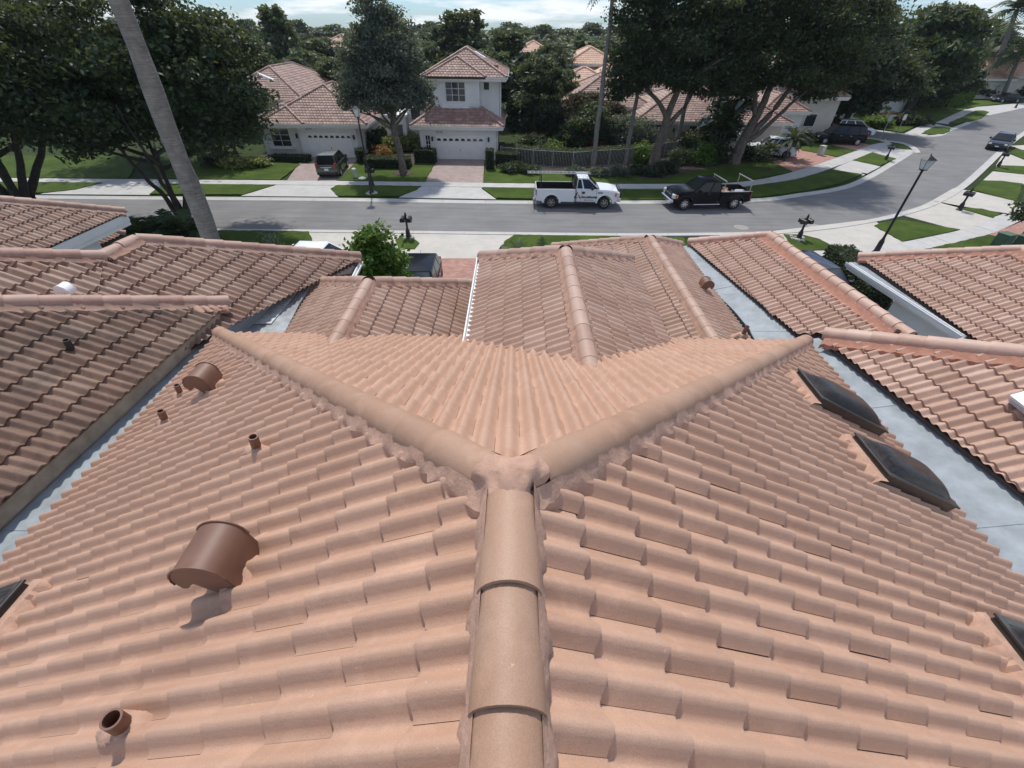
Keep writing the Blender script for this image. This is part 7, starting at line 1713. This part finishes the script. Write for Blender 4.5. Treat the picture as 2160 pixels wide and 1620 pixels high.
for i, (px, py, r, h, leaf, lab) in enumerate((
        (832, 322, 1.0, 1.5, 'leaf_yellow', 'pale variegated shrub left of the hedge by house 8538'), (862, 318, 1.1, 1.7, 'leaf_yellow', 'larger pale variegated shrub beside house 8538'), (808, 335, 0.75, 1.2, 'flower_mix', 'red and orange flowering shrub under the street tree'),
        (790, 318, 1.1, 1.7, 'leaf_dark', 'dark round bush beside the side wall of house 8554'), (815, 312, 1.2, 1.8, 'leaf_dark', 'dark bush behind the flowering shrub'), (545, 352, 1.1, 0.9, 'leaf_yellow', 'yellow green low shrub under the left dark crown'), (500, 354, 1.3, 0.9, 'leaf_yellow', 'long yellow green shrub at the left lawn edge'), (470, 350, 1.4, 1.1, 'leaf_dark', 'dark low shrub left of the yellow green ones'), (588, 318, 1.2, 1.9, 'leaf_dark', 'dark bush under the bay window of house 8554'),
        (1082, 364, 1.0, 0.8, 'leaf_dark', 'low round shrub in front of the taller hedge'), (1120, 366, 1.0, 0.75, 'leaf_dark', 'low shrub at the left end of the fence'),
        (1215, 371, 0.9, 0.75, 'leaf_grey', 'grey green low shrub behind the white pickup cab'), (1262, 372, 0.9, 0.7, 'leaf_grey', 'grey green low shrub above the white pickup hood'), (1305, 371, 0.95, 0.75, 'leaf_grey', 'grey green low shrub right of the white pickup'), (1340, 369, 0.8, 0.8, 'leaf_dark', 'dark low shrub left of the forked tree foot'),
        (1250, 320, 1.3, 1.7, 'flower_red', 'red flowering shrub behind the fence'), (1290, 318, 1.1, 1.5, 'flower_red', 'second red flowering shrub behind the fence'), (1440, 312, 0.8, 1.5, 'flower_red', 'spiky red shrub against the white wall'), (1462, 312, 0.9, 1.7, 'flower_red', 'larger spiky red shrub left of the big glossy leaves'),
        (1350, 345, 1.0, 1.7, 'leaf_bright', 'bright green bush left of the forked trunk'), (1372, 318, 0.8, 1.2, 'leaf_mid', 'round green bush below the dark window'), (1478, 350, 1.1, 1.8, 'leaf_bright', 'yellowish bush right of the fence end'), (1432, 350, 1.0, 1.5, 'leaf_mid', 'bush in front of the fence end'), (1380, 372, 1.0, 0.9, 'leaf_dark', 'dark grassy clump at the forked tree foot'), (1405, 366, 1.0, 1.1, 'leaf_dark', 'dark clump right of the forked tree foot'),
        (1455, 332, 1.5, 2.2, 'leaf_dark', 'dark bush right of the fence'), (1500, 345, 1.6, 1.8, 'leaf_dark', 'dark bush left of the massive trunk'), (1585, 340, 1.5, 1.5, 'leaf_dark', 'dark bush right of the massive trunk'), (1190, 320, 1.4, 1.8, 'leaf_mid', 'green bush behind the left part of the fence'), (1130, 325, 1.6, 1.7, 'leaf_dark', 'dark bush under the feathery tree'), (1165, 332, 1.0, 1.5, 'leaf_bright', 'light green bush behind the fence'), (1320, 316, 1.3, 1.8, 'leaf_dark', 'dark bush between the palm trunks'),
        (1690, 285, 1.0, 1.3, 'leaf_bright', 'bright shrub left of the dark parked car'), (1712, 285, 1.1, 1.4, 'leaf_yellow', 'yellow green shrub beside the hipped tower house'), (1735, 270, 1.3, 1.4, 'leaf_bronze', 'purple shrub behind the dark parked car'), (1690, 305, 1.0, 1.3, 'leaf_dark', 'dark shrub right of the parked white car'),
        (1848, 268, 1.6, 1.2, 'leaf_bright', 'rounded bright shrub at the left of the round bed'), (1875, 262, 1.8, 1.5, 'leaf_bronze', 'bronze shrub in the round bed'), (1905, 262, 1.8, 1.4, 'leaf_dark', 'dark shrub in the middle of the round bed'), (1930, 264, 1.4, 1.2, 'leaf_mid', 'olive shrub at the right of the round bed'), (1852, 240, 1.3, 1.3, 'leaf_yellow', 'yellow topped shrub behind the round bed'),
        (2040, 205, 2.4, 2.6, 'leaf_dark', 'dark bush right of the bright clipped hedge'), (2070, 206, 2.2, 2.2, 'leaf_dark', 'dark bush at the foot of the leaning palms'), (2150, 204, 2.4, 2.2, 'leaf_dark', 'dark bush behind the farthest car'))):
    p = G(px, py); d_ = np.hypot(p[0], p[1]); q = min(2600, int(1100 * r * r * (45 / d_) ** 0.5 + 500)); shrub(lab, p, r, h, leaf, q, 0.10 * max(1, d_ / 45) + 0.02 * r, 200 + i, group='garden shrubs', elong=2.6 if 'spiky' in lab or 'grassy' in lab else 1.7)
# near bright bush beside the black hatchback
pb = G(806, 600, 1.2)
tree('garden_bush', 'bright green leafy bush between the roofs beside the black hatchback', (pb[0], pb[1] + 0.2), [([(0, 0, 0), (0.05, 0, 0.8), (0, 0, 1.8)], [0.08, 0.06, 0.04])] + limbs(0.8, 6, 0.9, 1.3, 0.035, 71),
     [(0, 0, 2.1, 1.05, 0.95, 1.25), (-0.5, 0, 1.5, 0.85, 0.8, 1.0), (0.55, 0, 1.6, 0.8, 0.8, 1.0), (0.05, 0, 3.2, 0.65, 0.6, 0.6), (-0.3, 0, 2.9, 0.5, 0.5, 0.5)], 8500, 0.125, 'leaf_bright', 'bark', 71, cat='bush', clump=0.2)
def rosette(label, loc, n, L_, leaf, seed, name='cycad', cat='plant', group=None, droop=0.5, w=0.22, z=0.0):
    t = thing(name, label, cat, (*loc[:2], z), 0, group); o = place('fronds', palm_crown(seed, n, L_, droop, leaf, w, 12), None, t, False); o.location = (0, 0, 0.35)
    MB().lathe([(0.14, 0), (0.16, 0.25), (0.08, 0.42)], 8).build('stem', M['bark_dark'], t, smooth=True); return t
for k, (px, py, L_, lab) in enumerate(((300, 492, 2.3, 'dark spiky palm clump left of the grey palm foot'), (345, 486, 2.5, 'dark spiky palm clump in the middle left of the grey palm'), (395, 490, 2.3, 'dark spiky palm clump touching the grey palm trunk'))):
    rosette(lab, G(px, py + 8, 0.8), 34, L_, 'leaf_dark', 80 + k, group='palm clumps by the grey palm', droop=0.45, w=0.35, z=0.6)
rosette('small dark cycad on the near left lawn', G(495, 524, 0.4), 22, 0.9, 'leaf_dark', 84)
rosette('thin leggy palm seedling at the edge of the near middle lawn', G(1092, 524, 0.6), 9, 1.5, 'leaf_mid', 85, droop=0.25)
rosette('second thin palm seedling on the near middle lawn', G(1143, 524, 0.6), 9, 1.2, 'leaf_mid', 86, droop=0.25)
rosette('feathery palm tuft beside the lamp post foot', G(1812, 560, 1.2), 14, 1.5, 'leaf_mid', 87, droop=0.5)
shrub('slender twiggy bush on the near left lawn', G(572, 526, 0.5), 0.7, 1.5, 'leaf_grey', 420, 0.07, 88)
rosette('pygmy palm in front of the parked white car', G(1660, 335), 40, 2.6, 'leaf_dark', 89, cat='plant', z=1.4, name='pygmy_palm')
MB().tube([(G(1652, 340)[0], G(1652, 340)[1], 0), (G(1660, 335)[0], G(1660, 335)[1], 1.9)], [0.13, 0.11], 7).build('stem', M['bark_dark'], bpy.data.objects['pygmy_palm'], world=True)
rosette('small palm left of the pygmy palm', G(1618, 338), 24, 1.8, 'leaf_dark', 90, z=0.6, name='pygmy_palm')
hedge('flowering dark hedge along the right drive', [G(1758, 545, 0.4), G(1790, 575, 0.4), G(1850, 640, 0.4)], 1.2, 1.15, 'leaf_dark', 10, 300, 0.08, name='hedge')
tree('garden_bush', 'leafy shrub tree at the right edge by the utility boxes', (*G(2152, 500)[:2],), [([(0, 0, 0), (0.1, 0, 0.8), (0, 0, 1.8)], [0.09, 0.06, 0.04])] + limbs(0.8, 5, 0.9, 1.2, 0.03, 73), [(0.2, 0, 2.0, 1.1, 1.0, 0.9), (-0.7, 0, 1.6, 0.7, 0.7, 0.6), (0.9, 0, 2.6, 0.8, 0.8, 0.6)], 2600, 0.13, 'leaf_mid', 'bark', 73, cat='bush', clump=0.22)
# large banana-like leaves beside the massive tree
def big_leaves(label, loc, n, seed, H0):
    t = thing('giant_leaf_plant', label, 'plant', (*loc[:2], 0)); rng = random.Random(seed); m = MB()
    for i in range(3): m.tube([(0.3 * i - 0.3, 0, 0), (0.4 * i - 0.4, 0.1, H0 * 0.55)], [0.12, 0.08], 6)
    m.build('stem', M['bark_dark'], t)
    for i in range(n):
        az = rng.uniform(0, 6.28); el = rng.uniform(0.2, 1.2); L_ = rng.uniform(1.1, 1.9); w = L_ * 0.19; z0 = rng.uniform(0.35, 0.75) * H0; d = Vector((math.cos(az) * math.cos(el), math.sin(az) * math.cos(el), math.sin(el))); s = d.cross(Vector((0, 0, 1))).normalized(); b0 = Vector((rng.uniform(-0.8, 0.8), rng.uniform(-0.5, 0.5), z0)); V, F = [], []
        for k in range(7):
            q = k / 6; c = b0 + d * (0.5 + L_ * q) + Vector((0, 0, -0.9 * q * q * L_ * 0.5)); ww = w * math.sin(math.pi * (0.08 + 0.9 * q)) ** 0.7; V += [c - s * ww + Vector((0, 0, 0.05)), c, c + s * ww + Vector((0, 0, 0.05))]
        for k in range(6):
            for j in range(2): F.append((3 * k + j, 3 * k + j + 1, 3 * k + j + 4, 3 * k + j + 3))
        me = mesh_from('leaf', V, F, True, np.full(len(F), rng.random())); place('leaf', me, M['leaf_gloss'], t, False)
big_leaves('giant glossy leaved plant catching light beside the massive tree', G(1505, 342), 80, 3, 5.2)
tree('garden_tree', 'dark broad bush behind the giant glossy leaves', (G(1512, 334)[0], G(1512, 334)[1] + 1.2), [([(0, 0, 0), (0.1, 0, 1.4), (0, 0, 3.0)], [0.16, 0.12, 0.08])] + limbs(1.4, 5, 1.4, 1.8, 0.07, 36), [(0, 0, 2.6, 1.7, 1.6, 2.0), (0.6, 0, 4.6, 1.5, 1.4, 1.5), (-0.9, 0, 1.8, 1.3, 1.2, 1.5)], 9000, 0.18, 'leaf_gloss', 'bark_dark', 76)

# ------------------------------------------------------------------ air
hz = MB().box(-420, -40, -1.0, 420, 420, 17.5).build('haze', None); hz['kind'] = 'stuff'
hm = bpy.data.materials.new('haze'); hm.use_nodes = True; hn = hm.node_tree.nodes; hn.clear()
ho = hn.new('ShaderNodeOutputMaterial'); hv = hn.new('ShaderNodeVolumePrincipled'); hv.inputs['Color'].default_value = (0.86, 0.93, 1.0, 1); hv.inputs['Density'].default_value = 0.00016; hv.inputs['Anisotropy'].default_value = 0.35
hm.node_tree.links.new(hv.outputs['Volume'], ho.inputs['Volume']); hz.data.materials.append(hm)
